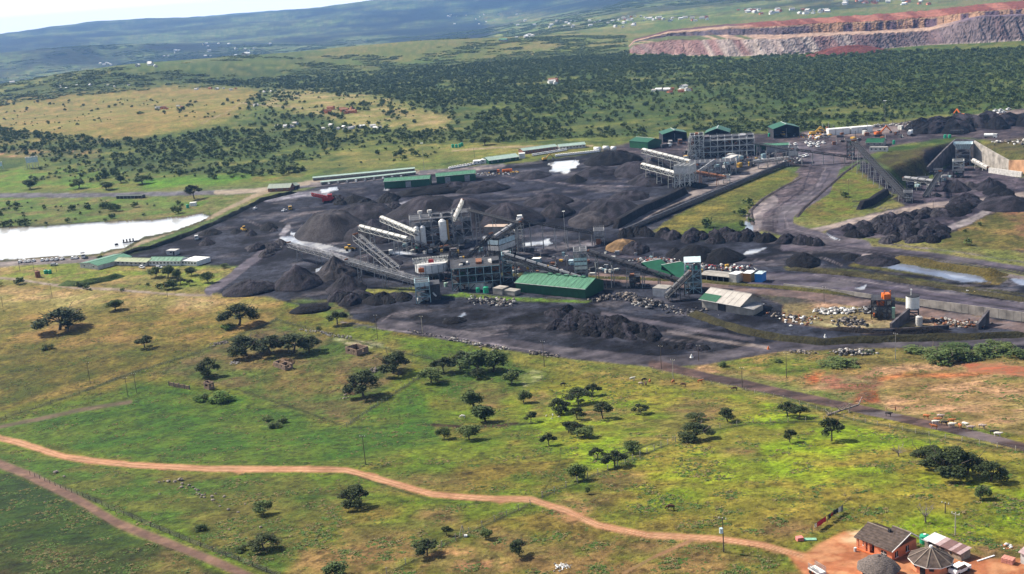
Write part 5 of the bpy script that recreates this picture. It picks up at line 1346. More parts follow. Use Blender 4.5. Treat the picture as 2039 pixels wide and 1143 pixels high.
tower('crusher_house', 1265, 572, 20, 7, 20, 'dark crusher house below the very long black conveyor', 'machine', DARK_STEEL, 2, 1, 2, machines=5, seed=21, core=0.8)
# thickener with bridge
e, k = frame_at('thickener_tank', 862, 558, 'big white round thickener tank with a lattice bridge across it', 'tank')
r = 33 * k; b = MB(); b.cyl((0, r * 0.9, 4.0), (0, r * 0.9, 8.5), r, n=40, cap=False); b.cyl((0, r * 0.9, 0.6), (0, r * 0.9, 4.0), r * 0.25, r, 40); part(b, 'shell', WHITE, e)
b = MB(); b.cyl((0, r * 0.9, 7.2), (0, r * 0.9, 7.6), r * 0.985, n=40); part(b, 'slurry', mat('pale_slurry', (0.55, 0.54, 0.52), 0.3), e)
b = MB()
for i in range(16): b.beam((math.cos(i * 0.3927) * r, r * 0.9 + math.sin(i * 0.3927) * r, -0.3), (math.cos(i * 0.3927) * r, r * 0.9 + math.sin(i * 0.3927) * r, 8.6), 0.3)
part(b, 'column', GREY_STEEL, e)
b = MB(); b.box((-20 * k, r * 0.9 - r * 0.86, 6.2), (14 * k, 0.5, 2.4)); part(b, 'stained_panel', ORANGE, e)
def lattice(b, a, c, w, h, n, m=0.14):
    a = Vector(a); c = Vector(c); d = (c - a).normalized(); s = d.cross(Vector((0, 0, 1))).normalized() * (w / 2); u = Vector((0, 0, h))
    for sg in (-1, 1):
        b.beam(a + s * sg, c + s * sg, m); b.beam(a + s * sg + u, c + s * sg + u, m)
        for i in range(n):
            p = a.lerp(c, i / n) + s * sg; q = a.lerp(c, (i + 1) / n) + s * sg
            b.beam(p, p + u, m * 0.8)
            b.beam(p if i % 2 else p + u, q + u if i % 2 else q, m * 0.8)
        b.beam(c + s * sg, c + s * sg + u, m * 0.8)
    for i in range(n + 1):
        p = a.lerp(c, i / n); b.beam(p - s + u, p + s + u, m * 0.8); b.beam(p - s, p + s, m * 0.8)
b = MB(); lattice(b, (-r * 1.1, r * 0.75, 9.0), (r * 1.05, r * 0.75, 9.0), 2.6, 2.6, 14, 0.26); part(b, 'bridge', PALE_STEEL, e)
b = MB(); b.box((0, r * 0.75, 9.6), (3, 3, 1.6)); part(b, 'drive', RED, e)
# feed tower pale blue
e, k, W, H = tower('feed_tower', 844, 603, 28, 10, 40, 'pale blue steel feed tower at the near edge of the plant', 'tower', BLUE_STEEL, 1, 2, 3, clad=((0.80, 1.0, 3, 1, PANEL),), machines=7, seed=14)
b = MB(); b.cyl((22 * k, 3, 3), (24 * k, 3, 3.4), 5.5 * k, n=20); part(b, 'round_hatch', WHITE, e)
b = MB(); b.box((24 * k, 8, 4), (22 * k, 10, 9)); part(b, 'coal_chute', DARK_STEEL, e)
# panelled tower beside the green workshop, transfer tower
e, k, W, H = tower('screen_house', 1159, 567, 25, 11, 66, 'panelled screen house with three pale bands above the big green workshop', 'tower', GREY_STEEL, 2, 2, 5, clad=((0.46, 0.56, 4, 1, OFFW), (0.59, 0.69, 4, 1, PANEL), (0.72, 0.82, 4, 1, PANEL)), machines=6, seed=16)
e, k, W, H = tower('transfer_tower', 1381, 584, 32, 12, 46, 'pale blue transfer tower where two conveyors meet', 'tower', BLUE_STEEL, 2, 2, 4, machines=8, seed=18, core=0.6)
b = MB(); b.box((0, 6, H + 4.0), (W * 1.05, 12.5, 0.2)); part(b, 'roof', PANEL, e)
b = MB(); [b.beam((x, y, H), (x, y, H + 4), 0.25) for x in (-W / 2, W / 2) for y in (0, 12)]; part(b, 'roof_post', BLUE_STEEL, e)
b = MB(); b.box((-9 * k, 1, H + 0.9), (6 * k, 2, 2.0)); b.box((7 * k, 1, H + 0.9), (5 * k, 2, 2.0)); part(b, 'green_cabinet', TANKG, e)
e, k, W, H = tower('hopper_station', 1194, 488, 20, 10, 28, 'small hopper station with a hood where the long yard conveyor ends', 'hopper', GREY_STEEL, 1, 1, 2, clad=((0.62, 0.98, 4, 1, GREY_STEEL),), machines=2, seed=20)
b = MB(); b.box((-2 * k, 1, 2.2), (9 * k, 3, 3.4)); part(b, 'rusty_chute', RUST, e)
# crusher by the head of the conveyor (1040,435)
e, k, W, H = tower('head_tower', 1040, 500, 12, 8, 62, 'slim leaning trestle tower carrying the meeting conveyor heads', 'tower', GREY_STEEL, 1, 1, 5, floors=False)
b = MB(); b.box((0, 4, H + 1), (3, 3, 2)); part(b, 'head_box', WHITE, e)
# upper wash plant
e, k, W, H = tower('upper_wash_plant', 1437, 312, 128, 34, 32, 'large steel-framed coal wash plant in the upper yard', 'plant', GREY_STEEL, 9, 2, 3, machines=40, seed=22, beamw=0.55, core=0.9)
b = MB()
for i in range(10): b.beam((-W / 2 + W * i / 9, -0.4, 0), (-W / 2 + W * i / 9, -0.4, H), 0.7)
for z in (0.3, 0.64, 1.0): b.beam((-W / 2, -0.4, H * z), (W / 2, -0.4, H * z), 0.6)
part(b, 'front_frame', PALE_STEEL, e)
e, k, W, H = tower('steel_tower', 1389, 318, 26, 20, 46, 'taller bare steel tower at the left end of the upper wash plant', 'tower', PALE_STEEL, 3, 2, 5, machines=12, seed=23, beamw=0.45, core=0.6)
e, k, W, H = tower('steel_trestle', 1420, 350, 90, 16, 26, 'forest of pale steel legs below the upper wash plant', 'trestle', GREY_STEEL, 9, 1, 1, machines=6, seed=24, beamw=0.5)
e, k, W, H = tower('loading_bin', 1359, 376, 32, 14, 44, 'white-panelled loading bin on tall pale lattice legs', 'tower', PALE_STEEL, 3, 2, 3, yaw=-20, clad=((0.66, 0.98, 5, 1, OFFW),), machines=2, seed=25, beamw=0.45)
e, k, W, H = tower('small_trestle', 1447, 366, 13, 6, 16, 'small white trestle in the middle of the upper yard', 'trestle', PALE_STEEL, 1, 1, 2, clad=((0.7, 1.0, 2, 1, OFFW),), floors=False, beamw=0.4)
e, k, W, H = tower('bin_tower', 1580, 326, 18, 10, 30, 'white bin on legs at the head of the overland conveyor', 'tower', GREY_STEEL, 1, 1, 2, clad=((0.5, 1.0, 3, 1, OFFW),), beamw=0.45, machines=2)
e, k, W, H = tower('conveyor_head_tower', 1694, 318, 14, 12, 36, 'dark lattice tower at the top of the long steep conveyor', 'tower', DARK_STEEL, 1, 1, 4, machines=5, seed=27, beamw=0.45)
e, k, W, H = tower('tail_station', 1808, 404, 16, 9, 20, 'boxy tail station at the foot of the long steep conveyor', 'station', GREY_STEEL, 1, 1, 2, machines=3, seed=28, clad=((0.45, 0.6, 2, 1, OFFW),))
e, k, W, H = tower('water_tower', 66, 335, 22, 10, 21, 'elevated white water tank on thin legs at the left edge', 'tower', PALE_STEEL, 4, 2, 1, clad=((0.5, 1.0, 4, 1, PANEL),), floors=False, beamw=0.35)
e, k, W, H = tower('water_tower', 1, 340, 10, 6, 16, 'second pale tank cut off by the left edge', 'tower', PALE_STEEL, 1, 1, 1, clad=((0.5, 1.0, 2, 1, PANEL),), floors=False)

# ================================================================ CONVEYORS
def conveyor(label, A, ha, B, hb, w=2.0, mt=GREY_STEEL, th=1.6, cover=None, legs=5, legm=None, name='conveyor', n=None, tie=True, walk=True):
    a = G(A[0], A[1], ha); c = G(B[0], B[1], hb)
    gp = Vector((a.x, a.y, gz(a.x, a.y))); e = empty(name, gp, label, 'conveyor')
    a2 = a - gp; c2 = c - gp; Ln = (c - a).length; n = n or max(6, int(Ln / 4.5))
    d = (c2 - a2).normalized(); s = d.cross(Vector((0, 0, 1))).normalized()
    b = MB(); b.beam(a2 + Vector((0, 0, 0.35)), c2 + Vector((0, 0, 0.35)), w * 0.7, 0.18); part(b, 'belt', BELT, e)
    b = MB(); lattice(b, a2, c2, w, th, n, 0.26); part(b, 'truss', mt, e)
    if walk:
        b = MB(); o = s * (w / 2 + 0.45); b.beam(a2 + o + Vector((0, 0, th * 0.6)), c2 + o + Vector((0, 0, th * 0.6)), 0.8, 0.1)
        for hgt in (0.6, 1.1): b.beam(a2 + o * 1.35 + Vector((0, 0, th * 0.6 + hgt)), c2 + o * 1.35 + Vector((0, 0, th * 0.6 + hgt)), 0.08)
        part(b, 'walkway', mt, e)
    if cover is not None:
        b = MB(); m2 = max(4, int(Ln / 6))
        for i in range(m2):
            p = a2.lerp(c2, i / m2) + Vector((0, 0, th + 1.1)); q = a2.lerp(c2, (i + 0.86) / m2) + Vector((0, 0, th + 1.1))
            b.quad(p - s * w * 0.5 - Vector((0, 0, 0.7)), q - s * w * 0.5 - Vector((0, 0, 0.7)), q - s * w * 0.25, p - s * w * 0.25); b.quad(p - s * w * 0.25, q - s * w * 0.25, q + s * w * 0.25, p + s * w * 0.25); b.quad(p + s * w * 0.25, q + s * w * 0.25, q + s * w * 0.5 - Vector((0, 0, 0.7)), p + s * w * 0.5 - Vector((0, 0, 0.7)))
        part(b, 'belt_cover', cover, e)
    for i in range(legs):
        t = (i + 0.5) / legs; p = a.lerp(c, t); g = gz(p.x, p.y); hgt = p.z - g
        if hgt < 0.8: continue
        sp = min(2.2, 0.4 + hgt * 0.10); b = MB(); q = p - gp
        for sg in (-1, 1):
            b.beam(q + s * sg * w / 2, q + s * sg * (w / 2 + sp * 0.5) - Vector((0, 0, hgt + 0.3)), 0.36)
        for j in range(1, int(hgt / 3.5) + 1):
            z1 = hgt * j / (int(hgt / 3.5) + 1); b.beam(q - s * w / 2 - Vector((0, 0, z1)), q + s * w / 2 - Vector((0, 0, z1)), 0.16)
        part(b, 'trestle', legm or mt, e)
    b = MB(); b.cyl(c2 - s * w * 0.45 + Vector((0, 0, th + 0.2)), c2 + s * w * 0.45 + Vector((0, 0, th + 0.2)), 0.5, n=12); part(b, 'head_pulley', RUST, e)
    return e
conveyor('pale lattice conveyor, upper of two pointing left from the silo plant', (830, 470), 12, (760, 440), 13, 2.6, PALE_STEEL, 2.6, PALE_STEEL, 2)
conveyor('pale lattice conveyor, lower of two pointing left from the silo plant', (812, 483), 10, (717, 458), 13, 2.6, PALE_STEEL, 2.6, PALE_STEEL, 2)
conveyor('thin conveyor feeding the lower pale gallery from the silo plant', (850, 490), 3, (802, 476), 9, 1.8, GREY_STEEL, 1.2, None, 3)
conveyor('big pale stacker conveyor rising left over the grey stockpile', (790, 543), 3, (709, 478), 20, 4.6, OFFW, 3.4, None, 3)
conveyor('long grey lattice conveyor crossing above the dark stockpiles', (830, 562), 2, (576, 491), 8, 3.0, GREY_STEEL, 2.6, None, 6)
conveyor('second grey lattice conveyor next to the feed tower', (840, 568), 3, (690, 525), 13, 2.4, GREY_STEEL, 2.2, None, 3)
conveyor('short pale gallery sloping up above the bare steel tower', (904, 440), 22, (921, 404), 32, 3.4, PALE_STEEL, 1.8, OFFW, 0)
conveyor('dark conveyor descending from the bare steel tower to the head tower', (933, 420), 22, (1036, 446), 19, 1.8, DARK_STEEL, 1.2, None, 3, GREY_STEEL)
conveyor('dark conveyor rising from the screening tower to the head tower', (985, 478), 12, (1038, 442), 18, 3.0, DARK_STEEL, 1.8, GREY_STEEL, 5, PALE_STEEL)
conveyor('long dark conveyor from the head tower to the hopper station', (1190, 468), 6, (1042, 442), 18, 1.8, DARK_STEEL, 1.3, None, 6, GREY_STEEL)
conveyor('dark conveyor climbing left to the top of the screening tower', (928, 520), 4, (978, 470), 20, 3.6, DARK_STEEL, 1.4, None, 3)
conveyor('dark conveyor from the wash plant down to the panelled screen house', (1006, 512), 16, (1160, 560), 3, 2.4, DARK_STEEL, 1.6, GREY_STEEL, 4)
conveyor('thin grey gallery parallel to the conveyor beside the wash plant', (1010, 524), 12, (1110, 540), 4, 1.4, GREY_STEEL, 1.2, None, 3)
conveyor('very long black conveyor sloping down above the twin green roofs', (1360, 566), 2.5, (1172, 506), 17, 2.6, DARK_STEEL, 1.6, DARK_STEEL, 6, GREY_STEEL)
conveyor('steep black conveyor rising to the pale blue transfer tower', (1326, 594), 1.5, (1374, 547), 11, 3.0, DARK_STEEL, 1.6, DARK_STEEL, 3)
conveyor('pale truss conveyor pointing left, upper of two at the upper wash plant', (1375, 328), 6, (1280, 304), 12, 3.6, PALE_STEEL, 3.0, PALE_STEEL, 4)
conveyor('pale truss conveyor pointing left from the loading bin', (1346, 352), 9, (1279, 334), 12, 3.4, PALE_STEEL, 3.0, PALE_STEEL, 3)
conveyor('brown thin conveyor from the loading bin to the small trestle', (1445, 356), 5, (1378, 344), 9, 2.0, RUST, 1.4, RUST, 2)
conveyor('grey conveyor rising from the loading bin towards the wash plant', (1384, 350), 5, (1424, 322), 12, 2.2, GREY_STEEL, 1.4, GREY_STEEL, 2)
conveyor('straight black overland conveyor along the grass slope', (1240, 463), 0.8, (1566, 326), 1.2, 3.2, DARK_STEEL, 1.3, DARK_STEEL, 16)
conveyor('thin conveyor from the upper wash plant to the white bin', (1500, 286), 16, (1578, 300), 13, 2.4, DARK_STEEL, 1.4, None, 4, GREY_STEEL)
conveyor('low conveyor from the white bin to the dark lattice tower', (1586, 300), 12, (1692, 314), 4, 2.4, DARK_STEEL, 1.4, None, 5, GREY_STEEL)
conveyor('low grey gallery along the foot of the upper yard', (1500, 326), 4, (1576, 318), 5, 3, GREY_STEEL, 2, GREY_STEEL, 4)
conveyor('long steep conveyor with pale edges running down to the pit', (1804, 396), 3, (1700, 284), 20, 4.4, DARK_STEEL, 1.6, None, 9, GREY_STEEL)
conveyor('short grey screening conveyor in the pit left of the hopper', (1858, 365), 6, (1800, 358), 7, 4, GREY_STEEL, 1.8, GREY_STEEL, 3)
conveyor('dark conveyor lying along the pit floor', (1842, 392), 0.6, (1872, 345), 5, 3, DARK_STEEL, 1.4, None, 3)
conveyor('white low conveyor beside the tall concrete retaining wall', (1938, 322), 5, (1968, 338), 1, 3, OFFW, 1.6, OFFW, 2)
# ================================================================ STOCKPILES, BUNDS, RUBBLE
CSH = {'coal': (L(32, 31, 42), L(76, 71, 82)), 'grey': (L(66, 63, 70), L(98, 92, 97)), 'black': (L(16, 15, 23), L(32, 30, 39)), 'red': (L(142, 78, 72), L(164, 96, 84)), 'tan': (L(150, 120, 84), L(176, 142, 104))}
def mound_mesh(seed, shade, peak=1.0, rough=0.10, flat=0.0, gully=1.0):
    nr, na = 20, 64
    t = np.linspace(0, 1, nr)[:, None]; a = np.linspace(0, 2 * math.pi, na + 1)[None, :]
    a = np.broadcast_to(a, (nr, na + 1)); t = np.broadcast_to(t, (nr, na + 1))
    ca, sa = np.cos(a), np.sin(a)
    rad = 1 + 0.30 * (fbm(ca * 1.3 + seed, sa * 1.3, 3, seed) - 0.5)
    h = np.clip(1 - t, 0, 1) if peak >= 1 else np.clip(1 - t ** 1.35, 0, 1)
    if flat: h = np.minimum(h, 1 - flat + 0.10 * fbm(ca * t * 4 + seed, sa * t * 4, 2, seed)) / (1 - flat)
    h = h ** peak
    gl = (fbm(ca * 5.5 + seed, sa * 5.5, 3, seed + 3) - 0.5) * gully * 0.16 * np.sin(math.pi * t)
    n = (fbm(ca * t * 4.5 + seed, sa * t * 4.5, 4, seed + 5) - 0.5) * rough * 2.0 * np.minimum(1, (1 - t) * 4)
    X = rad * t * ca; Y = rad * t * sa
    Zz = np.where(t > 0.99, -0.12, h + gl + n * 1.0)
    c0, c1 = CSH[shade]
    q = sstep(0.3, 0.7, fbm(X * 4 + seed, Y * 4, 4, seed + 9))[..., None]
    q2 = (0.82 + 0.36 * fbm(ca * 7 + seed, sa * 7, 3, seed + 11))[..., None]
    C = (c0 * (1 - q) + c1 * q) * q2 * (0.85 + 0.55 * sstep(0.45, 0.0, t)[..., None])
    return grid_mesh('coal_pile', np.stack([X, Y, Zz], -1)[:, ::-1], C[:, ::-1], REDSOIL if shade in ('red', 'tan') else COAL_M)
MM = {}
def mound(px, py, w, h, label, shade='coal', d=None, yaw=0, name='coal_pile', cat='coal pile', group=None, peak=1.0, rough=0.1, flat=0.0, var=0, gully=1.0, sub=None):
    """px,py centre of the foot; w width px, h height px, d depth metres"""
    key = (shade, peak, rough, flat, var, gully)
    if key not in MM: MM[key] = mound_mesh(len(MM) * 7 + 3, *key[:1], peak, rough, flat, gully)
    p = G(px, py); k = mpp(p); r = base_dir(p)
    o = bpy.data.objects.new(name, MM[key]); link(o)
    o.location = p - Vector((0, 0, 0.1)); W = w * k / 2 * 1.06
    o.scale = (W, (d or W * 1.6) / (1 if d is None else 1.9), h * k * (1.0 if h < 24 else 0.78))
    o.rotation_euler = (0, 0, math.atan2(r.y, r.x) + math.radians(yaw))
    tag(o, label, cat, group)
    return o
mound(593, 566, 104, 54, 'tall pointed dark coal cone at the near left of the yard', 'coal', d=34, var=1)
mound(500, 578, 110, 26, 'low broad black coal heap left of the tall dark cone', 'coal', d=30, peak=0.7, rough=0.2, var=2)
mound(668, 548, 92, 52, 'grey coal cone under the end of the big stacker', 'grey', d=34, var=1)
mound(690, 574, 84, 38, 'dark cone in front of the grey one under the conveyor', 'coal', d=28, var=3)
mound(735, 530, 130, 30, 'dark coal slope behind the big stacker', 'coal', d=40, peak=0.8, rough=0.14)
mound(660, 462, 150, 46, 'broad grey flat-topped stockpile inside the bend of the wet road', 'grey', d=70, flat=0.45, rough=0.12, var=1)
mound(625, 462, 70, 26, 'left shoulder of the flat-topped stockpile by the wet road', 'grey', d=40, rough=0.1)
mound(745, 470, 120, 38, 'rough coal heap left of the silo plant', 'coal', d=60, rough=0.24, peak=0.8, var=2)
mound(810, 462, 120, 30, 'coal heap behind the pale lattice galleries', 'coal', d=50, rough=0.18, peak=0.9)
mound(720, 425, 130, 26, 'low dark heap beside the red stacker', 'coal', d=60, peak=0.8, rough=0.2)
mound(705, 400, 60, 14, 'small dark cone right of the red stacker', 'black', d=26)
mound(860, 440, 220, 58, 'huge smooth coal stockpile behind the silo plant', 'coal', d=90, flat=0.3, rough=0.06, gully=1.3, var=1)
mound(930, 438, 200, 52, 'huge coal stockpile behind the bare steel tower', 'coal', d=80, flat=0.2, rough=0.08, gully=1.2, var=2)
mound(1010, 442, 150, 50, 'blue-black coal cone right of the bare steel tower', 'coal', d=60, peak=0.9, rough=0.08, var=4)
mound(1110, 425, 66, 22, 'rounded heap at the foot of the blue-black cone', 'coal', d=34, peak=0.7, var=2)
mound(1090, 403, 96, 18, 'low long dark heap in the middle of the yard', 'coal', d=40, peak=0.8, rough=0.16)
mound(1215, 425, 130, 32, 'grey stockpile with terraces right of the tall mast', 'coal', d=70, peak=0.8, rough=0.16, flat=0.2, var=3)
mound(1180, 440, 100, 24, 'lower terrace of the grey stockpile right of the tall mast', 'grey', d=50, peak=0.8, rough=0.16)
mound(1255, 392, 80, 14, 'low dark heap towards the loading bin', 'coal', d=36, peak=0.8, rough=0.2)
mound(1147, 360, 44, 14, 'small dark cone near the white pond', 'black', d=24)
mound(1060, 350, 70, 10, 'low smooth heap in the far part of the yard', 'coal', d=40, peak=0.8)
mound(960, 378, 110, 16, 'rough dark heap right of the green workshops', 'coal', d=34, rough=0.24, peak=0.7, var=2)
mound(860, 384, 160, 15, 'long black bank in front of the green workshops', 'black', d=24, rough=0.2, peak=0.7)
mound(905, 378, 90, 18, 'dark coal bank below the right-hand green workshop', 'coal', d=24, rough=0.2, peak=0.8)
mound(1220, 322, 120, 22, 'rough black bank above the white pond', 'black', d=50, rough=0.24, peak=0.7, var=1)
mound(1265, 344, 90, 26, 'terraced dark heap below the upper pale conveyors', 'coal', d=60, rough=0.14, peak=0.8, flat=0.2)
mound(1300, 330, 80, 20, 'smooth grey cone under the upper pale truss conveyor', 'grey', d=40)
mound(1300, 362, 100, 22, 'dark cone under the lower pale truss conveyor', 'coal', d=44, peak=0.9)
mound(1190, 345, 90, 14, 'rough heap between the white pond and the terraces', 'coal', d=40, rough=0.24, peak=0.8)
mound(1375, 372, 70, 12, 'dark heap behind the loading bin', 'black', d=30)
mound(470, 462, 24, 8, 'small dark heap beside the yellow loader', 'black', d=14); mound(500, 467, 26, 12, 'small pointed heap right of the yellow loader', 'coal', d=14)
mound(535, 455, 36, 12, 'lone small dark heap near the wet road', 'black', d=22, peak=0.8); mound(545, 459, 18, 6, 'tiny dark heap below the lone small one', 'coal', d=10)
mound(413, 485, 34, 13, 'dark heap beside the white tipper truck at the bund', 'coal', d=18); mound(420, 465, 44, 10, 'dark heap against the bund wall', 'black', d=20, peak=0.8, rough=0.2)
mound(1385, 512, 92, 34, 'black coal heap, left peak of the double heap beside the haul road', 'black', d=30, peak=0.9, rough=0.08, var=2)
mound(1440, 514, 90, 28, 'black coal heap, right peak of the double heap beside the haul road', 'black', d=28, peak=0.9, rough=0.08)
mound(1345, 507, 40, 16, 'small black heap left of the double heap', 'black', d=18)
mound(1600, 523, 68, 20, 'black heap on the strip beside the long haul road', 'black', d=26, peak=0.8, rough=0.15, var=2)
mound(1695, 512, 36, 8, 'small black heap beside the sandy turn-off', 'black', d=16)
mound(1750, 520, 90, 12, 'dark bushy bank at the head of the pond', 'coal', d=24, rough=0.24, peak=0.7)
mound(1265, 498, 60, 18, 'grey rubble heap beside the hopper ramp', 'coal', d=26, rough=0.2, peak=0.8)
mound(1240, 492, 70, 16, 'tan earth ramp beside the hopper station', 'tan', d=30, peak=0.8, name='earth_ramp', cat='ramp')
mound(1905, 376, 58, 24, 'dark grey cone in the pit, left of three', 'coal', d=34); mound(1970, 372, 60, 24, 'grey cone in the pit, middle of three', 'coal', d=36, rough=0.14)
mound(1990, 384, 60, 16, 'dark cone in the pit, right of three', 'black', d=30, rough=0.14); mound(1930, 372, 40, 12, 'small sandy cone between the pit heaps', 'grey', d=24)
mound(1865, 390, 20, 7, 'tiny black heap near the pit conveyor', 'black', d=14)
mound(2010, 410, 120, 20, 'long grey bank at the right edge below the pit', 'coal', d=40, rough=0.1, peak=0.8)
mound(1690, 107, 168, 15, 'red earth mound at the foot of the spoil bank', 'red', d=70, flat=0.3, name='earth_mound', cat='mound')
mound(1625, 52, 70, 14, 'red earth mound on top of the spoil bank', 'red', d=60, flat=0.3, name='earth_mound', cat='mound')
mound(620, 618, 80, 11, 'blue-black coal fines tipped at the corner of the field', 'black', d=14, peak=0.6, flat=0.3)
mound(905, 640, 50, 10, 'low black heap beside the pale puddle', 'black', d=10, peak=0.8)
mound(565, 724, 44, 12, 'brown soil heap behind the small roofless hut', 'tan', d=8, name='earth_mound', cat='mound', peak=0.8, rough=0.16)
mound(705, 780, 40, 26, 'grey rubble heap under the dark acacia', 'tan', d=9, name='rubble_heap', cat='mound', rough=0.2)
rng = random.Random(5)
def heaps(poly, n, wr, hr, label, group, shades=('coal', 'black'), name='coal_heap'):
    xs = [p[0] for p in poly]; ys = [p[1] for p in poly]; c = 0; pl = [(float(a), float(b)) for a, b in poly]
    while c < n:
        x = rng.uniform(min(xs), max(xs)); y = rng.uniform(min(ys), max(ys))
        if float(sdist(np.array(x), np.array(y), pl)) < 0: continue
        w = rng.uniform(*wr); mound(x, y, w, w * rng.uniform(*hr), label, rng.choice(shades), name=name, cat='coal heap', group=group, d=None, yaw=rng.uniform(-40, 40), rough=0.18, peak=0.85, var=rng.randrange(3)); c += 1
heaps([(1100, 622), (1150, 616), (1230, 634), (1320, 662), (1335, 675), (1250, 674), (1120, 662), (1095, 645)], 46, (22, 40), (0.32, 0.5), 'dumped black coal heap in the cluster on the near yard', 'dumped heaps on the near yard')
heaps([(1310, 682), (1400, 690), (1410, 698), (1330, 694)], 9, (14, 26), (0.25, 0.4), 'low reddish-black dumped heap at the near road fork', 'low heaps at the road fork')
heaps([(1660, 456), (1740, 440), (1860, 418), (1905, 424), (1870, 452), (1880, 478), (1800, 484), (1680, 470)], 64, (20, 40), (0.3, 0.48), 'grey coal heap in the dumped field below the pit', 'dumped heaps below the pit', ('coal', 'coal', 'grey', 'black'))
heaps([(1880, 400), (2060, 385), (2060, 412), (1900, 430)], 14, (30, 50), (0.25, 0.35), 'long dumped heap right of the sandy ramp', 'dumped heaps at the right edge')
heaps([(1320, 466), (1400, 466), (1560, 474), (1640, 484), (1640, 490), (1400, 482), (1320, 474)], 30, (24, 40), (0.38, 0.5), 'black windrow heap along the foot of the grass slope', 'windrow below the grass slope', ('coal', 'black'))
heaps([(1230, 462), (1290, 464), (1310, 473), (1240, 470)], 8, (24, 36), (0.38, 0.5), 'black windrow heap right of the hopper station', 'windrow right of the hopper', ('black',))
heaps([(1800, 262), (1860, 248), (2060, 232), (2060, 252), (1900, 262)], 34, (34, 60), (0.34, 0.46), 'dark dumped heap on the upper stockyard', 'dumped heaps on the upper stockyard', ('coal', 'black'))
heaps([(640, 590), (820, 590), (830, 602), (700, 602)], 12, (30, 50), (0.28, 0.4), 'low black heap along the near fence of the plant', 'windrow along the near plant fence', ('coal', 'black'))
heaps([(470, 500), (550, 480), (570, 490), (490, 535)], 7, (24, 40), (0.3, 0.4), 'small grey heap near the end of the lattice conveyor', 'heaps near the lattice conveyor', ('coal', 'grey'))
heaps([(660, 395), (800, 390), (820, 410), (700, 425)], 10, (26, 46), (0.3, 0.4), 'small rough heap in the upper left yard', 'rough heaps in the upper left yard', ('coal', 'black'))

def strip(name, label, cat, pts, w, h, shade, kind=None, seed=1, steep=False, m=None):
    """long bank following photograph points; w,h metres"""
    P = [G(*p) for p in pts]; S = []
    for a, b in zip(P[:-1], P[1:]):
        n = max(1, int((b - a).length / 3.0))
        S += [a.lerp(b, i / n) for i in range(n)]
    S.append(P[-1]); n = len(S); prof = np.linspace(-1, 1, 9)
    V = np.zeros((n, 9, 3)); C = np.zeros((n, 9, 3)); c0, c1 = CSH[shade] if isinstance(shade, str) else shade
    for i, s in enumerate(S):
        t = (S[min(i + 1, n - 1)] - S[max(i - 1, 0)]); t.z = 0; t.normalize(); nn = Vector((-t.y, t.x, 0))
        endf = min(1, i / 2, (n - 1 - i) / 2)
        for j, q in enumerate(prof):
            f = (1 if steep and abs(q) < 0.8 else max(0, 1 - abs(q)) ** 0.8)
            nz = float(vnoise(np.array(i * 0.45 + seed * 9.0), np.array(j * 0.7), seed))
            p = s + nn * (q * w / 2 * (1 + (0 if steep else 0.3 * (nz - 0.5))))
            V[i, j] = (p.x, p.y, gz(p.x, p.y) - 0.25 + (h * f * (0.8 + (0.08 if steep else 0.45) * nz) + 0.2) * endf)
            qq = float(vnoise(np.array(i * 0.9 + 3.0), np.array(j * 1.1), seed + 5)); C[i, j] = c0 * (1 - qq) + c1 * qq
    me = grid_mesh(name, V, C, m or COAL_M); o = bpy.data.objects.new(name, me); link(o)
    if kind: o['kind'] = kind; o['label'] = label
    else: tag(o, label, cat)
    return o
strip('bund', 'long dark bund wall along the reservoir side of the yard', 'bund', [(236, 513), (262, 502), (300, 495), (350, 478), (400, 458), (440, 440), (480, 420), (520, 400), (560, 390), (592, 383)], 5.5, 2.4, (L(44, 52, 42), L(62, 66, 52)), seed=2)
strip('bund', 'black straight bund wall across the right part of the yard', 'bund', [(1224, 456), (1280, 424), (1330, 402), (1366, 384)], 5, 6.5, (L(38, 36, 44), L(52, 48, 54)), seed=3, steep=True)
strip('bund', 'short black wall below the long steep conveyor', 'bund', [(1708, 418), (1735, 408), (1768, 386)], 4, 5.5, (L(40, 38, 46), L(54, 50, 56)), seed=4, steep=True)
strip('earth_bank', 'weedy bank on the inner side of the near haul road', 'bank', [(1370, 624), (1420, 640), (1480, 660), (1560, 676), (1640, 684), (1720, 680), (1850, 676), (2060, 668)], 6, 2.4, (L(62, 62, 40), L(84, 78, 50)), seed=5)
strip('earth_bank', 'narrow weedy bank between near haul road and plant terrace', 'bank', [(1000, 548), (1200, 554), (1400, 562), (1560, 574), (1750, 592), (2060, 634)], 3.5, 1.2, (L(96, 96, 52), L(122, 116, 66)), seed=6)
strip('earth_bank', 'green bank at the edge of the office lawn', 'bank', [(118, 566), (160, 568), (215, 558), (246, 548)], 8, 2.6, (L(74, 104, 44), L(96, 116, 52)), seed=7)
strip('earth_bank', 'dark bank along the long haul road beside the ponds', 'bank', [(1560, 536), (1700, 548), (1850, 568), (2060, 602)], 5, 1.8, (L(70, 66, 54), L(110, 104, 66)), seed=8)
strip('earth_bank', 'weedy bank between the ponds and the upper road', 'bank', [(1770, 516), (1850, 528), (1960, 546), (2010, 548)], 8, 3.0, (L(104, 96, 50), L(128, 112, 62)), seed=9)
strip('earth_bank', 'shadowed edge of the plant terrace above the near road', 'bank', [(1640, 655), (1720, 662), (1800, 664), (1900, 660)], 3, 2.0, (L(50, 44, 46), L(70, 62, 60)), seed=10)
strip('earth_bank', 'dark earth edge along the far side of the curved haul road', 'bank', [(1586, 434), (1600, 415), (1640, 380), (1680, 345), (1712, 322)], 3, 0.8, (L(80, 70, 74), L(110, 98, 96)), seed=11)
strip('earth_bank', 'rubble edge along the inner curve of the haul road', 'bank', [(1600, 352), (1560, 372), (1520, 395), (1494, 420), (1500, 450)], 3, 0.7, (L(80, 70, 74), L(128, 116, 112)), seed=12)

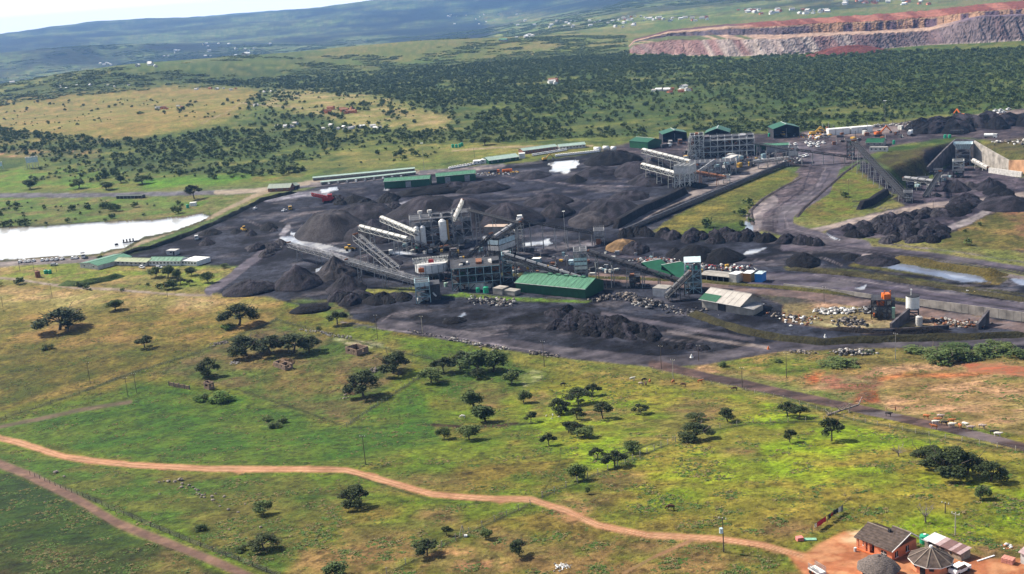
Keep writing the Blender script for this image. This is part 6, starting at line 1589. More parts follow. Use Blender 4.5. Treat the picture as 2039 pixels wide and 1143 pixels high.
# retaining walls and concrete
def wallquad(name, label, cat, pts, hs, th, m, panels=0):
    P = [G(*p) for p in pts]; e = empty(name, P[0], label, cat)
    for i, (a, b) in enumerate(zip(P[:-1], P[1:])):
        d = (b - a); d.z = 0; L_ = d.length; d.normalize(); n = Vector((-d.y, d.x, 0)) * th
        cnt = panels or 1
        for j in range(cnt):
            p = a.lerp(b, j / cnt) - P[0]; q = a.lerp(b, (j + (0.96 if cnt > 1 else 1)) / cnt) - P[0]
            h0 = hs[i] + (hs[i + 1] - hs[i]) * j / cnt; h1 = hs[i] + (hs[i + 1] - hs[i]) * (j + 1) / cnt
            x = MB(); x.add([p - Vector((0, 0, .5)), q - Vector((0, 0, .5)), q + n - Vector((0, 0, .5)), p + n - Vector((0, 0, .5)), p + Vector((0, 0, h0)), q + Vector((0, 0, h1)), q + n + Vector((0, 0, h1)), p + n + Vector((0, 0, h0))],
                  [(3, 2, 1, 0), (4, 5, 6, 7), (0, 1, 5, 4), (1, 2, 6, 5), (2, 3, 7, 6), (3, 0, 4, 7)]); part(x, 'panel' if cnt > 1 else 'wall_face', m, e)
    return e
wallquad('retaining_wall', 'tall sloping concrete retaining wall right of the tipping hopper', 'wall', [(1938, 326), (1975, 334), (2008, 340)], [19, 13, 8], 1.2, CONC)
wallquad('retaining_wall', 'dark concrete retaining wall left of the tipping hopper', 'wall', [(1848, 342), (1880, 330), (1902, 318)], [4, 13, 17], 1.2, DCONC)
wallquad('retaining_wall', 'tan earth-faced wall at the right edge beside the concrete wall', 'wall', [(2008, 342), (2060, 348)], [9, 11], 2, mat('tan_earth_face', (0.36, 0.2, 0.11), 0.95, var=0.3, scale=0.15, bump=0.5))
wallquad('barrier_wall', 'white low barrier wall on the pit floor', 'wall', [(1968, 344), (2034, 353)], [4.0, 4.0], 1.5, OFFW, 8)
wallquad('precast_wall', 'long pale precast concrete wall along the haul road, right part', 'wall', [(1830, 609), (1900, 620), (2050, 643)], [3.2, 3.8, 4.2], 0.3, CONC, 10)
wallquad('precast_wall', 'low pale precast wall along the haul road, left part', 'wall', [(1560, 571), (1700, 589), (1750, 597)], [1.6, 2.0, 2.0], 0.3, CONC, 12)
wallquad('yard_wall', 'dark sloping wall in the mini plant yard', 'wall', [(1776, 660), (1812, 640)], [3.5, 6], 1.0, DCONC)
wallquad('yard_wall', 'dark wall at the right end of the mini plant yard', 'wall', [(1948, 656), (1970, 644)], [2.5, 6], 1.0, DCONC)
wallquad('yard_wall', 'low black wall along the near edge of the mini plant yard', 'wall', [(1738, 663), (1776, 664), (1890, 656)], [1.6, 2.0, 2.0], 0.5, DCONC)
# tipping hopper
e, k, W, H = tower('tipping_hopper', 1917, 330, 26, 12, 32, 'steel tipping hopper with flared white mouth between the retaining walls', 'hopper', GREY_STEEL, 1, 1, 3, machines=4, seed=31, beamw=0.5)
b = MB(); w1 = 11 * k; w2 = 18 * k
b.add([(-w1, 0, H), (w1, 0, H), (w1, 12, H), (-w1, 12, H), (-w2, -2, H + 11 * k), (w2, -2, H + 11 * k), (w2, 14, H + 11 * k), (-w2, 14, H + 11 * k)], [(0, 1, 5, 4), (1, 2, 6, 5), (2, 3, 7, 6), (3, 0, 4, 7)]); part(b, 'hopper_mouth', PANEL, e)
b = MB()
for i in range(9): b.beam((-w1 + 2 * w1 * i / 8, -0.1, H), (-w2 + 2 * w2 * i / 8, -2.1, H + 11 * k), 0.25)
part(b, 'rib', GREY_STEEL, e)
e, k, W, H = tower('crusher_stand', 1908, 340, 20, 10, 18, 'boxy pale crusher frame below the tipping hopper', 'machine', PALE_STEEL, 1, 1, 2, machines=2, seed=32, beamw=0.8)
for x, y, w, lab in ((1868, 352, 16, 'dark crusher with white hood on the pit floor'), (1908, 354, 18, 'dark screen machine with tilted white plate on the pit floor'), (1812, 378, 14, 'dark feeder machine beside the tail station'), (1838, 368, 20, 'grey screening machine on the pit floor')):
    tower('pit_machine', x, y, w, 8, 13, lab, 'machine', DARK_STEEL, 1, 1, 2, machines=6, seed=x, beamw=0.6, clad=((0.8, 1.0, 2, 1, OFFW),))
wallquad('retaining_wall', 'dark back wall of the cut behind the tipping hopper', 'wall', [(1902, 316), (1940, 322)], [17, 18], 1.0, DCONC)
# skids, drums and small plant standing about
def skids(poly, n, label, group, s=1.0):
    xs = [p[0] for p in poly]; ys = [p[1] for p in poly]; pl = [(float(a), float(b)) for a, b in poly]; c = 0; rg = random.Random(n * 7)
    while c < n:
        x = rg.uniform(min(xs), max(xs)); y = rg.uniform(min(ys), max(ys))
        if float(sdist(np.array(x), np.array(y), pl)) < 0: continue
        e, k = frame_at('equipment_skid', x, y, label, 'equipment', group, rg.uniform(-60, 60)); c += 1
        w = rg.uniform(1.2, 3.2) * s; h = rg.uniform(0.8, 2.4) * s
        b = MB(); b.box((0, 0, h / 2), (w, w * 0.6, h)); part(b, 'housing', rg.choice([DARK_STEEL, DARK_STEEL, GREY_STEEL, OFFW, RUST, BLUE_STEEL, PALE_STEEL, YEL]), e)
        b = MB(); b.cyl((-w * 0.7, 0, h * 0.6), (w * 0.9, 0, h * 0.7), 0.22 * s, n=7); b.beam((w * 0.7, 0, 0), (w * 0.7, 0, h * rg.uniform(1.2, 2.6)), 0.2 * s); part(b, 'pipe', rg.choice([GREY_STEEL, PALE_STEEL, DARK_STEEL]), e)
skids([(880, 500), (1040, 490), (1180, 500), (1180, 555), (1020, 555), (1010, 540), (880, 575)], 46, 'small machine or pump skid standing between the plant buildings', 'equipment around the wash plant')
skids([(780, 490), (940, 490), (940, 505), (780, 510)], 16, 'small machine standing at the foot of the silo plant', 'equipment around the silos')
skids([(1350, 300), (1560, 308), (1600, 316), (1500, 330), (1380, 350), (1350, 340)], 40, 'small machine or container standing around the upper wash plant', 'equipment around the upper wash plant', 1.7)
skids([(1600, 262), (1880, 248), (1870, 258), (1780, 286), (1640, 290)], 34, 'drum, tyre stack or small machine standing on the upper yard', 'equipment on the upper yard', 1.6)
skids([(1200, 500), (1500, 530), (1500, 545), (1380, 545), (1260, 520), (1190, 560)], 20, 'small machine left beside the yard road', 'equipment beside the yard road')
skids([(1800, 350), (1900, 345), (1960, 352), (1900, 362), (1820, 385)], 14, 'small dark machine on the pit floor', 'equipment on the pit floor', 1.4)
# mini plant at the right
e, k, W, H = tower('batch_plant', 1758, 636, 44, 9, 38, 'black batch plant frame with orange screens on top', 'plant', DARK_STEEL, 3, 2, 3, machines=14, seed=33, beamw=0.3)
b = MB(); b.box((6 * k, 3, H + 1.2), (14 * k, 4, 2.4), 0.3); b.box((-5 * k, 3, H * 0.8), (12 * k, 4, 2.6), 0.2); b.beam((-2 * k, 2, H), (4 * k, 2, H + 4), 0.4); b.beam((13 * k, 2, H), (14 * k, 2, H + 4), 0.4); part(b, 'screen', ORANGE, e)
b = MB(); b.box((-17 * k, -1, H * 0.28), (3 * k, 1, 1.3)); part(b, 'motor_guard', ORANGE, e)
b = MB(); b.box((20 * k, -1, H * 0.4), (6 * k, 2, H * 0.55)); part(b, 'green_cabinet', mat('grey_green', (0.2, 0.33, 0.27), 0.6), e)
e, k, W, H = tower('white_silo', 1817, 641, 22, 6, 24, 'big white open-topped silo on black legs', 'silo', DARK_STEEL, 1, 1, 2, floors=False, beamw=0.4)
b = MB(); b.cyl((0, 3, H), (0, 3, H + 25 * k), 13 * k, n=28); part(b, 'shell', WHITE, e, False)
b = MB(); b.cyl((0, 3, H + 25 * k), (0, 3, H + 26.5 * k), 13.1 * k, n=28); part(b, 'rim', DARK, e)
b = MB(); b.cyl((0, 3, H - 3 * k), (0, 3, H), 4 * k, 12 * k, 20); part(b, 'cone', DARK_STEEL, e)
b = MB(); b.cyl((-3 * k, 3, H + 26 * k), (-3 * k, 3, H + 37 * k), 0.15, n=6); b.box((-3 * k, 3, H + 38 * k), (3.5 * k, 0.6, 0.5)); part(b, 'level_mast', WHITE, e)
# red mobile stacker
e, k = frame_at('mobile_stacker', 650, 403, 'red mobile stacker with raised boom among the stockpiles', 'machine', None, 0)
b = MB(); b.box((4 * k, 0, 2.5), (24 * k, 5, 3)); b.box((8 * k, 0, 5.2), (9 * k, 4, 2.4)); part(b, 'chassis', RED, e)
b = MB(); lattice(b, (2 * k, 0, 3), (-27 * k, -1, 17 * k), 3.0, 2.0, 9, 0.45); b.beam((2 * k, 0, 4), (-27 * k, -1, 17.4 * k), 2.2, 0.4); part(b, 'boom', RED, e)
b = MB(); b.beam((6 * k, 0, 3), (32 * k, 0, 5 * k), 2.2, 1.2); part(b, 'feeder', RED, e)
b = MB()
for s in (-1, 1): b.box((4 * k, s * 2.6, 0.8), (18 * k, 1.0, 1.7))
part(b, 'crawler', TYRE, e)

# rubble and boulders
def rockmesh(seed, m, name='boulder'):
    rng2 = np.random.RandomState(seed); n1, n2 = 5, 8; V = []; 
    for i in range(n1 + 1):
        th = math.pi * i / n1
        for j in range(n2):
            ph = 2 * math.pi * j / n2; r = 0.5 * (0.75 + 0.5 * rng2.rand()); V.append((r * math.sin(th) * math.cos(ph), r * math.sin(th) * math.sin(ph), 0.3 + r * 0.8 * math.cos(th)))
    F = [(i * n2 + j, (i + 1) * n2 + j, (i + 1) * n2 + (j + 1) % n2, i * n2 + (j + 1) % n2) for i in range(n1) for j in range(n2)]
    me = bpy.data.meshes.new(name); me.from_pydata(V, [], F); me.materials.append(m); return me
ROCKS = {m.name: [rockmesh(s, m) for s in range(4)] for m in (STONE, PSTONE, DSTONE)}
def rubble(name, label, cat, pts, n, size, mats, spread, stack=0.0, seed=1):
    rg = random.Random(seed); P = [G(*p) for p in pts]; b = MB(); base = P[0]; ms = list(mats)
    for i in range(n):
        t = rg.random() * (len(P) - 1); a = P[int(t)]; c = P[min(int(t) + 1, len(P) - 1)]; p = a.lerp(c, t - int(t))
        ox = rg.gauss(0, spread); oy = rg.gauss(0, spread * 1.3); s = size * rg.uniform(0.5, 1.5)
        h = max(0, 1 - math.hypot(ox, oy) / (spread * 2)) * stack * rg.random()
        q = Vector((p.x + ox, p.y + oy, 0)); q.z = gz(q.x, q.y) + h
        r = ROCKS[PSTONE.name][rg.randrange(4)]; b.m = rg.randrange(len(ms)); ang = rg.random() * 6.28; ca, sa = math.cos(ang), math.sin(ang); sx, sy, sz = s * rg.uniform(.7, 1.3), s * rg.uniform(.7, 1.3), s * rg.uniform(.6, 1.1)
        vs = [(q.x - base.x + (v.co.x * ca - v.co.y * sa) * sx, q.y - base.y + (v.co.x * sa + v.co.y * ca) * sy, q.z - base.z + v.co.z * sz) for v in r.vertices]
        b.add(vs, [tuple(f.vertices) for f in r.polygons])
    o = b.build(name, ms, None, False, base); o['kind'] = 'stuff'; o['label'] = label
    return o
rubble('rubble', 'black and white boulders dumped in front of the big green workshop', 'rubble', [(940, 598), (985, 602), (1020, 606)], 170, 1.2, (DSTONE, DSTONE, PSTONE, STONE), 2.4, 3, 1)
rubble('rubble', 'grey boulder line beside the road right of the green workshop', 'rubble', [(1190, 596), (1230, 592), (1260, 588)], 90, 1.2, (DSTONE, STONE), 1.8, 2, 2)
rubble('rubble', 'pile of pale and black boulders below the white switch room', 'rubble', [(1262, 600), (1280, 604), (1310, 610)], 170, 1.5, (DSTONE, DSTONE, PSTONE, STONE), 2.2, 4, 3)
rubble('rubble', 'scattered pale rubble along the road left of the barn', 'rubble', [(1310, 608), (1350, 620), (1400, 625)], 110, 0.9, (DSTONE, DSTONE, DSTONE, STONE, PSTONE), 2.5, 1, 4)
rubble('rubble', 'heap of white bales and boulders in the mini plant yard', 'rubble', [(1630, 622), (1665, 621), (1700, 621)], 170, 1.2, (PSTONE, PSTONE, STONE, WHITE), 1.6, 2.4, 5)
rubble('rubble', 'black scrap pile in the mini plant yard', 'rubble', [(1670, 644), (1700, 638), (1715, 650)], 150, 1.1, (DSTONE, DARK_STEEL, STONE), 2.2, 2, 6)
rubble('rubble', 'dark scrap and tyres behind the mini plant yard', 'rubble', [(1720, 618), (1745, 616)], 70, 1.2, (DSTONE, DARK_STEEL, GREY_STEEL), 1.8, 2, 7)
rubble('rubble', 'mixed scrap along the right side of the mini plant yard', 'rubble', [(1870, 640), (1900, 645), (1950, 646)], 150, 1.1, (DSTONE, STONE, RUST, PSTONE), 2.2, 1.5, 8)
rubble('rubble', 'litter of scrap metal between mini plant and barn', 'rubble', [(1540, 628), (1580, 634), (1620, 640)], 110, 1.0, (DSTONE, STONE, WHITE, RUST), 2.6, 1, 9)
rubble('rubble', 'boulder heap with pale stones beside the near haul road', 'rubble', [(1665, 702), (1690, 704), (1735, 704)], 140, 1.1, (DSTONE, STONE, PSTONE), 1.4, 2, 10)
rubble('rubble', 'dark stones beside the road fork at the near edge of the yard', 'rubble', [(1580, 700), (1620, 704)], 40, 0.8, (DSTONE, STONE), 1.2, 1, 11)
rubble('rubble', 'line of blue-grey boulders along the near edge of the coal yard', 'rubble', [(900, 676), (930, 682), (970, 690), (1010, 696)], 130, 1.0, (DSTONE, STONE, PSTONE), 1.0, 1, 12)
rubble('rubble', 'dark boulder line continuing along the yard edge towards the poles', 'rubble', [(1055, 702), (1085, 706), (1110, 710)], 60, 0.9, (DSTONE, STONE), 0.9, 1, 13)
rubble('rubble', 'small stones along the yard edge near the corner pole', 'rubble', [(815, 660), (850, 666), (880, 672)], 50, 0.7, (DSTONE, STONE), 0.9, .6, 14)
rubble('rubble', 'low grey stone pile beside the field fence', 'rubble', [(425, 686), (440, 684), (450, 683)], 90, 0.6, (STONE,), 0.9, 0.8, 15)
rubble('rubble', 'low pale stone pile in the enclosed field', 'rubble', [(462, 722), (475, 724)], 60, 0.5, (STONE, PSTONE), 0.8, .5, 16)
rubble('rubble', 'stone row of a fallen wall behind the roofless ruin', 'rubble', [(600, 658), (640, 662), (660, 668), (700, 672)], 90, 0.7, (STONE, PSTONE), 0.8, .6, 17)
rubble('rubble', 'stones piled against the dark acacia', 'rubble', [(688, 795), (700, 770), (740, 740), (750, 736)], 110, 0.8, (STONE,), 0.9, 1.2, 18)
rubble('rubble', 'colourful scrap metal strewn behind the twin green roofs', 'rubble', [(1265, 522), (1300, 518), (1350, 522), (1400, 530), (1450, 536), (1490, 535)], 260, 1.1, (RUST, WHITE, RED, GREY_STEEL, STONE, DARK_STEEL), 3.0, 1, 19)
rubble('rubble', 'scrap and machinery parts strewn in the upper yard', 'rubble', [(1370, 300), (1500, 320), (1600, 318)], 120, 1.6, (WHITE, GREY_STEEL, DARK_STEEL, RUST), 4.0, 1, 20)
rubble('rubble', 'pale rubble along the upper fence of the mine', 'rubble', [(1740, 252), (1800, 247), (1870, 242)], 160, 1.8, (STONE, PSTONE, DARK_STEEL), 4.0, 1, 21)
rubble('rubble', 'scrap and drums in the yard of the upper workshops', 'rubble', [(1600, 270), (1630, 276), (1640, 268)], 110, 1.8, (WHITE, YEL, GREY_STEEL, DARK_STEEL, ORANGE), 5.0, 1, 22)
rubble('rubble', 'machinery parts around the foot of the silo plant', 'rubble', [(820, 490), (870, 494), (920, 492)], 110, 1.1, (WHITE, GREY_STEEL, DARK_STEEL, RUST), 3.0, 1, 23)
rubble('rubble', 'machinery parts around the foot of the wash plant', 'rubble', [(900, 560), (950, 540), (1010, 545), (1040, 520)], 160, 1.1, (WHITE, GREY_STEEL, DARK_STEEL, RUST), 4.0, 1, 24)
rubble('rubble', 'litter of pale debris on the concrete pad behind the workshops', 'rubble', [(950, 348), (990, 346), (1030, 344)], 70, 1.3, (YEL, STONE, DARK_STEEL, WHITE), 3.5, .5, 25)
rubble('rubble', 'rocks and drums on the slope right of the hopper cut', 'rubble', [(1985, 285), (2030, 282), (2060, 290)], 70, 1.8, (STONE, WHITE, DARK_STEEL), 5.0, .5, 26)
rubble('rubble', 'white plaster rubble on the grass near the lower edge', 'rubble', [(1112, 1132), (1126, 1126)], 60, 0.35, (WHITE, PSTONE), 0.6, .2, 27)
rubble('rubble', 'rags and rubbish on the grass beside the outbuildings', 'rubble', [(2003, 1086), (2015, 1091)], 26, 0.4, (WHITE, PINKW, GREY_STEEL), 0.7, .2, 28)
for i, (x, y, s) in enumerate([(317, 961, 6), (326, 959, 5), (336, 960, 10), (349, 960, 9), (360, 957, 12), (363, 964, 8), (362, 971, 9), (318, 984, 5), (377, 967, 7), (384, 971, 6), (389, 975, 7), (394, 977, 8), (392, 982, 5), (397, 985, 7), (402, 987, 7), (408, 986, 6), (407, 991, 6), (400, 991, 5), (422, 990, 9), (429, 984, 6), (424, 997, 8), (447, 990, 8), (438, 1009, 6), (455, 1016, 9), (474, 1021, 6), (488, 1005, 5), (457, 1056, 5), (519, 1051, 8), (111, 942, 11), (128, 950, 7), (90, 1000, 5), (918, 896, 5)]):
    p = G(x, y); k = mpp(p); o = bpy.data.objects.new('field_stone', ROCKS[STONE.name][i % 4]); link(o); o.location = p; o.scale = (s * k, s * k * 0.8, s * k * 0.7); o.rotation_euler = (0, 0, i * 1.7)
    tag(o, 'weathered brown field stone lying in the grass below the winding red track', 'stone', 'field stones in the grass')
# ================================================================ VEHICLES
def vehicle_proto(kind, body, label='x'):
    e = empty({'pickup': 'pickup_truck', 'car': 'parked_car', 'truck': 'tipper_truck', 'loader': 'wheel_loader', 'excavator': 'excavator', 'tanker': 'tanker_truck'}[kind], (0, 0, -500), label, 'x')
    P = []
    def add(b, n, m): o = part(b, n, m, e); P.append(o); return o
    if kind in ('pickup', 'car'):
        b = MB(); b.box((0, 0, 0.75), (4.7, 1.8, 0.65)); b.box((-1.6, 0, 1.15), (1.3, 1.75, 0.2)); add(b, 'body', body)
        b = MB(); lx = (-0.9, 0.9) if kind == 'pickup' else (-1.9, 0.9)
        b.add([(lx[0], -0.85, 1.05), (lx[1] + 0.4, -0.85, 1.05), (lx[1] + 0.4, 0.85, 1.05), (lx[0], 0.85, 1.05), (lx[0] + 0.25, -0.72, 1.72), (lx[1] - 0.3, -0.72, 1.72), (lx[1] - 0.3, 0.72, 1.72), (lx[0] + 0.25, 0.72, 1.72)], [(4, 5, 6, 7), (0, 1, 5, 4), (1, 2, 6, 5), (2, 3, 7, 6), (3, 0, 4, 7)]); add(b, 'window', GLASS)
        b = MB(); b.box(((lx[0] + lx[1]) / 2, 0, 1.76), (lx[1] - lx[0] - 0.5, 1.4, 0.08)); add(b, 'cab_roof', body)
        wr, wx, wy = 0.36, 1.45, 0.85
    elif kind in ('truck', 'tanker'):
        b = MB(); b.box((3.3, 0, 1.9), (2.2, 2.5, 2.5)); add(b, 'cab', body)
        b = MB(); b.box((4.42, 0, 2.3), (0.06, 2.1, 0.9)); add(b, 'windscreen', GLASS)
        b = MB(); b.box((0, 0, 0.9), (8.4, 1.2, 0.4)); add(b, 'chassis', DARK_STEEL)
        b = MB()
        if kind == 'truck': b.box((-1.2, 0, 2.1), (6.2, 2.6, 1.9)); add(b, 'tipper_body', DARK_STEEL)
        else: b.cyl((-4.2, 0, 2.2), (2.0, 0, 2.2), 1.25, n=14); add(b, 'tank', body)
        wr, wx, wy = 0.55, 3.0, 1.15
    elif kind == 'loader':
        b = MB(); b.box((-1.2, 0, 1.7), (3.6, 2.2, 1.3)); b.box((0.6, 0, 1.2), (1.8, 1.4, 0.8)); add(b, 'body', YEL)
        b = MB(); b.box((-0.2, 0, 2.9), (1.5, 1.5, 1.3)); add(b, 'cab', GLASS)
        b = MB(); b.box((-0.2, 0, 3.6), (1.7, 1.7, 0.12)); add(b, 'cab_roof', YEL)
        b = MB(); b.beam((0.8, 0.7, 1.8), (3.4, 0.7, 0.9), 0.3); b.beam((0.8, -0.7, 1.8), (3.4, -0.7, 0.9), 0.3); add(b, 'arm', YEL)
        b = MB(); b.add([(3.3, -1.5, 0.2), (4.4, -1.5, 0.2), (3.3, -1.5, 1.5), (3.3, 1.5, 0.2), (4.4, 1.5, 0.2), (3.3, 1.5, 1.5)], [(0, 1, 2), (3, 5, 4), (0, 3, 4, 1), (0, 2, 5, 3)]); add(b, 'bucket', DARK_STEEL)
        wr, wx, wy = 0.8, 1.6, 1.0
    else:
        b = MB(); b.box((0, 0, 1.9), (3.8, 2.8, 1.5)); add(b, 'body', body)
        b = MB(); b.box((1.1, 0.8, 2.9), (1.4, 1.1, 1.3)); add(b, 'cab', GLASS)
        b = MB(); b.beam((1.6, -0.3, 2.2), (5.5, -0.3, 5.6), 0.6, 0.8); b.beam((5.5, -0.3, 5.6), (8.6, -0.3, 2.4), 0.45, 0.6); add(b, 'boom', body)
        b = MB(); b.box((8.5, -0.3, 1.6), (1.2, 1.3, 1.2)); add(b, 'bucket', DARK_STEEL)
        b = MB(); b.box((0, 1.3, 0.5), (4.4, 0.7, 1.0)); b.box((0, -1.3, 0.5), (4.4, 0.7, 1.0)); add(b, 'crawler', TYRE)
        wr = None
    if wr:
        for sx in (-1, 1):
            for sy in (-1, 1):
                b = MB(); b.cyl((sx * wx, sy * wy - 0.14, wr), (sx * wx, sy * wy + 0.14, wr), wr, n=10); add(b, 'wheel', TYRE)
    return (e, P)
_vp = {}
def vehicle(kind, px, py, toward, body, label, group=None, scale=1.0, cat=None):
    """toward: photograph point the front faces"""
    key = (kind, body.name)
    p = G(px, py); q = G(*toward); rz = math.atan2(q.y - p.y, q.x - p.x)
    if key not in _vp:
        e, parts = vehicle_proto(kind, body); _vp[key] = (e, parts)
    else:
        e0, parts = _vp[key]; e = e0.copy(); COL.objects.link(e)
        for c in parts:
            c2 = c.copy(); COL.objects.link(c2); c2.parent = e
    for kk in ('group',):
        if kk in e.keys(): del e[kk]
    e.location = p; e.rotation_euler = (0, 0, rz); e.scale = (scale,) * 3
    tag(e, label, cat or {'pickup': 'pickup', 'car': 'car', 'truck': 'truck', 'loader': 'loader', 'excavator': 'excavator', 'tanker': 'truck'}[kind], group)
    return e
SILVER = mat('silver_paint', (0.5, 0.5, 0.52), 0.3, 0.3, var=0)
CREAM = mat('car_white', (0.78, 0.78, 0.78), 0.3, var=0)
for i, x in enumerate((40, 51, 58, 67, 85, 94, 104, 113, 124, 145, 153)):
    y = 523 - (x - 40) * 0.07
    vehicle(rng.choice(['pickup', 'car']), x, y, (x + 10, y - 9), CREAM, 'white vehicle parked in the row beside the reservoir', 'white cars beside the reservoir')
vehicle('truck', 166, 513, (170, 530), WHITE, 'small truck with white cab at the right end of the reservoir car row')
vehicle('car', 108, 529, (120, 528), SILVER, 'single dark silver car behind the reservoir car row')
for i in range(15):
    x = 1062 + i * 4.6; vehicle('pickup', x, 310.5 - i * 0.75, (x + 3, 318), CREAM, 'white car parked in front of the long brick office', 'cars in front of the brick office', 1.25)
for i in range(18):
    x = 1108 + i * 4.9; vehicle('car', x, 312 - i * 0.52, (x - 3, 300), CREAM, 'white car parked in the single row across the drive', 'cars in the row across the drive', 1.25)
for i in range(10):
    x = 896 + i * 5.2; vehicle('pickup', x, 336.5 - i * 0.9, (x - 8, 330), CREAM, 'white pickup parked in the line behind the green workshops', 'pickups behind the green workshops', 1.25)
for i in range(9):
    x = 655 + i * 18; vehicle('car', x, 367 - i * 1.7, (x + 2, 376), SILVER if i % 3 else CREAM, 'car parked under the long shelters', 'cars under the long shelters')
for i, (x, y) in enumerate([(1560, 312 - 20), (1572, 290), (1584, 289), (1606, 286), (1614, 287), (1621, 288), (1630, 287), (1640, 286), (1612, 292), (1628, 293), (1600, 313), (1590, 312), (1606, 311)]):
    vehicle(rng.choice(['pickup', 'car']), x, y, (x + 10, y + 4), CREAM, 'white vehicle scattered around the upper workshops', 'white vehicles at the upper workshops', 1.2)
for i, (x, y) in enumerate([(1982, 222), (1992, 221), (2008, 219), (1990, 226), (1998, 225)]):
    vehicle('pickup', x, y, (x + 10, y - 2), CREAM, 'white vehicle on the upper stockyard at the right', 'white vehicles on the upper stockyard', 1.3)
vehicle('truck', 1421, 517, (1440, 519), WHITE, 'black tipper truck with white cab in front of the double coal heap', scale=1.05)
vehicle('truck', 392, 476, (389, 500), WHITE, 'white tipper truck beside the bund wall')
vehicle('truck', 578, 417, (585, 440), YEL, 'yellow-cabbed tipper truck in the upper left yard')
vehicle('pickup', 566, 421, (590, 412), CREAM, 'white pickup beside the yellow-cabbed tipper truck', scale=1.1)
vehicle('car', 508, 417, (520, 411), CREAM, 'white car on the track beside the bund')
vehicle('loader', 487, 461, (505, 465), YEL, 'yellow wheel loader tipping at a small heap', scale=1.1)
vehicle('loader', 697, 499, (720, 497), YEL, 'yellow wheel loader behind the grey cone', scale=1.1)
vehicle('truck', 768, 509, (800, 505), WHITE, 'tipper truck with white cab on the wet road below the silos', scale=1.05)
vehicle('tanker', 830, 374, (850, 373), ORANGE, 'orange tank truck beside the left green workshop', scale=0.9) if False else None
vehicle('truck', 985, 345, (998, 344), ORANGE, 'orange truck parked on the pale pad behind the workshops')
vehicle('tanker', 1010, 344, (1030, 342), ORANGE, 'orange and white tanker on the pale pad behind the workshops')
vehicle('excavator', 1084, 320, (1100, 318), YEL, 'yellow excavator at the edge of the white pond')
vehicle('loader', 1560, 272, (1575, 276), YEL, 'yellow loader inside the upper open workshop', scale=1.3)
vehicle('excavator', 1618, 270, (1640, 268), YEL, 'yellow excavator left of the white container row', scale=1.4)
vehicle('loader', 1634, 266, (1650, 266), YEL, 'yellow loader next to the yellow excavator by the containers', scale=1.3)
vehicle('excavator', 1748, 271, (1775, 268), ORANGE, 'orange excavator with lowered boom behind the light mast', scale=1.5)
vehicle('excavator', 1915, 234, (1895, 232), ORANGE, 'orange-red excavator on the upper stockyard', scale=1.4)
vehicle('truck', 1335, 288, (1338, 296), OFFW, 'dusty truck in front of the open workshop with parked trucks', scale=1.4)
vehicle('truck', 1354, 286, (1358, 294), RUST, 'rust-coloured truck in front of the open workshop with parked trucks', scale=1.4)
vehicle('tanker', 1812, 270, (1820, 262), WHITE, 'white mixer truck beside the black stockpile edge', scale=1.4)
vehicle('truck', 1326, 294, (1340, 292), WHITE, 'white van-bodied truck right of the closed green workshop', scale=1.2)
vehicle('truck', 1905, 268, (1925, 268), DARK_STEEL, 'black tipper truck standing above the tipping hopper', scale=1.3)
vehicle('tanker', 1972, 275, (1985, 275), WHITE, 'white tank truck on the slope right of the hopper', scale=1.2)
vehicle('car', 1911, 1139, (1935, 1128), CREAM, 'white car parked beside the tiled rondavel')
vehicle('car', 283, 534, (300, 538), CREAM, 'white car parked in front of the verandah office'); vehicle('car', 316, 535, (330, 534), CREAM, 'white car parked under the garden trees at the offices')

# ================================================================ POLES, MASTS, FENCES
def pole(px, py, h, label, arm=True, mast=False, m=WOOD, w=None, can=False, name='utility_pole'):
    e, k = frame_at(name, px, py, label, 'pole' if not mast else 'light mast')
    H = h * k / 0.95; w = w or max(0.14, 0.32 * k)
    b = MB(); b.cyl((0, 0, -0.5), (0, 0, H), w, w * 0.6, 8); part(b, 'post', GREY_STEEL if mast else m, e)
    if mast:
        b = MB(); b.cyl((0, 0, H), (0, 0, H + 0.5 * k), 2.2 * k, n=12)
        for i in range(8): b.box((math.cos(i * .785) * 2.4 * k, math.sin(i * .785) * 2.4 * k, H + 0.4 * k), (1.0 * k, 1.0 * k, 0.8 * k), i * .785)
        part(b, 'lamp_ring', WHITE, e)
    elif arm:
        b = MB(); b.beam((-0.8, 0.4, H - 0.25), (0.8, -0.4, H - 0.25), 0.11); part(b, 'crossarm', m, e)
        for s in (-0.7, 0, 0.7):
            b = MB(); b.cyl((s, -s * 0.45, H - 0.2), (s, -s * 0.45, H + 0.12), 0.07, n=6); part(b, 'insulator', WHITE, e)
    if can:
        b = MB(); b.cyl((-0.35, 0, H * 0.56), (-0.35, 0, H * 0.56 + 1.1), 0.42, n=12); part(b, 'transformer', PANEL, e)
    return e
pole(1130, 541, 116, 'tall floodlight mast in the middle of the plant', mast=True)
pole(1762, 292, 86, 'tall floodlight mast beside the stepped green-roofed office', mast=True)
pole(845, 340, 52, 'floodlight mast above the car shelters', mast=True)
pole(1783, 716, 52, 'street-light pole beside the near haul road', mast=False, arm=True, m=GREY_STEEL)
pole(728, 925, 58, 'wooden pole standing beside the bend of the red track')
pole(1441, 1099, 70, 'wooden pole with transformer beside the red track', can=True)
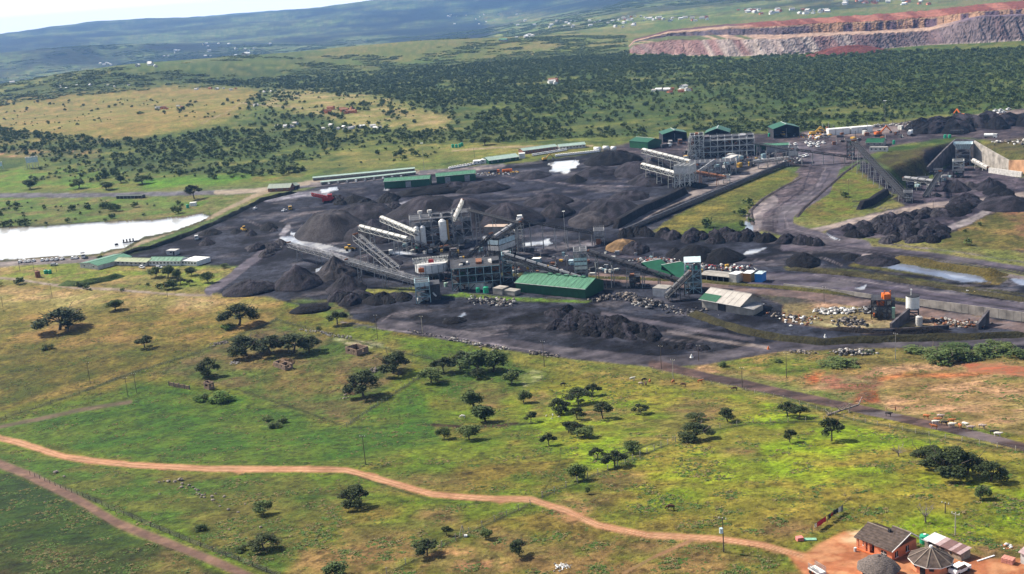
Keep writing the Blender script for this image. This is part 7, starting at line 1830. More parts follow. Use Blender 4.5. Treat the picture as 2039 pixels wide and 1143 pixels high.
for i, (x, y, h, lab) in enumerate(((255, 790, 38, 'left of a pair of wooden poles near the left track'), (272, 782, 38, 'right of a pair of wooden poles near the left track'), (180, 764, 42, 'thin wooden pole in the dry field'), (104, 592, 26, 'wooden pole at the top of the dry field'), (6, 612, 20, 'wooden pole at the left edge'),
        (752, 674, 46, 'wooden pole at the corner of the coal yard'), (842, 668, 38, 'pale pole at the near edge of the coal yard'), (1084, 730, 50, 'wooden pole below the dark boulder line'), (1317, 735, 46, 'wooden pole where near road and track fork, left one'), (1341, 762, 46, 'pale wooden pole beside the grazing cattle'),
        (1391, 718, 30, 'short pole by the white markers at the track fork'), (1478, 772, 40, 'wooden pole on the track verge beside the black cow'), (1566, 752, 50, 'wooden pole on the scrub right of the track fork'), (1641, 604, 32, 'thin pole beside the long haul road'), (334, 592, 26, 'wooden pole above the dry field near the garden trees'),
        (1208, 574, 22, 'steel pole below the very long black conveyor'), (1902, 1066, 46, 'thin pale pole behind the outbuildings'), (1882, 1022, 22, 'short thin pole behind the leafless tree'), (40, 540, 26, 'thin pole beside the reservoir car row'), (68, 540, 24, 'thin pole right of the first near the reservoir car row'),
        (113, 542, 22, 'thin pole by the two green tanks'), (262, 500, 24, 'twin thin pole on the reservoir shore'), (420, 445, 22, 'thin pole on the track beside the bund'), (1520, 560, 20, 'thin pole beside the blue container'), (945, 315, 20, 'thin pole behind the contractor camp'),
        (490, 680, 10, 'short post in the field near the acacia row'), (1858, 425, 24, 'thin pole beside the dumped heaps'), (1690, 400, 40, 'thin pole on the grass slope beside the steep conveyor'))):
    pole(x, y, h, lab, m=PALEPOST if 'pale' in lab else WOOD)
e, k = frame_at('pole_tripod', 922, 1068, 'tripod of pale wooden poles on the meadow', 'tripod')
for a, c in (((-0.9, 0, 0), (0, 0, 2.8)), ((0.7, 0.3, 0), (0, 0, 2.8)), ((0.1, -0.9, 0), (0, 0, 2.8))):
    b = MB(); b.beam(a, c, 0.13); part(b, 'leg', PALEPOST, e)
b = MB(); b.box((0.6, -0.5, 0.25), (0.8, 0.6, 0.5)); part(b, 'bucket', WHITE, e)

def fence(label, pts, gap, h=1.3, m=PALEPOST, w=0.12):
    P = [G(*p) for p in pts]; e = empty('wire_fence', P[0], label, 'fence'); me = None; pos = []
    for a, b in zip(P[:-1], P[1:]):
        n = max(1, int((b - a).length / gap)); pos += [a.lerp(b, i / n) for i in range(n)]
    pos.append(P[-1]); pos = [Vector((p.x, p.y, gz(p.x, p.y))) for p in pos]
    proto = None
    for i, p in enumerate(pos):
        if proto is None:
            b = MB(); b.box((0, 0, h / 2 - 0.1), (w, w, h + 0.2)); proto = part(b, 'post', m, e); proto.location = p - P[0]
        else:
            o = proto.copy(); link(o, e); o.location = p - P[0]
    b = MB()
    for p, q in zip(pos[:-1], pos[1:]):
        for z in (0.35, 0.75, 1.15): b.beam(p - P[0] + Vector((0, 0, z * h / 1.3)), q - P[0] + Vector((0, 0, z * h / 1.3)), 0.012)
    part(b, 'wire', GREY_STEEL, e)
fence('post and wire fence rising from the red track past the bushy tree', [(1080, 992), (1150, 962), (1230, 930), (1330, 886), (1345, 880)], 4.0, 1.8, w=0.2)
fence('wire fence running down from the red track past the tripod of poles', [(1056, 1006), (960, 1050), (880, 1090), (770, 1143)], 4.5, 1.6, w=0.16)
fence('wire fence around the lower corner of the enclosed field', [(690, 850), (760, 802), (832, 754), (880, 726)], 4.0, 1.6, w=0.16)
fence('wire fence across the meadow from the acacias to the dead tree', [(1340, 878), (1400, 858), (1500, 842), (1640, 838)], 5, 1.5, w=0.14)
fence('wire fence along the dirt track at the right', [(1300, 738), (1400, 760), (1560, 795), (1700, 838), (1850, 868), (2060, 905)], 5.0, 1.4, w=0.13)
fence('wire fence along the left edge of the enclosed field', [(-20, 840), (130, 794), (265, 744), (400, 702), (550, 638)], 6.0, 1.3, WOOD)
fence('wire fence below the coal yard corner', [(550, 638), (640, 662), (750, 692), (860, 716)], 6.0, 1.3, WOOD)
fence('wire fence beside the lower left track', [(60, 945), (230, 1020), (400, 1090), (560, 1150)], 5.0, 1.3, WOOD)
fence('plant perimeter fence behind the big green workshop', [(660, 592), (830, 584), (1000, 600), (1180, 602)], 7, 2.2, GREY_STEEL)
fence('mine perimeter fence along the upper edge of the yard', [(1200, 290), (1280, 286), (1500, 268), (1700, 250), (1880, 236), (2050, 212)], 12, 2.6, WOOD, 0.25)
# fallen dead tree
e, k = frame_at('fallen_tree', 1690, 822, 'grey fallen dead tree lying between meadow and dirt track', 'dead tree')
b = MB(); b.cyl((-6.5, -4, 0.6), (3, 4, 1.3), 0.38, 0.28, 8); b.cyl((3, 4, 1.3), (4.2, 8, 2.6), 0.28, 0.08, 7); part(b, 'trunk', STONE, e)
rg = random.Random(8)
for i in range(16):
    t = rg.random(); a = Vector((-6.5, -4, 0.6)).lerp(Vector((3.5, 6, 1.8)), t); c = a + Vector((rg.uniform(-2.6, 2.2), rg.uniform(-2.2, 1.5), rg.uniform(0.3, 2.4)))
    b = MB(); b.cyl(a, c, 0.13, 0.03, 5); part(b, 'branch', STONE, e)
b = MB(); b.cyl((0.2, -0.6, -0.2), (0.3, -0.4, 3.2), 0.24, 0.18, 8); part(b, 'stump', STONE, e)

# ================================================================ RUINS AND COTTAGES
def ruin(label, A, B, depth, h, th=0.4, m=MUD, partition=False, name='ruined_hut'):
    e, Lx, k = frame_ab(name, A, B, label, 'ruin'); D = depth; n = max(3, int(Lx / 1.2))
    rg = random.Random(int(A[0]))
    def wl(p, q, nm, win=None):
        b = MB(); p = Vector(p); q = Vector(q); Ln = (q - p).length; c = max(3, int(Ln / 0.8))
        d = (q - p).normalized(); s = Vector((-d.y, d.x, 0)) * th / 2
        for i in range(c):
            a = p.lerp(q, i / c); z = p.lerp(q, (i + 1) / c); hh = h + rg.uniform(-0.15, 0.1); f = (i + 0.5) / c
            lo = -0.6
            def blk(z0, z1): b.add([a - s + Vector((0, 0, z0)), z - s + Vector((0, 0, z0)), z + s + Vector((0, 0, z0)), a + s + Vector((0, 0, z0)), a - s + Vector((0, 0, z1)), z - s + Vector((0, 0, z1)), z + s + Vector((0, 0, z1)), a + s + Vector((0, 0, z1))], [(3, 2, 1, 0), (4, 5, 6, 7), (0, 1, 5, 4), (1, 2, 6, 5), (2, 3, 7, 6), (3, 0, 4, 7)])
            if win and any(abs(f - w) < 0.55 / c * 1.0 for w in win): blk(lo, h * 0.42); blk(h * 0.82, hh)
            else: blk(lo, hh)
        part(b, nm, m, e)
    wl((0, 0, 0), (Lx, 0, 0), 'wall', (0.3, 0.72)); wl((Lx, 0.2, 0), (Lx, D, 0), 'wall', (0.5,)); wl((Lx, D, 0), (0, D, 0), 'wall'); wl((0, D, 0), (0, 0.2, 0), 'wall')
    if partition: wl((Lx * 0.5, 0.2, 0), (Lx * 0.5, D, 0), 'inner_wall')
    b = MB(); b.box((Lx / 2, D / 2, 0.0), (Lx, D, 0.1)); part(b, 'floor', mat('ruin_floor', (0.08, 0.07, 0.05), 0.95), e)
    return e
ruin('larger square roofless ruin beside the pale rubble', (689, 703), (712, 709), 6.2, 2.9)
ruin('small roofless mud hut with two rooms in front of the soil heap', (546, 730), (569, 738), 3.6, 2.4, partition=True)
ruin('narrow roofless stone outhouse beside the boundary wall', (407, 774), (418, 777), 2.2, 3.0, 0.3, name='ruined_outhouse')
e, Lx, k = frame_ab('broken_wall', (337, 768), (378, 776), 'free-standing panelled wall left of the narrow outhouse', 'wall')
for i in range(4):
    b = MB(); b.box((Lx * (i + 0.5) / 4, 0, 0.8), (Lx / 4 * 0.86, 0.25, 1.8)); part(b, 'panel', MUD, e)
for i in range(5):
    b = MB(); b.box((Lx * i / 4, 0, 0.9), (0.32, 0.36, 2.1)); part(b, 'pier', DCONC, e)

# pink cottage
a = G(1705, 1094); c = G(1776, 1117); d = G(1819, 1092)
rz = math.atan2(c.y - a.y, c.x - a.x); Lx = (Vector((c.x, c.y)) - Vector((a.x, a.y))).length
ux = Vector((math.cos(rz), math.sin(rz))); uy = Vector((-ux.y, ux.x)); D = (Vector((d.x, d.y)) - Vector((c.x, c.y))).dot(uy)
e = empty('pink_cottage', Vector((a.x, a.y, min(a.z, c.z))), 'salmon-pink cottage with brown tiled double roof, largest house of the homestead', 'house', None, rz)
xm = Lx * 0.56; wh = 2.7
b = MB(); b.box(((xm) / 2, 4.2, wh / 2 - 0.2), (xm, 6.2, wh + 0.4)); b.box(((xm + Lx) / 2 + 0.01, D / 2, wh / 2 - 0.15), (Lx - xm, D, wh + 0.3)); part(b, 'wall', PINKW, e)
b = MB(); b.box((xm / 2, 0.45, 0.1), (xm, 1.4, 0.7)); part(b, 'verandah_step', PINKD, e)
for x in (0.25, xm * 0.42, xm * 0.62, xm - 0.2):
    b = MB(); b.box((x, 0.2, wh / 2), (0.5, 0.3, wh)); part(b, 'pillar', PINKW, e)
b = MB(); b.box((xm * 0.21, 0.2, 0.6), (xm * 0.42, 0.2, 0.9)); part(b, 'parapet', PINKW, e)
def slopes(x0, x1, y0, yr, y1, z0, zr, m=TILE, rows=7):
    for (ya, za, yb, zb, nm) in ((y0, z0, yr, zr, 'roof_slope'), (yr, zr, y1, z0 + 0.2, 'roof_slope')):
        r = MB(); r.slab([(x0, ya, za), (x1, ya, za), (x1, yb, zb), (x0, yb, zb)], 0.12); ro = part(r, nm, m, e)
        for i in range(rows):
            t = (i + 0.5) / rows; t2 = (i + 1.0) / rows; q = MB()
            q.slab([(x0, ya + (yb - ya) * t, za + (zb - za) * t + 0.07), (x1, ya + (yb - ya) * t, za + (zb - za) * t + 0.07), (x1, ya + (yb - ya) * t2, za + (zb - za) * t2 + 0.02), (x0, ya + (yb - ya) * t2, za + (zb - za) * t2 + 0.02)], 0.06); part(q, 'tile_course', m, ro)
    q = MB(); q.beam((x0, yr, zr + 0.08), (x1, yr, zr + 0.08), 0.3, 0.14); part(q, 'ridge', mat('pale_ridge', (0.2, 0.16, 0.13), 0.9), e)
slopes(-0.5, xm + 0.1, -0.2, 4.4, 7.9, wh + 0.05, wh + 1.7)
slopes(xm - 0.25, Lx + 0.35, -0.45, D * 0.72, D + 0.4, wh + 0.12, wh + 2.1, rows=9)
b = MB(); b.beam((Lx + 0.4, -0.5, wh + 0.1), (Lx + 0.4, D * 0.72, wh + 2.1), 0.1, 0.22); b.beam((Lx + 0.4, D * 0.72, wh + 2.1), (Lx + 0.4, D + 0.4, wh + 0.3), 0.1, 0.22); part(b, 'barge_board', WHITE, e)
b = MB(); b.box((xm + 0.2, 4.2, wh + 1.7), (0.5, 0.5, 0.9)); part(b, 'chimney', DARK, e)
for (x, y, w, h, rr) in ((xm + (Lx - xm) * 0.5, -0.03, 1.3, 1.2, 0), (Lx + 0.03, D * 0.18, 1.0, 1.2, 1), (Lx + 0.03, D * 0.62, 1.0, 1.2, 1), (xm * 0.3, 1.07, 1.2, 1.2, 0)):
    b = MB(); b.box((x, y, 1.55), (w, 0.06, h) if not rr else (0.06, w, h)); wo = part(b, 'window', GLASS, e)
    b = MB()
    if not rr: b.box((x, y - 0.04, 1.55), (0.08, 0.06, h)); b.box((x, y - 0.04, 1.55), (w, 0.06, 0.07)); b.box((x, y - 0.06, 0.9), (w + 0.2, 0.16, 0.1))
    else: b.box((x + 0.04, y, 1.55), (0.06, 0.08, h)); b.box((x + 0.06, y, 0.9), (0.16, w + 0.2, 0.1))
    part(b, 'window_frame', WHITE, wo)
b = MB(); b.box((xm * 0.76, 1.06, 1.1), (1.0, 0.08, 2.1)); do = part(b, 'door', DARK, e)
b = MB(); b.box((xm * 0.76 + 0.35, 1.0, 1.1), (0.08, 0.06, 0.1)); part(b, 'door_handle', WHITE, do)
b = MB(); b.beam((Lx + 0.4, D, wh + 0.2), (Lx + 2.4, D + 0.6, wh - 0.2), 0.12); part(b, 'gutter_pipe', CREAM, e)
# thatched hut and tiled rondavel
def rondavel(name, label, px, py, r, wall, roof, n, rw, zr, thatch):
    e, k = frame_at(name, px, py, label, 'hut', None, 8)
    b = MB(); b.cyl((0, 0, -0.6), (0, 0, 2.4), r, n=n, cap=False); part(b, 'wall', wall, e)
    if thatch:
        nr, na = 10, 40; V = np.zeros((nr, na + 1, 3))
        for i in range(nr):
            t = i / (nr - 1)
            for j in range(na + 1):
                a_ = 2 * math.pi * j / na; q = rw * (t ** 0.9) * (1 + 0.03 * math.sin(7 * a_ + i)); V[i, j] = (q * math.cos(a_), q * math.sin(a_), 2.1 + zr * (1 - t ** 1.7) + 0.05 * math.sin(13 * a_ + 2 * i))
        me = grid_mesh('thatch_roof', V[:, ::-1], None, THATCH, True); o = bpy.data.objects.new('thatch_roof', me); link(o, e)
        b = MB(); b.cyl((0, 0, 2.1 + zr - 0.1), (0, 0, 2.1 + zr + 0.3), 0.5, 0.2, 10); part(b, 'roof_cap', THATCH, e)
    else:
        for i in range(n):
            a0 = 2 * math.pi * i / n; a1 = 2 * math.pi * (i + 1) / n
            p0 = Vector((rw * math.cos(a0), rw * math.sin(a0), 2.2)); p1 = Vector((rw * math.cos(a1), rw * math.sin(a1), 2.2)); t_ = Vector((0, 0, 2.2 + zr))
            b = MB(); b.slab([p0, p1, t_], 0.12); part(b, 'roof_panel', roof, e)
            b = MB(); b.beam(p0 + Vector((0, 0, 0.06)), t_ + Vector((0, 0, 0.06)), 0.22, 0.1); part(b, 'hip_ridge', mat('pale_ridge', (0.2, 0.16, 0.13), 0.9), e)
            b = MB(); b.beam(p0 - Vector((0, 0, .15)), p1 - Vector((0, 0, .15)), 0.06, 0.2); part(b, 'fascia', WHITE, e)
        b = MB(); b.cyl((0, 0, 2.1 + zr), (0, 0, 2.5 + zr), 0.35, 0.3, 8); part(b, 'finial', CREAM, e)
    for ang, w, h, z, nm in ((-150, 0.7, 0.7, 1.5, 'window'), (-122, 1.0, 2.0, 1.0, 'door'), (-95, 0.9, 0.7, 1.5, 'window'), (-35, 0.8, 0.8, 1.5, 'window')):
        t = math.radians(ang); b = MB(); b.box(((r + 0.02) * math.cos(t), (r + 0.02) * math.sin(t), z), (0.14, w, h), t); part(b, nm, DARK, e)
    return e
rondavel('thatched_hut', 'round hut with grey thatched dome roof at the lower edge', 1749, 1148, 3.3, PINKW, None, 24, 4.1, 2.3, True)
rondavel('tiled_rondavel', 'ten-sided pink rondavel with brown tiled roof and white edge', 1853, 1131, 3.6, PINKW, TILE, 10, 4.3, 2.4, False)
# outbuilding row
a = G(1841, 1091); c = G(1914, 1117); rz = math.atan2(c.y - a.y, c.x - a.x); Lx = math.hypot(c.x - a.x, c.y - a.y)
e = empty('outbuilding_row', Vector((a.x, a.y, min(a.z, c.z))), 'row of grey block outbuildings with patched iron roof beside the water tank', 'outbuilding', None, rz)
b = MB(); b.box((Lx / 2, 1.4, 0.8), (Lx, 2.8, 2.4)); part(b, 'wall', mat('grey_block', (0.30, 0.25, 0.2), 0.9, var=0.2, scale=1.5), e)
RM = [mat('white_sheet', (0.6, 0.58, 0.58), 0.5), mat('brown_sheet', (0.16, 0.09, 0.085), 0.7), mat('pinkish_sheet', (0.36, 0.26, 0.26), 0.6)]
for i in range(9):
    x0 = Lx * i / 9; x1 = Lx * (i + 1) / 9; b = MB(); z = 2.1 + (0.03 if i % 2 else 0)
    b.slab([(x0 - 0.1, -0.35, z), (x1 + 0.05, -0.35, z), (x1 + 0.05, 3.2, z + 0.35), (x0 - 0.1, 3.2, z + 0.35)], 0.05); part(b, 'roof_sheet', RM[(0, 0, 0, 2, 1, 1, 2, 1, 2)[i]], e)
for x, w, h, z, nm in ((0.16, 0.9, 1.8, 0.9, 'door'), (0.36, 0.5, 0.5, 1.4, 'window'), (0.50, 0.8, 1.7, 0.9, 'door'), (0.72, 0.4, 0.4, 1.4, 'window')):
    b = MB(); b.box((Lx * x, -0.04, z), (w, 0.1, h)); part(b, nm, DARK, e)
# edge house, brick stack, cage trailer, drum, plank, washing line
e, k = frame_at('small_house', 2040, 1125, 'house with dark pink roof cut off by the right edge', 'house', None, -35)
b = MB(); b.box((2, 2.6, 1.2), (6, 5, 2.6)); part(b, 'wall', OFFW, e)
b = MB(); b.slab([(-1.3, -0.3, 2.4), (5.3, -0.3, 2.4), (5.3, 2.6, 3.3), (-1.3, 2.6, 3.3)], 0.1); part(b, 'roof_slope', RM[2], e)
b = MB(); b.slab([(-1.3, 2.6, 3.3), (5.3, 2.6, 3.3), (5.3, 5.5, 2.4), (-1.3, 5.5, 2.4)], 0.1); part(b, 'roof_slope', mat('maroon_roof', (0.2, 0.05, 0.06), 0.7), e)
e, k = frame_at('brick_stack', 2006, 1122, 'stack of new pink bricks on the bare ground', 'bricks', None, -20)
PB = mat('pink_brick', (0.55, 0.24, 0.19), 0.9, var=0.2, scale=3)
for i in range(4):
    for j in range(3):
        for l in range(2):
            b = MB(); b.box((-0.9 + i * 0.56, j * 0.56, 0.28 + l * 0.5), (0.52, 0.52, 0.46)); part(b, 'brick_bundle', PB, e)
e, k = frame_at('cage_trailer', 1627, 1143, 'white cage trailer with dark bars at the lower edge', 'trailer', None, -50)
b = MB(); b.box((0, 0, 0.8), (3.4, 1.8, 0.25)); b.box((0, 0, 0.98), (3.2, 1.6, 0.1)); part(b, 'deck', WHITE, e)
b = MB()
for i in range(9): b.beam((-1.6 + i * 0.4, -0.85, 0.9), (-1.6 + i * 0.4, -0.85, 2.0), 0.06); b.beam((-1.6 + i * 0.4, 0.85, 0.9), (-1.6 + i * 0.4, 0.85, 2.0), 0.06)
for z in (1.2, 1.6, 2.0): b.beam((-1.6, -0.85, z), (1.6, -0.85, z), 0.06); b.beam((-1.6, 0.85, z), (1.6, 0.85, z), 0.06)
part(b, 'cage', GREY_STEEL, e)
for sx in (-0.9, 0.9):
    for sy in (-1, 1):
        b = MB(); b.cyl((sx, sy * 0.95 - 0.1, 0.35), (sx, sy * 0.95 + 0.1, 0.35), 0.35, n=12); part(b, 'wheel', TYRE, e)
e, k = frame_at('oil_drum', 1703, 1098, 'pale drum at the left corner of the pink cottage', 'drum'); b = MB(); b.cyl((0, 0, 0), (0, 0, 0.85), 0.3, n=12); part(b, 'shell', OFFW, e); b = MB(); b.cyl((0, 0, 0.85), (0, 0, 0.88), 0.26, n=12); part(b, 'lid', WHITE, e)
p = G(1946, 1118); q = G(1980, 1107); e = empty('long_plank', p, 'long pale plank lying on the red ground', 'plank'); b = MB(); b.beam(Vector((0, 0, .1)), q - p + Vector((0, 0, .12)), 0.3, 0.12); part(b, 'board', CREAM, e)
p = G(1617, 1062); q = G(1678, 1020); e = empty('washing_line', p, 'washing line with red, dark and white laundry beside the homestead', 'washing line')
v = q - p; H_ = Vector((0, 0, 1.9))
for t in (0, 0.5, 1.0):
    b = MB(); b.beam(v * t - Vector((0, 0, .3)), v * t + H_, 0.12); part(b, 'post', WOOD, e)
b = MB(); b.beam(H_ * 0.95, v + H_ * 0.95, 0.03); part(b, 'line', DARK, e)
LN = [(0.08, 0.14, WHITE, 0.9), (0.16, 0.44, mat('red_cloth', (0.5, 0.03, 0.06), 0.9), 1.2), (0.52, 0.60, mat('dark_cloth', (0.03, 0.025, 0.06), 0.9), 1.2), (0.61, 0.67, mat('maroon_cloth', (0.3, 0.02, 0.05), 0.9), 0.9), (0.68, 0.84, mat('black_cloth', (0.02, 0.02, 0.03), 0.9), 1.0), (0.85, 0.93, WHITE, 1.2), (0.94, 0.99, mat('grey_cloth', (0.25, 0.26, 0.3), 0.9), 1.4)]
for t0, t1, m_, hh in LN:
    b = MB(); a_ = v * t0 + H_ * 0.94; c_ = v * t1 + H_ * 0.94; nn = Vector((-v.y, v.x, 0)).normalized() * 0.12
    S_ = 5
    for i in range(S_):
        u0 = a_.lerp(c_, i / S_); u1 = a_.lerp(c_, (i + 1) / S_); o0 = nn * math.sin(i * 2.1); o1 = nn * math.sin((i + 1) * 2.1)
        b.quad(u0, u1, u1 + o1 - Vector((0, 0, hh)), u0 + o0 - Vector((0, 0, hh)))
    part(b, 'garment', m_, e)
e, k = frame_at('laundry_heap', 1598, 1076, 'red and pale blankets spread on the bush below the washing line', 'laundry')
b = MB(); b.box((-0.6, 0, 0.4), (1.4, 1.2, 0.8), 0.4); part(b, 'blanket', mat('pink_cloth', (0.6, 0.2, 0.18), 0.9), e)
b = MB(); b.box((1.6, 0.4, 0.12), (2.6, 1.0, 0.2), 0.1); part(b, 'net', mat('green_net', (0.2, 0.4, 0.28), 0.9), e)
e, k = frame_at('pontoon', 262, 482, 'small dark pump pontoon on the white reservoir', 'pontoon'); b = MB(); b.box((0, 0, 0.3), (34 * k, 1.6, 0.6)); part(b, 'deck', DARK_STEEL, e)
for i in range(4):
    b = MB(); b.cyl(((i - 1.5) * 2.2 - 2, 0, 0.5), ((i - 1.5) * 2.2 - 2, 0, 2.6), 0.5, n=8); part(b, 'pump', DARK_STEEL, e)
e, k = frame_at('float_drum', 232, 487, 'lone dark float on the white reservoir', 'float'); b = MB(); b.cyl((-1.2, 0, 0.2), (1.2, 0, 0.2), 0.6, n=10); part(b, 'shell', DARK_STEEL, e); b = MB(); b.box((0, 0, 0.8), (0.5, 0.5, 0.3)); part(b, 'cap', DARK_STEEL, e)
for i, x in enumerate((1929, 1945, 1961, 1977, 1994)):
    y = 582 + i * 2.2; e, k = frame_at('concrete_block', x, y, 'pale block on the median of the long haul road', 'block', 'blocks on the haul road median'); b = MB(); b.box((0, 0, 0.5), (2.4, 1.0, 1.0)); part(b, 'body', (OFFW, YEL)[i % 2], e); b = MB(); b.box((0, 0, 1.02), (2.2, 0.8, 0.08)); part(b, 'top', WHITE, e)
for x, y, m_, lab in ((1530, 696, ORANGE, 'small orange marker cone beside the near haul road'), (1643, 672, WHITE, 'small white marker cone on the verge of the near haul road'), (1377, 712, WHITE, 'white marker cone at the track fork')):
    e, k = frame_at('marker_cone', x, y, lab, 'cone'); b = MB(); b.cyl((0, 0, 0.1), (0, 0, 1.5), 0.6, 0.15, 12); part(b, 'cone', m_, e); b = MB(); b.box((0, 0, 0.06), (1.4, 1.4, 0.12)); part(b, 'foot', m_, e)

# ================================================================ ANIMALS AND PEOPLE (one continuous skinned body each)
def skin_mesh(name, verts, edges, radii, root, sub=1):
    me = bpy.data.meshes.new(name); me.from_pydata(verts, edges, []); o = bpy.data.objects.new(name, me); COL.objects.link(o)
    md = o.modifiers.new('skin', 'SKIN'); md.use_smooth_shade = True
    sv = me.skin_vertices[0].data
    for i, r in enumerate(radii): sv[i].radius = (r, r) if not isinstance(r, tuple) else r; sv[i].use_root = (i == root)
    s = o.modifiers.new('sub', 'SUBSURF'); s.levels = sub; s.render_levels = sub
    dg = bpy.context.evaluated_depsgraph_get(); m2 = bpy.data.meshes.new_from_object(o.evaluated_get(dg))
    bpy.data.objects.remove(o); m2.name = name
    return m2
def cow_mesh(graze):
    V = [(-0.75, 0, 1.25), (-0.3, 0, 1.22), (0.25, 0, 1.2), (0.65, 0, 1.28), (0.95, 0, 1.35 if not graze else 1.1), (1.2, 0, 1.5 if not graze else 0.62), (1.45, 0, 1.36 if not graze else 0.3),
         (-0.72, 0.2, 0.95), (-0.80, 0.22, 0.52), (-0.72, 0.22, 0.03), (-0.72, -0.2, 0.95), (-0.62, -0.22, 0.52), (-0.55, -0.22, 0.03),
         (0.6, 0.2, 0.9), (0.62, 0.2, 0.48), (0.60, 0.2, 0.03), (0.6, -0.2, 0.9), (0.7, -0.2, 0.48), (0.76, -0.2, 0.03), (-0.92, 0, 1.25), (-0.98, 0, 0.75), (1.17, 0.2, 1.55 if not graze else 0.68), (1.17, -0.2, 1.55 if not graze else 0.68)]
    E = [(0, 1), (1, 2), (2, 3), (3, 4), (4, 5), (5, 6), (0, 7), (7, 8), (8, 9), (0, 10), (10, 11), (11, 12), (3, 13), (13, 14), (14, 15), (3, 16), (16, 17), (17, 18), (0, 19), (19, 20), (5, 21), (5, 22)]
    Rr = [0.29, 0.34, 0.36, 0.31, 0.2, 0.16, 0.09, 0.17, 0.085, 0.06, 0.17, 0.085, 0.06, 0.13, 0.075, 0.06, 0.13, 0.075, 0.06, 0.06, 0.035, 0.035, 0.035]
    return skin_mesh('cow_body', V, E, Rr, 2)
COW = {g: cow_mesh(g) for g in (True, False)}
CM = {'white': mat('white_hide', (0.62, 0.58, 0.52), 0.8, var=0.08), 'black': mat('black_hide', (0.02, 0.018, 0.018), 0.7, var=0), 'brown': mat('russet_hide', (0.36, 0.12, 0.04), 0.8, var=0.1), 'dark': mat('dark_brown_hide', (0.08, 0.035, 0.02), 0.8, var=0.1), 'grey': mat('grey_brown_hide', (0.38, 0.3, 0.27), 0.8, var=0.3, scale=2)}
def cow(px, py, yaw, c, label, graze=False, s=1.0, cat='cow', name='cow'):
    key = (c, graze)
    if key not in COW:
        m = COW[graze].copy(); m.materials.clear(); m.materials.append(CM[c]); COW[key] = m
    p = G(px, py); r = base_dir(p); e = bpy.data.objects.new(name, COW[key]); link(e); e.location = p; e.rotation_euler = (0, 0, math.atan2(r.y, r.x) + math.radians(yaw)); e.scale = (s,) * 3
    tag(e, label, cat); return e
B = 1.0
for args in ((1769, 829, -20, 'black', 'black cow at the rear of the herd, closest to the herders'), (1844, 834, -30, 'brown', 'russet cow leading its dark companion near the rear of the herd'), (1862, 846, -10, 'white', 'large white cow in the left group of the herd'),
             (1866, 841, -15, 'brown', 'russet cow half behind the large white cow'), (1872, 834, -20, 'grey', 'grey-backed cow apart on the far verge of the track'), (1860, 855, 165, 'brown', 'russet cow on the near verge below the large white cow'),
             (1880, 847, -20, 'black', 'black cow between the two white cows'), (1895, 851, -12, 'white', 'second large white cow in the middle of the herd'), (1894, 843, -10, 'brown', 'bright russet cow directly behind the second white cow'),
             (1911, 853, -70, 'brown', 'russet cow seen end-on in the middle of the herd'), (1921, 850, -40, 'white', 'small white cow just before the front group'), (1932, 857, -15, 'grey', 'grey and black cow in the front group'),
             (1955, 854, -25, 'grey', 'pale-backed cow walking alone on the far side'), (1978, 866, -10, 'black', 'black cow half hidden behind the leading white cow'), (1986, 870, -12, 'white', 'white cow leading the herd')):
    cow(*args, s=B)
for args in ((1121, 769, 10, 'black', 'black cow grazing alone below the dark boulder line', True), (1259, 758, 5, 'white', 'white cow standing leftmost of the grazing group by the yard edge', False), (1276, 768, -30, 'grey', 'pale cow lying low in the grazing group by the yard edge', True), (1282, 760, 30, 'black', 'small black cow upper right in the grazing group', True),
             (1286, 768, 100, 'dark', 'dark calf beside the pale cow of the grazing group', True), (1294, 763, 80, 'brown', 'russet cow right of the grazing group', True), (1340, 764, 60, 'brown', 'russet cow beside the pale wooden pole', True), (1361, 770, 170, 'dark', 'dark brown cow right of the pale wooden pole', True),
             (1394, 763, 5, 'brown', 'russet cow right of the pole near the track', False), (1463, 778, 178, 'dark', 'black-brown cow grazing beside the track fence', True), (1336, 1016, 175, 'dark', 'dark brown horse-like cow grazing alone above the red track', True), (922, 834, 160, 'white', 'white cow grazing beside the dense dark trees', True)):
    cow(*args[:5], graze=args[5], s=B)
for x, y, lab in ((1088, 830, 'small white goat left of the herdsman by the gully'), (1099, 836, 'small white goat below the herdsman by the gully'), (1113, 832, 'small white goat right of the herdsman by the gully')):
    cow(x, y, 30 * (x % 3), 'white', lab, True, 0.42, 'goat', 'goat')
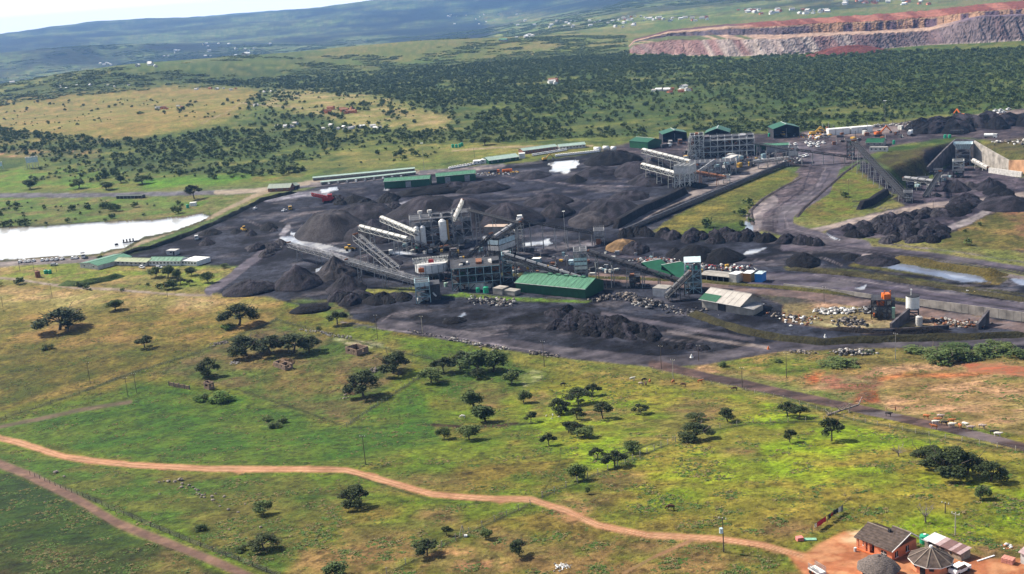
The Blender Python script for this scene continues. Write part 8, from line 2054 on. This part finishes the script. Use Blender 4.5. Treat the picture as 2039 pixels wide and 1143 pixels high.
def person(px, py, yaw, shirt, trousers, label, s=1.0):
    V = [(0, 0, 0.95), (0, 0, 1.15), (0, 0, 1.38), (0, 0, 1.5), (0.02, 0, 1.64), (0, 0.12, 0.9), (0.08, 0.13, 0.5), (0.02, 0.13, 0.06), (0.14, 0.13, 0.03), (0, -0.12, 0.9), (-0.04, -0.13, 0.5), (-0.16, -0.13, 0.08), (-0.04, -0.13, 0.03),
         (0, 0.2, 1.38), (-0.05, 0.27, 1.12), (0.06, 0.29, 0.88), (0, -0.2, 1.38), (0.06, -0.27, 1.12), (0.22, -0.28, 0.94)]
    E = [(0, 1), (1, 2), (2, 3), (3, 4), (0, 5), (5, 6), (6, 7), (7, 8), (0, 9), (9, 10), (10, 11), (11, 12), (2, 13), (13, 14), (14, 15), (2, 16), (16, 17), (17, 18)]
    R_ = [0.14, 0.13, 0.15, 0.06, 0.11, 0.095, 0.065, 0.045, 0.04, 0.095, 0.065, 0.045, 0.04, 0.065, 0.045, 0.035, 0.065, 0.045, 0.035]
    me = skin_mesh('person', V, E, R_, 0); me.materials.clear()
    for m_ in (mat('dark_skin', (0.07, 0.035, 0.022), 0.6, var=0), shirt, trousers): me.materials.append(m_)
    for f in me.polygons:
        c = f.center; f.material_index = 0 if (c.z > 1.46 or c.z < 0.1 or (abs(c.y) > 0.22 and c.z < 1.05)) else (1 if c.z > 0.93 else 2)
    p = G(px, py); r = base_dir(p); o = bpy.data.objects.new('person', me); link(o); o.location = p; o.rotation_euler = (0, 0, math.atan2(r.y, r.x) + math.radians(yaw)); o.scale = (s,) * 3
    tag(o, label, 'person'); return o
WSH = mat('white_shirt', (0.75, 0.75, 0.75), 0.9, var=0); TSH = mat('tan_shirt', (0.6, 0.35, 0.22), 0.9, var=0); MSH = mat('maroon_shirt', (0.2, 0.03, 0.04), 0.9, var=0); DTR = mat('dark_trousers', (0.03, 0.03, 0.035), 0.9, var=0)
person(1764, 820, -20, TSH, TSH, 'person in pale tan clothes walking behind the herd on the dirt track', 1.1)
person(1783, 820, -20, MSH, DTR, 'person in maroon top and dark trousers walking behind the black cow', 1.1)
person(1101, 833, 30, WSH, DTR, 'person in white shirt standing among small white goats by the gully', 1.15)

# ================================================================ FAR HOUSES
def house_mesh(seed, wallm, roofm):
    b = MB(); b.box((0, 0, 1.3), (9, 6, 3.4)); b.m = 1
    b.slab([(-4.9, -3.5, 2.9), (4.9, -3.5, 2.9), (4.9, 0, 4.6), (-4.9, 0, 4.6)], 0.2); b.slab([(-4.9, 0, 4.6), (4.9, 0, 4.6), (4.9, 3.5, 2.9), (-4.9, 3.5, 2.9)], 0.2)
    o = b.build('house', [wallm, roofm]); me = o.data; bpy.data.objects.remove(o); return me
HM = [house_mesh(0, WHITE, OFFW), house_mesh(1, OFFW, WHITE), house_mesh(2, PINKW, RUST), house_mesh(3, WHITE, GREYROOF), house_mesh(4, CONC, GREEN_ROOF)]
hr = random.Random(77)
def village(cx, cy, rx, ry, n, label, group, ms=(0, 1, 3, 3, 2), s=1.4):
    for i in range(n):
        x = cx + hr.uniform(-rx, rx); y = cy + hr.uniform(-ry, ry) ; p = G(x, y); o = bpy.data.objects.new('house', HM[hr.choice(ms)]); link(o); o.location = p; f = s * hr.uniform(0.6, 1.1) * (0.72 if s > 1.9 else 0.9); o.scale = (f, f, f); o.rotation_euler = (0, 0, hr.random() * 3)
        tag(o, label, 'house', group if n > 1 else None)
village(345, 215, 30, 3, 4, 'pinkish homestead house on the yellow ridge', 'homestead on the yellow ridge', (2, 3, 2), 1.0); village(315, 217, 3, 1, 1, 'lone dark-roofed house left of the yellow ridge homestead', None, (3,), 1.1)
village(680, 222, 34, 5, 9, 'salmon house in the cluster beyond the pale field', 'salmon house cluster', (2, 2, 2), 1.3)
village(700, 255, 60, 4, 14, 'small pale house in the bush village above the yard', 'bush village above the yard', (0, 1, 3), 0.9); village(560, 250, 30, 4, 7, 'small pale house left of the bush village', 'houses left of the bush village', (0, 1, 3), 0.9)
village(508, 211, 4, 1, 1, 'square pale house beside the farm track', None, (0,), 1.2); village(533, 184, 8, 1, 2, 'white house at the top of the farm track', 'houses at the top of the farm track', (0,), 1.2)
village(1104, 166, 8, 2, 3, 'white house in the bare red clearing', 'houses in the red clearing', (0, 2), 1.8); village(1330, 182, 44, 4, 11, 'small homestead house in the green clearing', 'homestead in the green clearing', (0, 3, 2, 1), 1.2)
village(1360, 176, 2, 1, 1, 'round white house, brightest in the green clearing', None, (0,), 1.5)
village(996, 83, 10, 1, 2, 'long green-roofed school block on the plain', 'school blocks on the plain', (4,), 3.2); village(1060, 72, 40, 3, 8, 'white house near the school blocks', 'houses near the school blocks', (0, 1), 2.0)
village(1180, 48, 90, 8, 24, 'tiny white house in the far centre village', 'far centre village', (0, 1, 3), 2.4); village(1330, 38, 90, 5, 30, 'tiny white house in the village beyond the spoil bank', 'village beyond the spoil bank', (0, 1, 2, 3), 2.6)
village(1560, 24, 90, 5, 36, 'tiny white house on the ridge beyond the spoil bank', 'ridge village beyond the spoil bank', (0, 1, 2, 3), 2.8); village(1760, 6, 90, 4, 20, 'tiny house on the skyline ridge at upper right', 'skyline village at upper right', (0, 1, 2), 2.8)
village(1000, 40, 110, 12, 18, 'tiny pale house on the hazy plain', 'houses on the hazy plain', (0, 1), 3.0); village(440, 100, 120, 14, 22, 'tiny pale house in the hazy valley at left', 'houses in the hazy valley', (0, 1), 3.2)
village(250, 130, 60, 5, 10, 'tiny pale house in the valley behind the left hill', 'houses behind the left hill', (0, 1), 2.6); village(25, 166, 4, 1, 1, 'white house at the left edge of the bushveld', None, (0,), 1.6); village(170, 172, 90, 5, 9, 'small grey house half hidden in the left bushveld', 'houses in the left bushveld', (3, 1), 1.0)
village(430, 178, 50, 2, 7, 'small pinkish house along the ridge track', 'houses along the ridge track', (2, 3, 1), 1.0)
# ================================================================ HAZE
hz = MB(); hz.box((0, 9400, 60), (40000, 20400, 640)); 
hm = bpy.data.materials.new('haze'); hm.use_nodes = True
hn = hm.node_tree; hn.nodes.remove(hn.nodes['Principled BSDF'])
pv = hn.nodes.new('ShaderNodeVolumePrincipled'); pv.inputs['Color'].default_value = (0.24, 0.50, 1.0, 1)
pv.inputs['Density'].default_value = 0.000044; pv.inputs['Anisotropy'].default_value = 0.0
hn.links.new(pv.outputs[0], hn.nodes['Material Output'].inputs['Volume'])
ho = hz.build('haze', hm); ho['kind'] = 'stuff'; ho['label'] = 'thin blue haze lying over the whole valley'
